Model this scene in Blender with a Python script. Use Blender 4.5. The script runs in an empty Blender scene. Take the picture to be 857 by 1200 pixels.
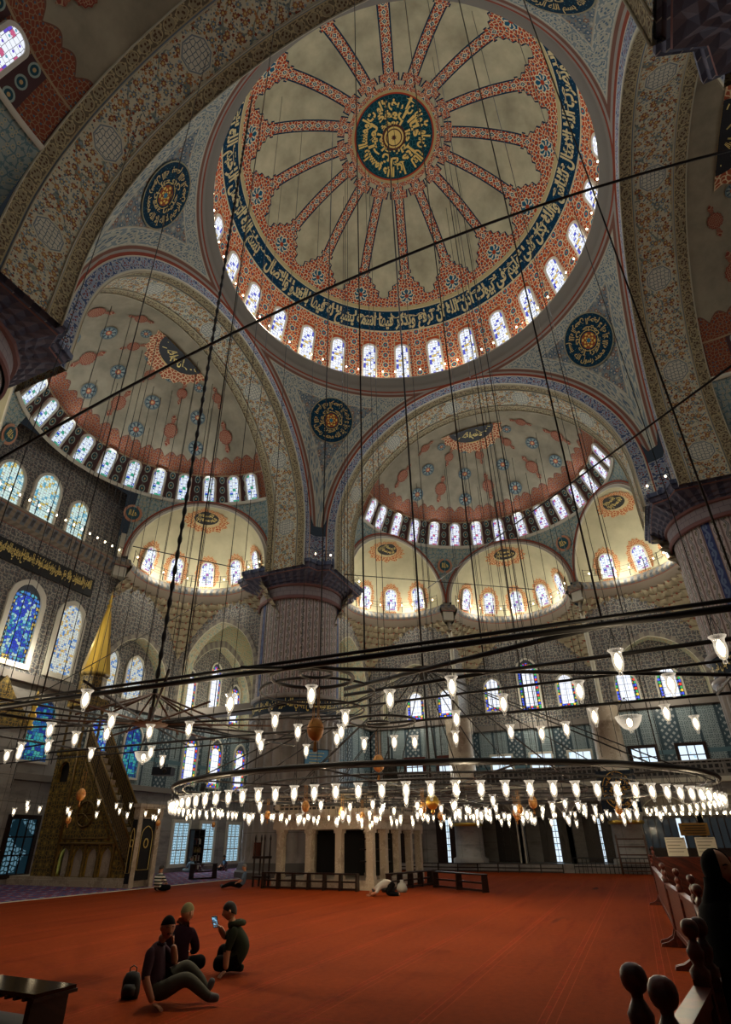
import bpy, bmesh, math, random
from math import sin, cos, pi, sqrt, atan2, radians
from mathutils import Vector, Matrix
random.seed(7)
SC = bpy.context.scene
COL = SC.collection
TAU = 2*pi

# ------------------------------------------------------------------ mesh collector
class MB:
    def __init__(s):
        s.v = []; s.f = []; s.m = []; s.uv = []; s.sm = []
    def add(s, verts, faces, mi=0, uvs=None, smooth=False):
        b = len(s.v); s.v.extend(tuple(p) for p in verts)
        for i, f in enumerate(faces):
            s.f.append(tuple(b+k for k in f)); s.m.append(mi); s.sm.append(smooth)
            s.uv.append([uvs[k] for k in f] if uvs else None)
    def grid(s, fn, nu, nv, u0, u1, v0, v1, mi=0, uvfn=None, smooth=True, flip=False):
        vs = []; uv = []
        for j in range(nv+1):
            v = v0+(v1-v0)*j/nv
            for i in range(nu+1):
                u = u0+(u1-u0)*i/nu
                vs.append(fn(u, v)); uv.append(uvfn(u, v) if uvfn else (u, v))
        fs = []
        for j in range(nv):
            for i in range(nu):
                a = j*(nu+1)+i; q = (a, a+1, a+nu+2, a+nu+1)
                fs.append(q[::-1] if flip else q)
        s.add(vs, fs, mi, uv, smooth)
    def box(s, x0, x1, y0, y1, z0, z1, mi=0, M=None, taper=0.0):
        t = taper
        vs = [(x0,y0,z0),(x1,y0,z0),(x1,y1,z0),(x0,y1,z0),(x0+t,y0+t,z1),(x1-t,y0+t,z1),(x1-t,y1-t,z1),(x0+t,y1-t,z1)]
        fs = [(3,2,1,0),(4,5,6,7),(0,1,5,4),(1,2,6,5),(2,3,7,6),(3,0,4,7)]
        if M is not None: vs = [M @ Vector(p) for p in vs]
        dx, dy, dz = x1-x0, y1-y0, z1-z0
        b = len(s.v); s.v.extend(tuple(p) for p in vs)
        uvd = [[(0,0),(dx,0),(dx,dy),(0,dy)]]*2+[[(0,0),(dx,0),(dx,dz),(0,dz)],[(0,0),(dy,0),(dy,dz),(0,dz)]]*2
        for f, u in zip(fs, uvd):
            s.f.append(tuple(b+k for k in f)); s.m.append(mi); s.sm.append(False); s.uv.append(list(u))
    def lathe(s, prof, n=16, c=(0,0,0), mi=0, a0=0, a1=TAU, smooth=True, M=None, close=True):
        # prof: list of (r, z)
        full = abs(a1-a0) > TAU-1e-6
        L = [0]
        for k in range(1, len(prof)): L.append(L[-1]+math.dist(prof[k-1], prof[k]))
        rm = max(p[0] for p in prof)
        def fn(i, j):
            r, z = prof[j]; a = a0+(a1-a0)*i/n
            p = Vector((r*cos(a), r*sin(a), z))
            if M is not None: p = M @ p
            return (p[0]+c[0], p[1]+c[1], p[2]+c[2])
        vs = []; uv = []
        for j in range(len(prof)):
            for i in range(n+1):
                vs.append(fn(i, j)); uv.append(((a1-a0)*i/n*rm, L[j]))
        fs = []
        for j in range(len(prof)-1):
            for i in range(n):
                a = j*(n+1)+i; fs.append((a, a+1, a+n+2, a+n+1))
        s.add(vs, fs, mi, uv, smooth)
        if close:
            for j, fl in ((0, True), (len(prof)-1, False)):
                if prof[j][0] > 1e-4 and full:
                    q = [j*(n+1)+i for i in range(n)]
                    s.add([vs[k] for k in q], [tuple(range(n))[::-1] if fl else tuple(range(n))], mi)
    def tube(s, pts, r, n=6, mi=0, closed=False, radii=None):
        pts = [Vector(p) for p in pts]; N = len(pts); vs = []; fs = []
        up = Vector((0,0,1)); prev = None
        for i, p in enumerate(pts):
            if closed: d = pts[(i+1) % N]-pts[i-1]
            else: d = pts[min(i+1, N-1)]-pts[max(i-1, 0)]
            d = d.normalized() if d.length > 1e-9 else Vector((0,0,1))
            if prev is None:
                a = d.cross(up)
                if a.length < 1e-3: a = d.cross(Vector((1,0,0)))
            else:
                a = prev-d*prev.dot(d)
                if a.length < 1e-4: a = d.cross(up)
            a.normalize(); prev = a; b = d.cross(a)
            rr = radii[i] if radii else r
            for k in range(n):
                t = TAU*k/n; vs.append(p+a*rr*cos(t)+b*rr*sin(t))
        seg = N if closed else N-1
        for i in range(seg):
            for k in range(n):
                a0 = i*n+k; a1 = i*n+(k+1) % n; j = (i+1) % N
                fs.append((a0, a1, j*n+(k+1) % n, j*n+k))
        if not closed:
            fs.append(tuple(range(n))[::-1]); fs.append(tuple((N-1)*n+k for k in range(n)))
        s.add(vs, fs, mi, None, True)
    def prism(s, outline, y0, y1, mi=0, M=None):
        # outline in (x,z), extruded along y
        n = len(outline)
        vs = [(x, y0, z) for x, z in outline]+[(x, y1, z) for x, z in outline]
        if M is not None: vs = [M @ Vector(p) for p in vs]
        fs = [tuple(range(n)), tuple(range(2*n-1, n-1, -1))]+[(i, n+i, n+(i+1) % n, (i+1) % n) for i in range(n)]
        b = len(s.v); s.v.extend(tuple(p) for p in vs)
        o2 = list(outline)+list(outline)
        for f in fs:
            s.f.append(tuple(b+k for k in f)); s.m.append(mi); s.sm.append(False)
            s.uv.append([o2[k] for k in f])
    def build(s, name, mats, parent=None, loc=None, rotz=0.0, weld=False):
        me = bpy.data.meshes.new(name)
        me.from_pydata([tuple(p) for p in s.v], [], s.f)
        if not isinstance(mats, (list, tuple)): mats = [mats]
        for m in mats: me.materials.append(m)
        me.polygons.foreach_set('material_index', s.m)
        me.polygons.foreach_set('use_smooth', s.sm)
        if any(u is not None for u in s.uv):
            L = me.uv_layers.new(name='UVMap'); flat = []
            for f, u in zip(s.f, s.uv):
                for k in range(len(f)): flat.extend(u[k][:2] if u else (0.0, 0.0))
            L.data.foreach_set('uv', flat)
        me.validate(); me.update()
        if weld:
            bm = bmesh.new(); bm.from_mesh(me); bmesh.ops.remove_doubles(bm, verts=bm.verts, dist=1e-4); bm.to_mesh(me); bm.free()
        o = bpy.data.objects.new(name, me); COL.objects.link(o)
        if parent is not None: o.parent = parent
        if loc is not None: o.location = loc
        if rotz: o.rotation_euler = (0, 0, rotz)
        return o

def tag(o, label=None, cat=None, group=None, kind=None):
    if label: o['label'] = label
    if cat: o['category'] = cat
    if group: o['group'] = group
    if kind: o['kind'] = kind
    return o
def thing(name, label, cat, loc=(0,0,0), rotz=0.0, group=None):
    o = bpy.data.objects.new(name, None); COL.objects.link(o)
    o.empty_display_size = 0.1
    o.location = loc; o.rotation_euler = (0, 0, rotz)
    return tag(o, label, cat, group)
def struct(mb, name, mats, label=None, cat=None, **k):
    return tag(mb.build(name, mats, **k), label, cat, None, 'structure')
def dup(root, loc=None, rotz=None, label=None, group=None, scale=None):
    r = root.copy(); COL.objects.link(r)
    if loc is not None: r.location = loc
    if rotz is not None: r.rotation_euler = (0, 0, rotz)
    if scale is not None: r.scale = (scale,)*3
    if label: r['label'] = label
    if group: r['group'] = group
    for ch in list(root.children):
        c = ch.copy(); COL.objects.link(c); c.parent = r
        for g in ch.children:
            d = g.copy(); COL.objects.link(d); d.parent = c
    return r

# ------------------------------------------------------------------ node expression language
class NT:
    def __init__(s, mat):
        s.mat = mat; s.nt = mat.node_tree; s.n = s.nt.nodes; s.l = s.nt.links; s.cache = {}
    def node(s, t, **k):
        n = s.n.new(t)
        for a, b in k.items(): setattr(n, a, b)
        return n
T = None     # current tree
class E:
    def __init__(s, sock): s.s = sock
    def __add__(a, b): return m_('ADD', a, b)
    def __radd__(a, b): return m_('ADD', b, a)
    def __sub__(a, b): return m_('SUBTRACT', a, b)
    def __rsub__(a, b): return m_('SUBTRACT', b, a)
    def __mul__(a, b): return m_('MULTIPLY', a, b)
    def __rmul__(a, b): return m_('MULTIPLY', b, a)
    def __truediv__(a, b): return m_('DIVIDE', a, b)
    def __rtruediv__(a, b): return m_('DIVIDE', b, a)
    def __neg__(a): return m_('MULTIPLY', a, -1.0)
    def __lt__(a, b): return m_('LESS_THAN', a, b)
    def __gt__(a, b): return m_('GREATER_THAN', a, b)
def put(inp, v):
    if isinstance(v, E): T.l.new(v.s, inp)
    else: inp.default_value = v
def m_(op, *a, clamp=False):
    n = T.node('ShaderNodeMath', operation=op, use_clamp=clamp)
    for i, v in enumerate(a): put(n.inputs[i], v)
    return E(n.outputs[0])
def fabs(a): return m_('ABSOLUTE', a)
def fsin(a): return m_('SINE', a)
def fcos(a): return m_('COSINE', a)
def fract(a): return m_('FRACT', a)
def floor_(a): return m_('FLOOR', a)
def fmin(a, b): return m_('MINIMUM', a, b)
def fmax(a, b): return m_('MAXIMUM', a, b)
def fsqrt(a): return m_('SQRT', a)
def fatan2(a, b): return m_('ARCTAN2', a, b)
def fpow(a, b): return m_('POWER', a, b)
def pmod(a, b): return m_('FLOORED_MODULO', a, b)
def clamp01(a): return m_('ADD', a, 0.0, clamp=True)
def band(x, a, b): return m_('MULTIPLY', x > a, x < b)
def AND(*a):
    r = a[0]
    for b in a[1:]: r = r*b
    return r
def OR(*a):
    r = a[0]
    for b in a[1:]: r = fmax(r, b)
    return r
def NOT(a): return 1.0-a
def ss(x, a, b):    # smooth ramp a..b -> 0..1
    n = T.node('ShaderNodeMapRange', interpolation_type='SMOOTHSTEP')
    put(n.inputs[0], x); n.inputs[1].default_value = a; n.inputs[2].default_value = b
    return E(n.outputs[0])
def UV():
    if 'uv' not in T.cache:
        n = T.node('ShaderNodeUVMap'); s = T.node('ShaderNodeSeparateXYZ'); T.l.new(n.outputs[0], s.inputs[0])
        T.cache['uv'] = (E(s.outputs[0]), E(s.outputs[1]))
    return T.cache['uv']
def OBJ():
    if 'obj' not in T.cache:
        n = T.node('ShaderNodeTexCoord'); s = T.node('ShaderNodeSeparateXYZ'); T.l.new(n.outputs['Object'], s.inputs[0])
        T.cache['obj'] = (E(s.outputs[0]), E(s.outputs[1]), E(s.outputs[2])); T.cache['objv'] = E(n.outputs['Object'])
    return T.cache['obj']
def vec(x, y, z=0.0):
    n = T.node('ShaderNodeCombineXYZ')
    put(n.inputs[0], x); put(n.inputs[1], y); put(n.inputs[2], z)
    return E(n.outputs[0])
def noise(v, scale, detail=2.0, rough=0.5):
    n = T.node('ShaderNodeTexNoise'); put(n.inputs['Vector'], v); n.inputs['Scale'].default_value = scale
    n.inputs['Detail'].default_value = detail; n.inputs['Roughness'].default_value = rough
    return E(n.outputs[0])
def voro(x, y, scale, rand=1.0, feature='F1', metric='EUCLIDEAN'):
    n = T.node('ShaderNodeTexVoronoi', voronoi_dimensions='2D', feature=feature)
    if feature != 'DISTANCE_TO_EDGE': n.distance = metric
    xs, ys = x*scale, y*scale
    put(n.inputs['Vector'], vec(xs, ys)); n.inputs['Scale'].default_value = 1.0; n.inputs['Randomness'].default_value = rand
    if feature == 'DISTANCE_TO_EDGE': return E(n.outputs[0])
    sp = T.node('ShaderNodeSeparateXYZ'); T.l.new(n.outputs['Position'], sp.inputs[0])
    sc = T.node('ShaderNodeSeparateColor'); T.l.new(n.outputs['Color'], sc.inputs[0])
    return dict(d=E(n.outputs['Distance']), c=E(sc.outputs[0]), c2=E(sc.outputs[1]), col=E(n.outputs['Color']), dx=xs-E(sp.outputs[0]), dy=ys-E(sp.outputs[1]))
def rgb(c):
    n = T.node('ShaderNodeRGB'); n.outputs[0].default_value = (*c[:3], 1.0); return E(n.outputs[0])
def mix(f, a, b):
    n = T.node('ShaderNodeMix', data_type='RGBA'); n.clamp_factor = True
    put(n.inputs[0], f)
    for i, v in ((6, a), (7, b)):
        if isinstance(v, E): T.l.new(v.s, n.inputs[i])
        else: n.inputs[i].default_value = (*v[:3], 1.0)
    return E(n.outputs[2])
def layers(base, *ls):
    c = base
    for f, col in ls: c = mix(f, c, col)
    return c
def pick(x, *cols):  # constant ramp
    n = T.node('ShaderNodeValToRGB'); put(n.inputs[0], x); r = n.color_ramp; r.interpolation = 'CONSTANT'
    k = len(cols)
    while len(r.elements) < k: r.elements.new(0.5)
    for i, c in enumerate(cols):
        r.elements[i].position = i/k; r.elements[i].color = (*c[:3], 1.0)
    return E(n.outputs[0])
def bright(c, f):
    n = T.node('ShaderNodeMix', data_type='RGBA', blend_type='MULTIPLY'); n.inputs[0].default_value = 1.0
    if isinstance(c, E): T.l.new(c.s, n.inputs[6])
    else: n.inputs[6].default_value = (*c[:3], 1.0)
    T.l.new(vec(f, f, f).s, n.inputs[7])
    return E(n.outputs[2])
def speckle(c, scale=1.5, amt=0.25):
    OBJ(); v = T.cache['objv']
    return bright(c, 1.0-amt/2+amt*(noise(v, scale, 4.0, 0.6)*1.6-0.8))
MATS = {}
def material(name, fn, rough=0.7, metal=0.0, emit=None, spec=0.4, bump=None, alpha=None, trans=0.0):
    """fn() returns a colour expression (or tuple); emit=(colour fn, strength)."""
    global T
    if name in MATS: return MATS[name]
    mt = bpy.data.materials.new(name); mt.use_nodes = True; T = NT(mt)
    b = T.n.get('Principled BSDF')
    c = fn() if callable(fn) else fn
    if isinstance(c, E): T.l.new(c.s, b.inputs['Base Color'])
    else: b.inputs['Base Color'].default_value = (*c[:3], 1.0)
    b.inputs['Roughness'].default_value = rough; b.inputs['Metallic'].default_value = metal
    b.inputs['Specular IOR Level'].default_value = spec
    if trans: b.inputs['Transmission Weight'].default_value = trans; b.inputs['IOR'].default_value = 1.2
    if emit:
        ec = emit[0]() if callable(emit[0]) else emit[0]
        if isinstance(ec, E): T.l.new(ec.s, b.inputs['Emission Color'])
        else: b.inputs['Emission Color'].default_value = (*ec[:3], 1.0)
        b.inputs['Emission Strength'].default_value = emit[1]
    if bump:
        bn = T.node('ShaderNodeBump'); bn.inputs['Strength'].default_value = bump[1]; bn.inputs['Distance'].default_value = bump[2] if len(bump) > 2 else 0.02
        put(bn.inputs['Height'], bump[0]()); T.l.new(bn.outputs[0], b.inputs['Normal'])
    MATS[name] = mt
    return mt
# ------------------------------------------------------------------ materials
def h(s):
    s = s.lstrip('#'); o = []
    for i in (0, 2, 4):
        c = int(s[i:i+2], 16)/255; o.append(c/12.92 if c <= .04045 else ((c+.055)/1.055)**2.4)
    return tuple(o)
CREAM = h('c9c2a0'); RED = h('a8452a'); NAVY = h('12344c'); GOLD = (0.70, 0.52, 0.12)

def flower(x, y, sc, rand, size, petals=6):
    w = voro(x, y, sc, rand)
    ang = fatan2(w['dy'], w['dx'])
    rr = w['d']*(1.0+0.22*fcos(ang*float(petals)))
    return w, rr < size, rr < size*0.45
def chain(u, v, per, half, col_bg, col_a, col_b, col_l):
    """row of ovals along u, |v|<half"""
    a = fract(u/per)-0.5
    d = fsqrt((a*per/ (per*0.42))*(a*per/(per*0.42))+(v/(half*0.72))*(v/(half*0.72)))
    f = voro(u, v, 7.0, 0.8)
    c = layers(col_bg, (f['d'] < 0.33, col_l), (d < 1.0, col_l), (d < 0.86, col_a), (AND(d < 0.86, f['d'] < 0.3), col_b), (fabs(v) > half*0.86, col_l))
    return c

def c_dome():
    u, s = UV()
    r = 11.8*fsin(s/11.8)
    a = (fract((u-radians(15.6))*(16/TAU)+0.5)-0.5)*(TAU/16)
    d = fabs(a)*r
    w = 0.27+0.3*ss(s, 8.95, 9.15)+0.40*ss(s, 9.35, 9.6)+0.35*ss(s, 9.8, 10.0)+1.2*ss(s, 10.3, 10.75)
    w = w+0.28*band(s, 3.35, 3.85)+3.0*(s < 3.1)
    w = fmax(w, 0.27)+0.12*band(s, 8.55, 8.8)
    inside = d < w
    outl = AND(d < w+0.085, NOT(inside))
    lat = voro(u*8.5, s, 4.6, 0.85, 'DISTANCE_TO_EDGE')
    sp = voro(u*8.5, s, 3.0, 0.6)
    redc = layers(RED, (lat < 0.10, h('d8c9a4')), (sp['d'] < 0.16, h('2c6a82')))
    # ornaments running down a rib
    q = (fract(s/0.62)-0.5)*0.62
    loz = fabs(q)/0.24+d/0.17
    redc = layers(redc, (AND(loz < 1.0, s < 9.2), h('e2dcc0')), (AND(loz < 0.72, s < 9.2), h('1f5670')), (AND(loz < 0.3, s < 9.2), h('d9d2b0')))
    # big rose
    rd = fsqrt(d*d+(s-10.38)*(s-10.38)); ra = fatan2(d, s-10.38)
    redc = layers(redc, (rd < 0.52+0.06*fcos(ra*8.0), h('d8d2b4')), (rd < 0.45+0.05*fcos(ra*8.0), h('1d5a78')), (AND(rd < 0.4, fsin(ra*8.0) > 0.3), h('d8d2b4')), (rd < 0.14, RED))
    plaster = speckle(h('d0ceae'), 0.5, 0.6)
    c = layers(plaster, (outl, NAVY), (inside, redc))
    # borders and blue script band
    c = layers(c, (band(s, 11.12, 11.38), h('b8ac80')), (band(s, 11.36, 12.98), h('0d3550')), (AND(band(s, 11.5, 12.85), voro(u*10.0, s, 3.5, 1.0)['d'] < 0.10), h('5d86a0')),
               (band(s, 11.36, 11.43), h('c8c2a0')), (band(s, 12.92, 13.03), h('c8c2a0')))
    # red lattice of the window drum
    lat2 = voro(u*11.0, s, 4.2, 0.9, 'DISTANCE_TO_EDGE'); sp2 = voro(u*11.0, s, 2.0, 0.5)
    lowc = layers(h('b8502e'), (lat2 < 0.09, h('d9cba8')), (sp2['d'] < 0.14, h('3a6f88')))
    wa = (fract((u-radians(6.43))*(28/TAU)+0.5)-0.5)*(TAU/28)*11.8
    wb = (fract((u-radians(6.43))*(28/TAU))-0.5)*(TAU/28)*11.8
    ros = fsqrt(wb*wb+(pmod(s, 0.85)-0.42)*(pmod(s, 0.85)-0.42))
    lowc = layers(lowc, (ros < 0.25, h('dccfae')), (ros < 0.19, h('356a86')), (ros < 0.08, h('c65a32')), (AND(fabs(wa) < 0.58, s > 13.75), h('c9b98c')))
    lowc = layers(lowc, (AND(fabs(wa) < 0.52, s > 13.8), h('b25433')))
    c = layers(c, (s > 13.03, lowc), (s > 18.0, h('8d8672')))
    # medallion
    med = voro(fcos(u)*s, fsin(u)*s, 4.0, 1.0, 'DISTANCE_TO_EDGE')
    c = layers(c, (s < 2.82, h('b6a878')), (s < 2.66, RED), (s < 2.56, h('14404c')), (AND(s < 2.5, med < 0.035), h('3c7c84')))
    return bright(c, 0.86+0.1*noise(vec(u*9.0, s), 3.0, 3.0))

def c_pend():
    # u,v in metres on the surface, v2 = distance to the arch edge carried in uv.y ; u position
    x, y, z = OBJ()
    u, e = UV()      # e = distance to nearest border, u = running coordinate
    f, p, q = flower(u, z, 3.2, 0.55, 0.34)
    f2 = voro(u, z, 6.5, 0.9)
    base = layers(h('7b8484'), (f2['d'] < 0.30, pick(f2['c'], h('52646f'), h('8f9489'), h('616f76'), h('927a66'))), (p, pick(f['c'], h('4a6376'), h('a2a394'), h('556c79'), h('86624f'))), (q, h('b5b2a2')))
    c = layers(base, (e < 1.25, h('aaa592')), (e < 1.2, chain(u, e-0.82, 0.55, 0.40, h('7e8d90'), h('a9ab9c'), h('586f80'), h('b9b8a6'))),
               (e < 0.42, h('a8a290')), (e < 0.38, h('7b5648')), (e < 0.22, h('99948a')), (e < 0.10, h('8c4634')))
    return bright(c, 0.75+0.3*noise(vec(u, z), 1.0, 3.0))

def floral(u, v, bg):
    nz = noise(vec(u, v), 1.3, 2.0)
    st = fabs(fsin((u+nz*1.6)*3.8)*0.9-fsin((v-nz)*4.2)) < 0.12
    lf = voro(u+nz*0.5, v+nz*0.5, 7.0, 1.0)
    f, p, q = flower(u, v, 2.7, 0.75, 0.27, 7)
    f2, p2, q2 = flower(u+3.3, v+1.7, 4.0, 0.9, 0.20, 5)
    return layers(bg, (st, h('7b8478')), (lf['d'] < 0.24, pick(lf['c'], h('61707a'), h('8d9a90'), h('a98a5a'), h('56656e'))),
                  (p2, pick(f2['c'], h('b07a4a'), h('7d3f2e'), h('8a9aa0'))), (p, pick(f['c'], h('84523a'), h('a0704a'), h('66747e'), h('8f5f45'))), (q, h('c9b070')))
def octa(u, v, per, R):
    a = (fract(u/per)-0.5)*per
    ax, ay = fabs(a), fabs(v)
    d = fmax(fmax(ax, ay), (ax+ay)*0.7071)
    return d/R, a
def c_soffit():
    u, v = UV()      # v 0..2.95 over the width, u along the arc
    bg = h('c6c0a4')
    c = floral(u, v, bg)
    d, a = octa(u+0.8, v-1.475, 5.0, 0.56)
    kn = voro(a, v, 5.5, 0.35, 'DISTANCE_TO_EDGE')
    c = layers(c, (d < 1.12, h('c5c0a6')), (d < 1.02, h('77838a')), (d < 0.93, h('c9c6b2')), (AND(d < 0.9, kn < 0.08), h('66747c')))
    ch1 = chain(u, v-0.27, 0.62, 0.27, h('6f6450'), h('948a6e'), h('5a4534'), h('b0a27c'))
    ch2 = chain(u, v-2.68, 0.62, 0.27, h('6f6450'), h('948a6e'), h('5a4534'), h('b0a27c'))
    c = layers(c, (v < 0.66, h('cfc8ac')), (v < 0.60, h('73808c')), (v < 0.55, ch1), (v > 2.29, h('cfc8ac')), (v > 2.35, h('73808c')), (v > 2.40, ch2))
    return bright(c, 0.8+0.25*noise(vec(u, v), 1.2, 3.0))
def c_archface():
    u, v = UV()      # v 0..0.8
    c = chain(u, v-0.38, 0.75, 0.30, h('47587c'), h('8e9cb0'), h('7a3f38'), h('a9aeb0'))
    c = layers(c, (v < 0.08, h('cfc8ac')), (v > 0.68, h('c9c2a8')), (v > 0.73, h('8c4030')))
    return bright(c, 0.85+0.2*noise(vec(u, v), 2.0, 2.0))

def c_semi():
    th, s = UV()   # th azimuth from the axis in rad, s = height z above base ring (m) measured along the meridian from ring
    u = th*9.0
    pl = speckle(h('9e947c'), 0.6, 0.6)
    # crenellated red edge above the windows
    ed = 2.95+0.30*fabs(fsin(th*29.3))+0.2*fabs(fsin(th*14.6))
    lat = voro(u, s, 5.5, 0.9, 'DISTANCE_TO_EDGE'); sp = voro(u, s, 3.4, 0.6)
    wa = (fract(th/0.2146)-0.5)*0.2146*9.0
    q = pmod(s, 0.72)-0.36
    dro = fsqrt(wa*wa*1.6+q*q)
    redc = layers(h('7c4230'), (lat < 0.08, h('8f7458')), (sp['d'] < 0.13, h('4a6270')), (AND(s < 2.05, fabs(wa) < 0.40), h('4f3a3a')), (AND(s < 2.05, dro < 0.27), h('93a49a')), (AND(s < 2.05, dro < 0.19), h('274a56')),
                  (AND(s < 2.05, dro < 0.08), h('b9a070')), (band(s, 2.05, 2.14), h('9a8466')))
    return layers(pl, (s < ed+0.07, h('6a4a3c')), (s < ed, redc), (s < 0.12, h('b3a88a')))
def c_roundel():
    x, y = UV(); r = fsqrt(x*x+y*y); a = fatan2(y, x)
    pet = fabs(fsin(a*4.0))
    return layers(h('46555b'), (r < 0.93, h('6d7a79')), (r < 0.86, h('3a4850')), (AND(r < 0.8, r > 0.38, pet > 0.55), h('7c8882')), (r < 0.36, h('9a5540')), (r < 0.18, h('c0a070')))
def c_mandorla():
    x, y = UV()
    l = voro(x, y, 5.0, 0.6, 'DISTANCE_TO_EDGE'); r = fsqrt(x*x+y*y)
    return layers(h('7c3d30'), (AND(l < 0.10, r < 0.9), h('a08468')))
def c_sunburst():
    x, y = UV(); a = fatan2(y, x); r = fsqrt(x*x+y*y)
    l = voro(x, y, 10.0, 0.8, 'DISTANCE_TO_EDGE')
    return layers(h('984f36'), (l < 0.12, h('cdb48c')), (r < 0.62, h('c9a868')))
def c_script_disc():       # navy disc with rings of gold script
    x, y = UV(); r = fsqrt(x*x+y*y); a = fatan2(y, x)
    return layers(h('0f2f42'), (r > 0.955, h('8d8a70')), (band(r, 0.36, 0.38), GOLD), (r < 0.30, h('8a4a2c')), (AND(r < 0.27, fsin(a*6.0)*fcos(r*40.0) > 0.2), GOLD), (r < 0.08, h('33708a')),
                  (AND(r < 0.93, r > 0.30, voro(x, y, 9.0, 1.0)['d'] < 0.12), h('3e6c78')))
def c_exedra():
    u, v = UV()
    return speckle(h('c4bea0'), 0.8, 0.3)
def c_cornice():
    u, v = UV()
    b = fract(u/0.5)
    return layers(h('85796a'), (AND(band(v, 0.3, 1.0), b < 0.55), h('6a6f74')), (AND(band(v, 0.45, 0.8), band(b, 0.1, 0.45)), h('4a4a4c')), (AND(v < 0.30, fract(u/0.5+v*2.0) < 0.5), h('716659')), (v < 0.06, h('8a5448')), (band(v, 1.0, 1.06), h('8a5448')))
def c_muq():
    u, v = UV()
    return speckle(layers(h('b5a98c'), (fract(v/0.42) < 0.16, h('8a7a66')), (AND(fract(v/0.42) < 0.3, fract(u/0.42) < 0.2), h('9c5a46'))), 2.0, 0.3)
def arab(u, v, bg, a, b, l, sc=1.0):
    nz = noise(vec(u, v), 1.1*sc, 2.0)
    e = voro(u+0.35*nz, v-0.35*nz, 2.1*sc, 0.55, 'DISTANCE_TO_EDGE')
    f, p, q = flower(u, v, 2.9*sc, 0.5, 0.27, 6)
    return layers(bg, (e < 0.075, l), (p, pick(f['c'], a, b, a)), (q, l))
def c_tilewall():
    u, v = UV()
    return bright(arab(u, v, h('55575a'), h('8c867c'), h('6a5048'), h('9c968a'), 1.7), 0.85+0.25*noise(vec(u, v), 0.8, 2.0))
def c_tilewarm():
    u, v = UV()
    return bright(arab(u, v, h('b5b090'), h('b78a62'), h('6d8a7c'), h('9aa596'), 1.9), 0.9+0.2*noise(vec(u, v), 0.8, 2.0))
def c_iznik():
    u, v = UV()
    k = voro(u, v, 3.4, 0.15, 'DISTANCE_TO_EDGE'); f, p, q = flower(u, v, 3.4, 0.15, 0.30, 6)
    pan = pmod(floor_(u/1.15), 3.0)
    c1 = layers(h('4d6068'), (k < 0.11, h('93a0a2')), (p, h('98a6a6')), (q, h('3a505a')))
    chk = AND(fract((u+v)*2.4) < 0.5, fract((u-v)*2.4) < 0.5)
    c2 = layers(h('3f525c'), (chk, h('a2a9aa')))
    g = fract(u/1.15)
    return layers(mix(band(pan, 0.5, 1.5), c1, c2), (OR(g < 0.07, g > 0.93), h('33464f')), (OR(fract(v/3.3) < 0.04, fract(v/3.3) > 0.96), h('54727c')))
def c_marble():
    u, v = UV()
    n = noise(vec(u*0.35, v), 1.4, 6.0, 0.7)
    g = OR(fract(u/1.6) < 0.012, fract(v/1.2) < 0.014)
    return layers(h('99958f'), (ss(n, 0.42, 0.68), h('7a7672')), (band(n, 0.49, 0.515), h('989288')), (g, h('4d4843')))
def c_pier_up():
    u, v = UV()
    k = fract(u/0.46); cell = floor_(u/0.46); ph = v*6.2+cell*2.4
    wav = fabs(k-0.5-0.17*fsin(ph))
    leaf = AND(fabs(k-0.5+0.14*fsin(ph)) < 0.11, fabs(fcos(ph)) < 0.75)
    lf = voro(u, v, 8.0, 0.8)
    c = layers(h('aa9c97'), (lf['d'] < 0.24, h('bab0a8')), (wav < 0.12, h('4e525c')), (leaf, h('6a6450')), (AND(leaf, lf['d'] < .3), h('a39c8c')), (wav < 0.045, h('a29c92')), (OR(k < 0.13, k > 0.87), h('94807a')), (OR(k < 0.05, k > 0.95), h('5e4c4a')))
    bl = band(pmod(cell, 14.0), 0.5, 1.5)
    return layers(c, (AND(bl, k > 0.1), mix(OR(wav < 0.12, leaf), h('1d2f63'), h('56688a'))))
def c_pier_low():
    u, v = UV()
    n = noise(vec(u*0.6, v*0.35), 1.4, 5.0, 0.65)
    return layers(h('9a928a'), (ss(n, 0.45, 0.7), h('7d766f')), (fract(v/2.2) < 0.01, h('5c534b')))
def c_carpet():
    x, y, z = OBJ()
    n1 = noise(T.cache['objv'], 9.0, 4.0, 0.7); n2 = noise(T.cache['objv'], 0.35, 3.0)
    row = fract((y+0.15)/1.32)
    ln = OR(row < 0.008, band(row, 0.07, 0.076), band(row, 0.92, 0.926))
    orn = AND(band(row, 0.015, 0.07), voro(x, y, 9.0, 0.6)['d'] < 0.3)
    pile = fract(x/3.9) < 0.006
    c = layers(h('88370f'), (ln, h('b04a28')), (orn, h('983314')), (pile, h('9a351a')))
    st = noise(vec(x*0.16+4.0, y*1.1), 1.0, 2.0); c = layers(c, (ss(st, 0.70, 0.76), h('4a1a0e')))
    rw = noise(vec(x*0.22, y*2.3), 1.0, 3.0, 0.6); c = layers(c, (ss(rw, 0.5, 0.75), h('7c2c0c')))
    return bright(c, 0.48+0.5*n1+0.3*(n2-0.5))
def c_bluecarpet():
    x, y, z = OBJ()
    u, v = x, y
    f, p, q = flower(u, v, 1.6, 0.2, 0.35, 8)
    return layers(h('39507c'), (voro(u, v, 4.0, 0.6)['d'] < 0.25, h('6c5a72')), (p, h('8a4048')), (q, h('9ba4b8')), (fract(v/1.3) < 0.08, h('6e3038')))
def c_wood(a='4a2417', b='2c140d'):
    def fn():
        x, y, z = OBJ()
        n = noise(vec(x*3.0+z*6.0, y*3.0, z*1.5), 3.0, 4.0)
        return mix(ss(n, 0.35, 0.65), h(a), h(b))
    return fn
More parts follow.
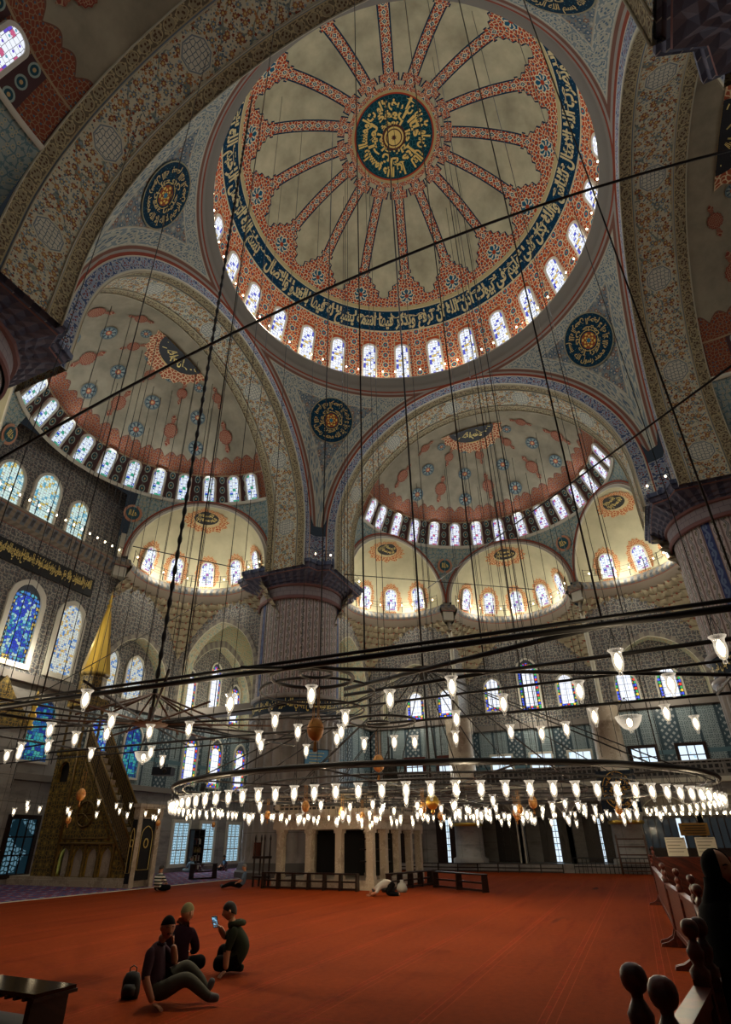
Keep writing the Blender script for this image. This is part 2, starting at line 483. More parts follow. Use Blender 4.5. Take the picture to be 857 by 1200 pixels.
def c_lattice():
    u, v = UV()
    g = OR(fabs(fract((u+v)*9.0)-0.5) < 0.16, fabs(fract((u-v)*9.0)-0.5) < 0.16)
    return layers(h('1a0c08'), (g, h('6a3420')))
def c_stone():
    u, v = UV()
    OBJ(); n = noise(T.cache['objv'], 1.6, 6.0, 0.7)
    return layers(h('b4a590'), (ss(n, 0.45, 0.75), h('8d7d6c')), (band(n, 0.5, 0.52), h('c9bda8')))
def c_gilt():
    u, v = UV()
    e = voro(u, v, 5.5, 0.7, 'DISTANCE_TO_EDGE'); f, p, q = flower(u, v, 2.2, 0.3, 0.33, 8)
    return layers(h('453c24'), (e < 0.10, h('8f7230')), (p, h('746230')), (q, h('a08238')))
def c_giltlat():
    u, v = UV()
    e = voro(u, v, 6.5, 0.1, 'DISTANCE_TO_EDGE')
    return layers(h('2a2118'), (e < 0.13, h('7d6434')))
def stained(cols, sc=5.0, edge=0.07, rand=0.5, border=None):
    def fn():
        u, v = UV()      # metres, centred in u, v from the sill
        k = voro(u, v, sc, rand); e = voro(u, v, sc, rand, 'DISTANCE_TO_EDGE')
        c = pick(k['c'], *cols)
        return layers(c, (e < edge, (0.02, 0.02, 0.03)))
    return fn
def st_pattern(bg, a, b, d, per=0.34, lead=(0.03, 0.03, 0.06)):
    """regular star lattice: white light with blue and coloured jewels"""
    def fn():
        u, v = UV()
        x = fract(u/per)-0.5; y = fract(v/per+0.5*pmod(floor_(u/per), 2.0))-0.5
        r = fsqrt(x*x+y*y); an = fatan2(y, x)
        star = r < 0.26+0.07*fcos(an*6.0)
        k = voro(u, v, 1/per*1.8, 0.15); e = voro(u, v, 1/per*1.8, 0.15, 'DISTANCE_TO_EDGE')
        c = layers(bg, (k['c'] > 0.62, a), (k['c'] > 0.85, b), (star, bg), (r < 0.12, a), (AND(r < 0.10, k['c2'] > 0.6), d))
        return layers(c, (e < 0.035, lead))
    return fn
def st_border(inner, w, hgt, cols, bw=0.16):
    """jewelled border round an arched light of half width w; inner colour fn"""
    def fn():
        u, v = UV()
        c = inner()
        yy = fmax(v-hgt, 0.0)
        ed = w-fsqrt(u*u+yy*yy)
        j = fract(v/(bw*1.5)+fatan2(u, yy+0.001)*0.0)
        k = voro(u, v, 1/(bw*0.85), 0.2)
        return layers(c, (OR(ed < bw*1.15, v < bw*1.1), (0.02, 0.02, 0.03)), (AND(OR(ed < bw, v < bw), k['d'] < 0.42), pick(k['c'], *cols)), (ed < 0.03, (0.02, 0.02, 0.02)))
    return fn
BLK = (0.0, 0.0, 0.0)
W1 = (0.86, 0.90, 1.0)
def glass(name, fn, strength): return material(name, BLK, rough=0.3, emit=(fn, strength))

M = {}
def make_materials():
    M['dome'] = material('painted_dome', c_dome, 0.9, spec=0.1)
    M['pend'] = material('pendentive_paint', c_pend, 0.85, spec=0.15)
    M['soffit'] = material('arch_soffit_paint', c_soffit, 0.85, spec=0.15)
    M['face'] = material('arch_face_paint', c_archface, 0.8, spec=0.2)
    M['semi'] = material('semidome_paint', c_semi, 0.9, spec=0.1)
    M['roundel'] = material('blue_roundel', c_roundel, 0.9, spec=0.1)
    M['mandorla'] = material('red_mandorla', c_mandorla, 0.9, spec=0.1)
    M['sun'] = material('script_sunburst', c_sunburst, 0.9, spec=0.1)
    M['disc'] = material('script_disc', c_script_disc, 0.85, spec=0.1)
    M['exedra'] = material('exedra_plaster', c_exedra, 0.9, spec=0.1)
    M['cornice'] = material('cornice_stone', c_cornice, 0.8)
    M['muq'] = material('muqarnas_stone', c_muq, 0.8)
    M['wall'] = material('tile_wall', c_tilewall, 0.6)
    M['warm'] = material('warm_tile', c_tilewarm, 0.6)
    M['iznik'] = material('iznik_tile', c_iznik, 0.35)
    M['marble'] = material('grey_marble', c_marble, 0.4)
    M['pierup'] = material('pier_tile', c_pier_up, 0.6)
    M['pierlow'] = material('pier_marble', c_pier_low, 0.5)
    M['carpet'] = material('red_carpet', c_carpet, 0.95, spec=0.05, bump=(lambda: noise(T.cache['objv'], 60.0, 3.0), 0.4, 0.01))
    M['bluecarpet'] = material('blue_carpet', c_bluecarpet, 0.95, spec=0.05)
    M['wood'] = material('dark_wood', c_wood('2a1710', '170c08'), 0.35)
    M['redwood'] = material('red_wood', c_wood('5c2414', '34120b'), 0.4, spec=0.4)
    M['lattice'] = material('lattice_wood', c_lattice, 0.4)
    M['stone'] = material('tribune_marble', c_stone, 0.5)
    M['gilt'] = material('gilt_carving', c_gilt, 0.5)
    M['giltlat'] = material('gilt_lattice', c_giltlat, 0.6)
    M['dullgold'] = material('dull_gilding', h('6e5526'), 0.5, metal=0.35)
    M['gold'] = material('gold_leaf', (0.62, 0.40, 0.07), 0.32, metal=0.85)
    M['goldpaint'] = material('gold_script', (0.72, 0.55, 0.16), 0.5, spec=0.5)
    M['palescript'] = material('pale_script', h('c2b98e'), 0.8)
    M['navy'] = material('navy_ground', h('0e2233'), 0.7)
    M['black'] = material('black_ground', h('0b0b0c'), 0.6)
    M['iron'] = material('black_iron', (0.012, 0.011, 0.011), 0.5, spec=0.4)
    M['rust'] = material('brown_iron', (0.10, 0.045, 0.025), 0.6)
    M['white'] = material('white_plaster', h('c9c5b4'), 0.8)
    M['frame'] = material('window_plaster', h('cfcabc'), 0.8)
    M['bulb'] = material('lamp_flame', (1, 0.9, 0.7), 0.5, emit=((1.0, 0.78, 0.46), 9.0))
    M['lampglass'] = material('lamp_glass', (0.9, 0.88, 0.82), 0.25, emit=((1.0, 0.86, 0.66), 1.3), alpha=None)
    M['string'] = material('string_bulb', (1, 0.9, 0.7), 0.5, emit=((1.0, 0.82, 0.52), 10.0))
    M['egg'] = material('ostrich_egg', lambda: (OBJ(), mix(ss(noise(T.cache['objv'], 6.0, 3.0), 0.4, 0.7), h('d9a15a'), h('b26a2c')))[1], 0.4)
    M['cord'] = material('tan_cord', h('a5743c'), 0.8)
    # daylight through coloured glass
    jew = [(0.05, 0.08, 0.85), (0.75, 0.8, 0.95), (0.9, 0.06, 0.05), (0.95, 0.65, 0.05), (0.03, 0.4, 0.12), (0.05, 0.10, 0.9)]
    M['g_dome'] = glass('stained_dome', st_pattern(W1, (0.06, 0.08, 0.55), (0.62, 0.45, 0.12), (0.6, 0.5, 0.1), 0.36), 1.05)
    M['g_semi'] = glass('stained_semidome', st_pattern(W1, (0.12, 0.07, 0.55), (0.55, 0.10, 0.22), (0.1, 0.4, 0.45), 0.34), 0.95)
    M['g_semi_blue'] = glass('stained_semidome_blue', st_pattern((0.80, 0.90, 1.0), (0.03, 0.08, 0.62), (0.03, 0.35, 0.22), (0.5, 0.4, 0.1), 0.38), 0.85)
    M['g_exedra'] = glass('stained_exedra', st_pattern((0.85, 0.92, 1.0), (0.1, 0.15, 0.6), (0.35, 0.12, 0.45), (0.1, 0.45, 0.25), 0.36), 1.1)
    M['g_tall'] = glass('stained_tall', st_pattern((0.55, 0.72, 0.68), (0.10, 0.35, 0.50), (0.55, 0.42, 0.10), (0.4, 0.12, 0.2), 0.30), 1.0)
    M['g_mid'] = glass('stained_mid', st_pattern((0.62, 0.66, 0.60), (0.08, 0.22, 0.55), (0.60, 0.40, 0.10), (0.5, 0.08, 0.06), 0.24), 0.9)
    M['g_qibla'] = glass('stained_qibla', st_border(stained([(0.02, 0.05, 0.62), (0.25, 0.62, 0.75), (0.03, 0.14, 0.7), (0.5, 0.75, 0.72), (0.03, 0.30, 0.45), (0.02, 0.06, 0.55)], 6.5, 0.06, 0.8), 0.95, 3.0, [(0.06, 0.25, 0.75), (0.85, 0.60, 0.08), (0.1, 0.45, 0.55), (0.05, 0.2, 0.7)], 0.26), 0.75)
    M['g_teal'] = glass('stained_teal', st_border(stained([(0.05, 0.45, 0.55), (0.02, 0.06, 0.40), (0.10, 0.55, 0.50), (0.03, 0.2, 0.5)], 5.5, 0.06, 0.5), 0.8, 2.4, [(0.04, 0.3, 0.3), (0.02, 0.1, 0.3)], 0.2), 0.5)
    M['g_jewel'] = glass('stained_jewel', st_border(lambda: layers(W1, (OR(fract(UV()[1]/0.45) < 0.05, fract(UV()[0]/0.28+0.5) < 0.06), (0.05, 0.05, 0.08))), 0.72, 2.3, [(0.9, 0.06, 0.04), (0.06, 0.12, 0.85), (0.95, 0.6, 0.05), (0.04, 0.42, 0.12), (0.06, 0.1, 0.8)], 0.24), 1.15)
    M['g_jewel_tall'] = glass('stained_jewel_tall', st_border(lambda: layers(W1, (OR(fract(UV()[1]/0.45) < 0.05, fract(UV()[0]/0.28+0.5) < 0.06), (0.05, 0.05, 0.08))), 0.74, 2.95, [(0.9, 0.06, 0.04), (0.06, 0.12, 0.85), (0.95, 0.6, 0.05), (0.04, 0.42, 0.12), (0.06, 0.1, 0.8)], 0.24), 1.15)
    M['g_clear'] = glass('clear_daylight', lambda: layers((0.72, 0.87, 1.0), (noise(vec(*UV()), 1.5, 3.0) > 0.58, (0.45, 0.68, 0.85))), 1.1)
    M['g_dark'] = glass('dim_screened_daylight', lambda: layers((0.25, 0.5, 0.66), (voro(*UV(), 5.0, 0.6, 'DISTANCE_TO_EDGE') < 0.14, (0.01, 0.04, 0.05)), (voro(*UV(), 1.6, 1.0)['c'] > .45, (0.01, 0.04, 0.06))), 0.3)
    M['g_screen'] = glass('screened_daylight', lambda: layers((0.42, 0.66, 0.82), (voro(*UV(), 6.0, 0.25, 'DISTANCE_TO_EDGE') < 0.11, (0.02, 0.07, 0.09))), 0.9)
# ------------------------------------------------------------------ Arabic lettering (joined forms), returned as flat triangles
_F = {'\u0627':(0xFE8D,0),'\u0628':(0xFE8F,1),'\u062a':(0xFE95,1),'\u062b':(0xFE99,1),'\u062c':(0xFE9D,1),'\u062d':(0xFEA1,1),'\u062e':(0xFEA5,1),'\u062f':(0xFEA9,0),'\u0630':(0xFEAB,0),
 '\u0631':(0xFEAD,0),'\u0632':(0xFEAF,0),'\u0633':(0xFEB1,1),'\u0634':(0xFEB5,1),'\u0635':(0xFEB9,1),'\u0636':(0xFEBD,1),'\u0637':(0xFEC1,1),'\u0638':(0xFEC5,1),'\u0639':(0xFEC9,1),'\u063a':(0xFECD,1),
 '\u0641':(0xFED1,1),'\u0642':(0xFED5,1),'\u0643':(0xFED9,1),'\u0644':(0xFEDD,1),'\u0645':(0xFEE1,1),'\u0646':(0xFEE5,1),'\u0647':(0xFEE9,1),'\u0648':(0xFEED,0),'\u064a':(0xFEF1,1),'\u0629':(0xFE93,0),
 '\u0623':(0xFE83,0),'\u0625':(0xFE87,0),'\u0649':(0xFEEF,0),'\u0621':(0xFE80,0)}
def shape_ar(t):
    out = []; t = t.replace('\u0644\u0627', '\u0001').replace('\u0644\u0623', '\u0001')
    n = len(t)
    def joinsnext(c): return c in _F and _F[c][1] == 1
    for i, c in enumerate(t):
        p = i > 0 and joinsnext(t[i-1]); nx = i+1 < n and (t[i+1] in _F or t[i+1] == '\u0001') and t[i+1] != '\u0621'
        if c == '\u0001': out.append(chr(0xFEFC if p else 0xFEFB)); continue
        if c not in _F: out.append(c); continue
        b, two = _F[c]
        if c == '\u0621': out.append(chr(b)); continue
        if two: k = 3 if (p and nx) else 1 if p else 2 if nx else 0
        else: k = 1 if p else 0
        out.append(chr(b+k))
    return ''.join(reversed(out))
NUR = ('\u0627\u0644\u0644\u0647 \u0646\u0648\u0631 \u0627\u0644\u0633\u0645\u0648\u0627\u062a \u0648\u0627\u0644\u0623\u0631\u0636 \u0645\u062b\u0644 \u0646\u0648\u0631\u0647 \u0643\u0645\u0634\u0643\u0648\u0629 \u0641\u064a\u0647\u0627 \u0645\u0635\u0628\u0627\u062d '
 '\u064a\u0647\u062f\u064a \u0627\u0644\u0644\u0647 \u0644\u0646\u0648\u0631\u0647 \u0645\u0646 \u064a\u0634\u0627\u0621 \u0648\u064a\u0636\u0631\u0628 \u0627\u0644\u0644\u0647 \u0627\u0644\u0623\u0645\u062b\u0627\u0644 \u0644\u0644\u0646\u0627\u0633 \u0648\u0627\u0644\u0644\u0647 \u0628\u0643\u0644 \u0634\u064a \u0639\u0644\u064a\u0645 '
 '\u0641\u064a \u0628\u064a\u0648\u062a \u0623\u0630\u0646 \u0627\u0644\u0644\u0647 \u0623\u0646 \u062a\u0631\u0641\u0639 \u0648\u064a\u0630\u0643\u0631 \u0641\u064a\u0647\u0627 \u0627\u0633\u0645\u0647 \u064a\u0633\u0628\u062d \u0644\u0647 \u0641\u064a\u0647\u0627 \u0628\u0627\u0644\u063a\u062f\u0648 \u0648\u0627\u0644\u0622\u0635\u0627\u0644').replace('\u0622', '\u0627')
FATIR = '\u0625\u0646 \u0627\u0644\u0644\u0647 \u064a\u0645\u0633\u0643 \u0627\u0644\u0633\u0645\u0648\u0627\u062a \u0648\u0627\u0644\u0623\u0631\u0636 \u0623\u0646 \u062a\u0632\u0648\u0644\u0627 \u0648\u0644\u0626\u0646 \u0632\u0627\u0644\u062a\u0627'.replace('\u0626', '\u064a')
FATIR2 = '\u0625\u0646\u0647 \u0643\u0627\u0646 \u062d\u0644\u064a\u0645\u0627 \u063a\u0641\u0648\u0631\u0627'
BISM = '\u0628\u0633\u0645 \u0627\u0644\u0644\u0647 \u0627\u0644\u0631\u062d\u0645\u0646 \u0627\u0644\u0631\u062d\u064a\u0645'
TAW = '\u0644\u0627 \u0625\u0644\u0647 \u0625\u0644\u0627 \u0627\u0644\u0644\u0647 \u0645\u062d\u0645\u062f \u0631\u0633\u0648\u0644 \u0627\u0644\u0644\u0647'
MASJ = '\u0625\u0646\u0645\u0627 \u064a\u0639\u0645\u0631 \u0645\u0633\u0627\u062c\u062f \u0627\u0644\u0644\u0647 \u0645\u0646 \u0622\u0645\u0646 \u0628\u0627\u0644\u0644\u0647 \u0648\u0627\u0644\u064a\u0648\u0645 \u0627\u0644\u0622\u062e\u0631'.replace('\u0622', '\u0627')
ALLAH = '\u0627\u0644\u0644\u0647'
_TC = {}
def text_flat(t, bold=0.0):
    k = (t, bold)
    if k in _TC: return _TC[k]
    cu = bpy.data.curves.new('t', 'FONT'); cu.body = shape_ar(t); cu.resolution_u = 2; cu.offset = bold; cu.fill_mode = 'FRONT'
    o = bpy.data.objects.new('t', cu); COL.objects.link(o)
    dg = bpy.context.evaluated_depsgraph_get(); dg.update()
    me = o.evaluated_get(dg).to_mesh()
    V = [(v.co.x, v.co.y) for v in me.vertices]; F = [tuple(p.vertices) for p in me.polygons]
    o.evaluated_get(dg).to_mesh_clear(); bpy.data.objects.remove(o); bpy.data.curves.remove(cu)
    x0 = min(v[0] for v in V); x1 = max(v[0] for v in V); y0 = min(v[1] for v in V); y1 = max(v[1] for v in V)
    V = [((x-x0)/(x1-x0), (y-y0)/(y1-y0)) for x, y in V]
    _TC[k] = (V, F, (x1-x0)/(y1-y0)); return _TC[k]
def put_text(mb, t, fn, mi=0, bold=0.02):
    V, F, asp = text_flat(t, bold)
    mb.add([fn(x, y) for x, y in V], F, mi)
# ------------------------------------------------------------------ architecture
A = 13.3; RP = 2.82; ZC = 18.2           # pier centres, shaft radius, gallery cornice height
PA = 11.0; RHO = 15.0; ZS = 20.45        # arch plane, pendentive sphere, springing
SX0 = 13.95; RS = 9.4; RIN = 9.4         # semidome centre and radius
RINGZ = 23.4; CH = 8.7; RE = 4.6         # semidome ring, exedra chord distance, exedra radius
HC = CH*math.tan(radians(30))
CUSP = CH/cos(radians(30))
WX = 22.9; RX = CH+SX0+RE                # side wall, recess wall
def rotM(k): return Matrix.Rotation(k*pi/2, 4, 'Z')
def X(M, f): return lambda u, v: M @ Vector(f(u, v))

def sph_frame(c, R, az, el, inw=0.03):
    d = Vector((cos(az)*cos(el), sin(az)*cos(el), sin(el)))
    e = Vector((-sin(az), cos(az), 0)); n = Vector((-cos(az)*sin(el), -sin(az)*sin(el), cos(el)))
    c = Vector(c)
    def fn(x, y):   # x to the east, y up the meridian, in metres
        p = d*R+e*x+n*y
        return c+p.normalized()*(R-inw)
    return fn
def decal_disc(mb, fn, r, mi, n=32, rings=3, lobes=0, amp=0.0, ry=None):
    vs = [fn(0, 0)]; uv = [(0, 0)]
    for j in range(1, rings+1):
        for i in range(n):
            a = TAU*i/n; q = j/rings; rr = r*q*(1+amp*cos(lobes*a)*(q))
            vs.append(fn(rr*cos(a), rr*sin(a)*((ry or r)/r))); uv.append((q*cos(a), q*sin(a)))
    fs = [(0, 1+i, 1+(i+1) % n) for i in range(n)]
    for j in range(1, rings):
        b = 1+(j-1)*n
        for i in range(n): fs.append((b+i, b+n+i, b+n+(i+1) % n, b+(i+1) % n))
    mb.add(vs, fs, mi, uv, True)
def decal_mandorla(mb, fn, s, mi):
    def at(cx, cy): return lambda x, y: fn(x+cx, y+cy)
    decal_disc(mb, fn, 0.62*s, mi, 28, 3, 14, 0.06, 0.72*s)
    for sg in (1, -1):
        decal_disc(mb, at(0, sg*0.95*s), 0.17*s, mi, 12, 2, 0, 0, 0.22*s)
        mb.add([fn(-0.26*s, sg*1.2*s), fn(0.26*s, sg*1.2*s), fn(0.0, sg*1.65*s)], [(0, 1, 2)], mi, [(0.1, 0.1), (.3, .1), (.2, .4)])
        decal_disc(mb, at(0, sg*1.22*s), 0.24*s, mi, 12, 1)

# ---- windows -----------------------------------------------------------------
WN = [0]; WCACHE = {}
def arch_outline(w, hgt, pointed, n=8):
    """half width w, total height; list of (x,z) anticlockwise from bottom-left"""
    if pointed:
        R = w*1.3; zs = hgt-sqrt(R*R-(R-w)**2)
        cap = []
        for k in range(n+1):
            x = w-w*k/n*1.0; t = x+R-w; cap.append((x, zs+sqrt(max(R*R-t*t, 0))))
        cap2 = [(-x, z) for x, z in reversed(cap[:-1])]
        return [(-w, 0), (w, 0)]+cap+cap2
    zs = hgt-w
    return [(-w, 0), (w, 0)]+[(w*cos(pi*k/(2*n)), zs+w*sin(pi*k/(2*n))) for k in range(2*n+1)]
def win_meshes(w, hgt, gm, pointed, fw, depth, square):
    key = (w, hgt, gm, pointed, fw, depth, square)
    if key in WCACHE: return WCACHE[key]
    if square: o1 = [(-w, 0), (w, 0), (w, hgt), (-w, hgt)]; o2 = [(-w-fw, -fw), (w+fw, -fw), (w+fw, hgt+fw), (-w-fw, hgt+fw)]
    else: o1 = arch_outline(w, hgt, pointed); o2 = [(x*(w+fw)/w, (z*(hgt+2*fw)/hgt)-fw) for x, z in o1]
    n = len(o1); fr = MB()
    vs = [(x, -depth, z) for x, z in o2]+[(x, -depth, z) for x, z in o1]+[(x, 0.02, z) for x, z in o1]+[(x, 0.10, z) for x, z in o2]
    fs = []
    for i in range(n):
        j = (i+1) % n
        fs += [(i, j, n+j, n+i), (n+i, n+j, 2*n+j, 2*n+i), (3*n+i, 3*n+j, j, i)]
    fr.add(vs, fs, 0)
    pn = MB(); pn.add([(x, -0.005, z) for x, z in o1], [tuple(range(n))], 0, o1)
    if square:
        for k in range(1, 3): fr.box(-w+2*w*k/3-0.03, -w+2*w*k/3+0.03, -0.05, 0.0, 0, hgt)
        for k in range(1, 3): fr.box(-w, w, -0.05, 0.0, hgt*k/3-0.03, hgt*k/3+0.03)
    WCACHE[key] = (fr, pn); return WCACHE[key]
WMESH = {}
def window(M, w, hgt, gm, pointed=False, fw=0.12, depth=0.10, square=False, frame='frame'):
    """M places local x=width, y=outwards, z=up"""
    WN[0] += 1; key = (w, hgt, gm, pointed, fw, depth, square, frame)
    if key not in WMESH:
        fr, pn = win_meshes(w, hgt, gm, pointed, fw, depth, square)
        o = fr.build('window_%d' % WN[0], M_(frame)); p = pn.build('window_pane', M_(gm), o)
        WMESH[key] = (o.data, p.data)
    else:
        o = bpy.data.objects.new('window_%d' % WN[0], WMESH[key][0]); COL.objects.link(o)
        p = bpy.data.objects.new('window_pane', WMESH[key][1]); COL.objects.link(p); p.parent = o
    o.matrix_world = M; tag(o, kind='structure')
    return o
def M_(k): return M[k]
def place(p, out, up=(0, 0, 1)):
    """matrix: local y -> out, z -> up"""
    y = Vector(out).normalized(); z = Vector(up); x = y.cross(z).normalized(); z = x.cross(y)
    return Matrix(((x.x, y.x, z.x, p[0]), (x.y, y.y, z.y, p[1]), (x.z, y.z, z.z, p[2]), (0, 0, 0, 1)))
def place_sphere(c, R, az, z, tilt_to_z=None, inset=0.06):
    el = math.asin((z-c[2])/R); el2 = math.asin((tilt_to_z-c[2])/R) if tilt_to_z else el
    d1 = Vector((cos(az)*cos(el), sin(az)*cos(el), sin(el)))*(R-inset); d2 = Vector((cos(az)*cos(el2), sin(az)*cos(el2), sin(el2)))*(R-inset)
    up = (d2-d1).normalized(); tang = Vector((-sin(az), cos(az), 0)); out = tang.cross(up)*-1
    if out.dot(d1) < 0: out = -out
    # sagitta so that the middle of the pane does not sink into the shell
    return place(Vector(c)+d1, out, up), (d2-d1).length

def build_main_dome():
    b = MB(); c = (0, 0, 31.2); R = 11.8
    def f(u, s): a = s/R; return (R*sin(a)*cos(u), R*sin(a)*sin(u), 31.2+R*cos(a))
    b.grid(f, 160, 60, 0, TAU, 0.02, 18.1, 0, flip=True)
    # blue band lettering: reads clockwise seen from below
    s0, s1 = 13.1, 11.25
    V, F, asp = text_flat(BISM+' '+NUR, 0.035)
    def g(x, y):
        u = radians(90)+(1-x)*TAU*0.985; s = s0+(s1-s0)*y; a = s/R; r = R-0.04
        return (r*sin(a)*cos(u), r*sin(a)*sin(u), 31.2+r*cos(a))
    b.add([g(x, y) for x, y in V], F, 1)
    # centre medallion
    def ring(t, ra, rb, a0, span):
        def q(x, y):
            u = a0+x*span; s = ra+(rb-ra)*y; a = s/R; r = R-0.06
            return (r*sin(a)*cos(-u), r*sin(a)*sin(-u), 31.2+r*cos(a))
        put_text(b, t, q, 2, 0.045)
    ring(FATIR, 1.55, 2.6, 0.3, TAU*0.97)
    ring(FATIR2+' '+ALLAH, 1.0, 1.8, 1.2, TAU*0.95)
    ring(FATIR2, 0.62, 1.15, 2.2, TAU*0.95)
    V, F, asp = text_flat(FATIR+' '+MASJ+' '+TAW, 0.02)
    def g2(x, y):
        u = radians(60)+(1-x)*TAU*0.985; s = 12.15+(11.5-12.15)*y; a = s/R; r = R-0.045
        return (r*sin(a)*cos(u), r*sin(a)*sin(u), 31.2+r*cos(a))
    b.add([g2(x, y) for x, y in V], F, 1)
    for r, k in ((0.62, 3), (0.5, 2), (0.42, 3), (0.36, 2), (0.14, 3)):
        fn2 = sph_frame(c, R, 0, pi/2-0.0001, 0.05+0.012*(0.7-r)*10)
        decal_disc(b, fn2, r, k, 32, 2, 8 if r < .3 else 0, 0.3)
    o = struct(b, 'ceiling', [M['dome'], M['palescript'], M['goldpaint'], M['redwood']], 'great painted central dome with sixteen red ribs and navy script band', 'dome')
    # windows
    for k in range(28):
        az = radians(6.43)+TAU*k/28
        Mx, L = place_sphere(c, R, az, 32.2, 35.45, 0.10)
        window(Mx, 0.46, L, 'g_dome', fw=0.14, depth=0.05)
    # cornice ring
    b = MB()
    b.lathe([(11.78, 31.62), (10.62, 31.75), (10.45, 31.68), (10.45, 31.5), (10.6, 31.42), (10.6, 31.22), (10.8, 31.12), (10.86, 30.95), (10.95, 30.72)], 128, mi=0, close=False)
    struct(b, 'trim_1', [material('ring_cornice', h('6f6a60'), 0.8)], 'grey stone cornice ring under the central dome windows', 'cornice')

def build_pendentives():
    for q in range(4):
        b = MB(); Mx = rotM(q)
        r0 = 10.92
        def f(u, v):
            rm = min(PA/max(cos(u), sin(u)), 14.985); r = r0+(rm-r0)*v; r = max(r, 1e-3)
            return (r*cos(u), r*sin(u), ZS+sqrt(max(RHO*RHO-r*r, 0)))
        def uvf(u, v):
            p = f(u, v)
            e1 = RHO*(math.asin(PA/RHO)-math.asin(min(p[0]/RHO, .99))); e2 = RHO*(math.asin(PA/RHO)-math.asin(min(p[1]/RHO, .99)))
            e3 = RHO*(math.asin(min(math.hypot(p[0], p[1])/RHO, 1))-math.asin(r0/RHO))
            return (u*12.0, max(min(e1, e2, e3+0.0), 0.0))
        b.grid(X(Mx, f), 72, 64, 0, pi/2, 0, 1, 0, uvf)
        # script roundel
        fn0 = sph_frame((0, 0, ZS), RHO, pi/4, radians(33.5), 0.06)
        fr = lambda x, y: Mx @ fn0(x, y)
        decal_disc(b, fr, 1.66, 1, 48, 6)
        fn1 = sph_frame((0, 0, ZS), RHO, pi/4, radians(33.5), 0.10)
        def ringt(t, ra, rb, a0, span, mi):
            def g(x, y):
                a = a0-x*span*-1; r = ra+(rb-ra)*y; return Mx @ fn1(r*cos(-a), r*sin(-a))
            put_text(b, t, g, mi, 0.02)
        ringt(BISM+' '+TAW, 1.5, 0.95, 0, TAU*0.97, 2)
        ringt(FATIR2, 0.95, 0.55, 1, TAU*0.95, 2)
        struct(b, 'ceiling_pendentive', [M['pend'], M['disc'], material('roundel_script', (0.50, 0.38, 0.14), 0.6)], None, None)

def archcurve(r, zb):     # list of (y,z) up one side over the top and down
    pts = [(r, zb+(ZS-zb)*k/3) for k in range(3)]
    pts += [(r*cos(pi*k/64), ZS+r*sin(pi*k/64)) for k in range(65)]
    pts += [(-r, zb+(ZS-zb)*k/3) for k in (2, 1, 0)]
    return pts
def build_arch(k):
    b = MB(); Mx = rotM(k)
    inn = archcurve(RIN, ZC-0.4); out = archcurve(10.2, ZC-0.4)
    L = [0]
    for i in range(1, len(inn)): L.append(L[-1]+math.dist(inn[i-1], inn[i]))
    n = len(inn)
    vs = [Mx @ Vector((PA, y, z)) for y, z in inn]+[Mx @ Vector((PA, y, z)) for y, z in out]
    uv = [(l, 0.0) for l in L]+[(l, 0.8) for l in L]
    b.add(vs, [(i, n+i, n+i+1, i+1) for i in range(n-1)], 1, uv)
    W = 8
    vs = []; uv = []
    for j in range(W+1):
        x = PA+(SX0-PA)*j/W
        for i, (y, z) in enumerate(inn): vs.append(Mx @ Vector((x, y, z))); uv.append((L[i], 2.95*j/W))
    b.add(vs, [(j*n+i, j*n+i+1, (j+1)*n+i+1, (j+1)*n+i) for j in range(W) for i in range(n-1)], 0, uv, True)
    # thin stone beads on both edges of the soffit
    for x in (PA+0.02, PA+0.62, SX0-0.62, SX0-0.03):
        b.tube([Mx @ Vector((x, y*0.997, ZS+(z-ZS)*0.997 if z > ZS else z)) for y, z in inn], 0.035, 5, 2)
    # corner strips below the pendentive
    for sg in (1, -1):
        b.add([Mx @ Vector(p) for p in ((PA, sg*10.2, ZC-.4), (PA, sg*PA, ZC-.4), (PA, sg*PA, ZS+.2), (PA, sg*10.2, ZS))], [(0, 1, 2, 3)], 1, [(0, .1), (0, .6), (2.4, .6), (2.4, .1)])
    struct(b, 'ceiling_arch', [M['soffit'], M['face'], material('bead', h('a9a28a'), 0.8)])

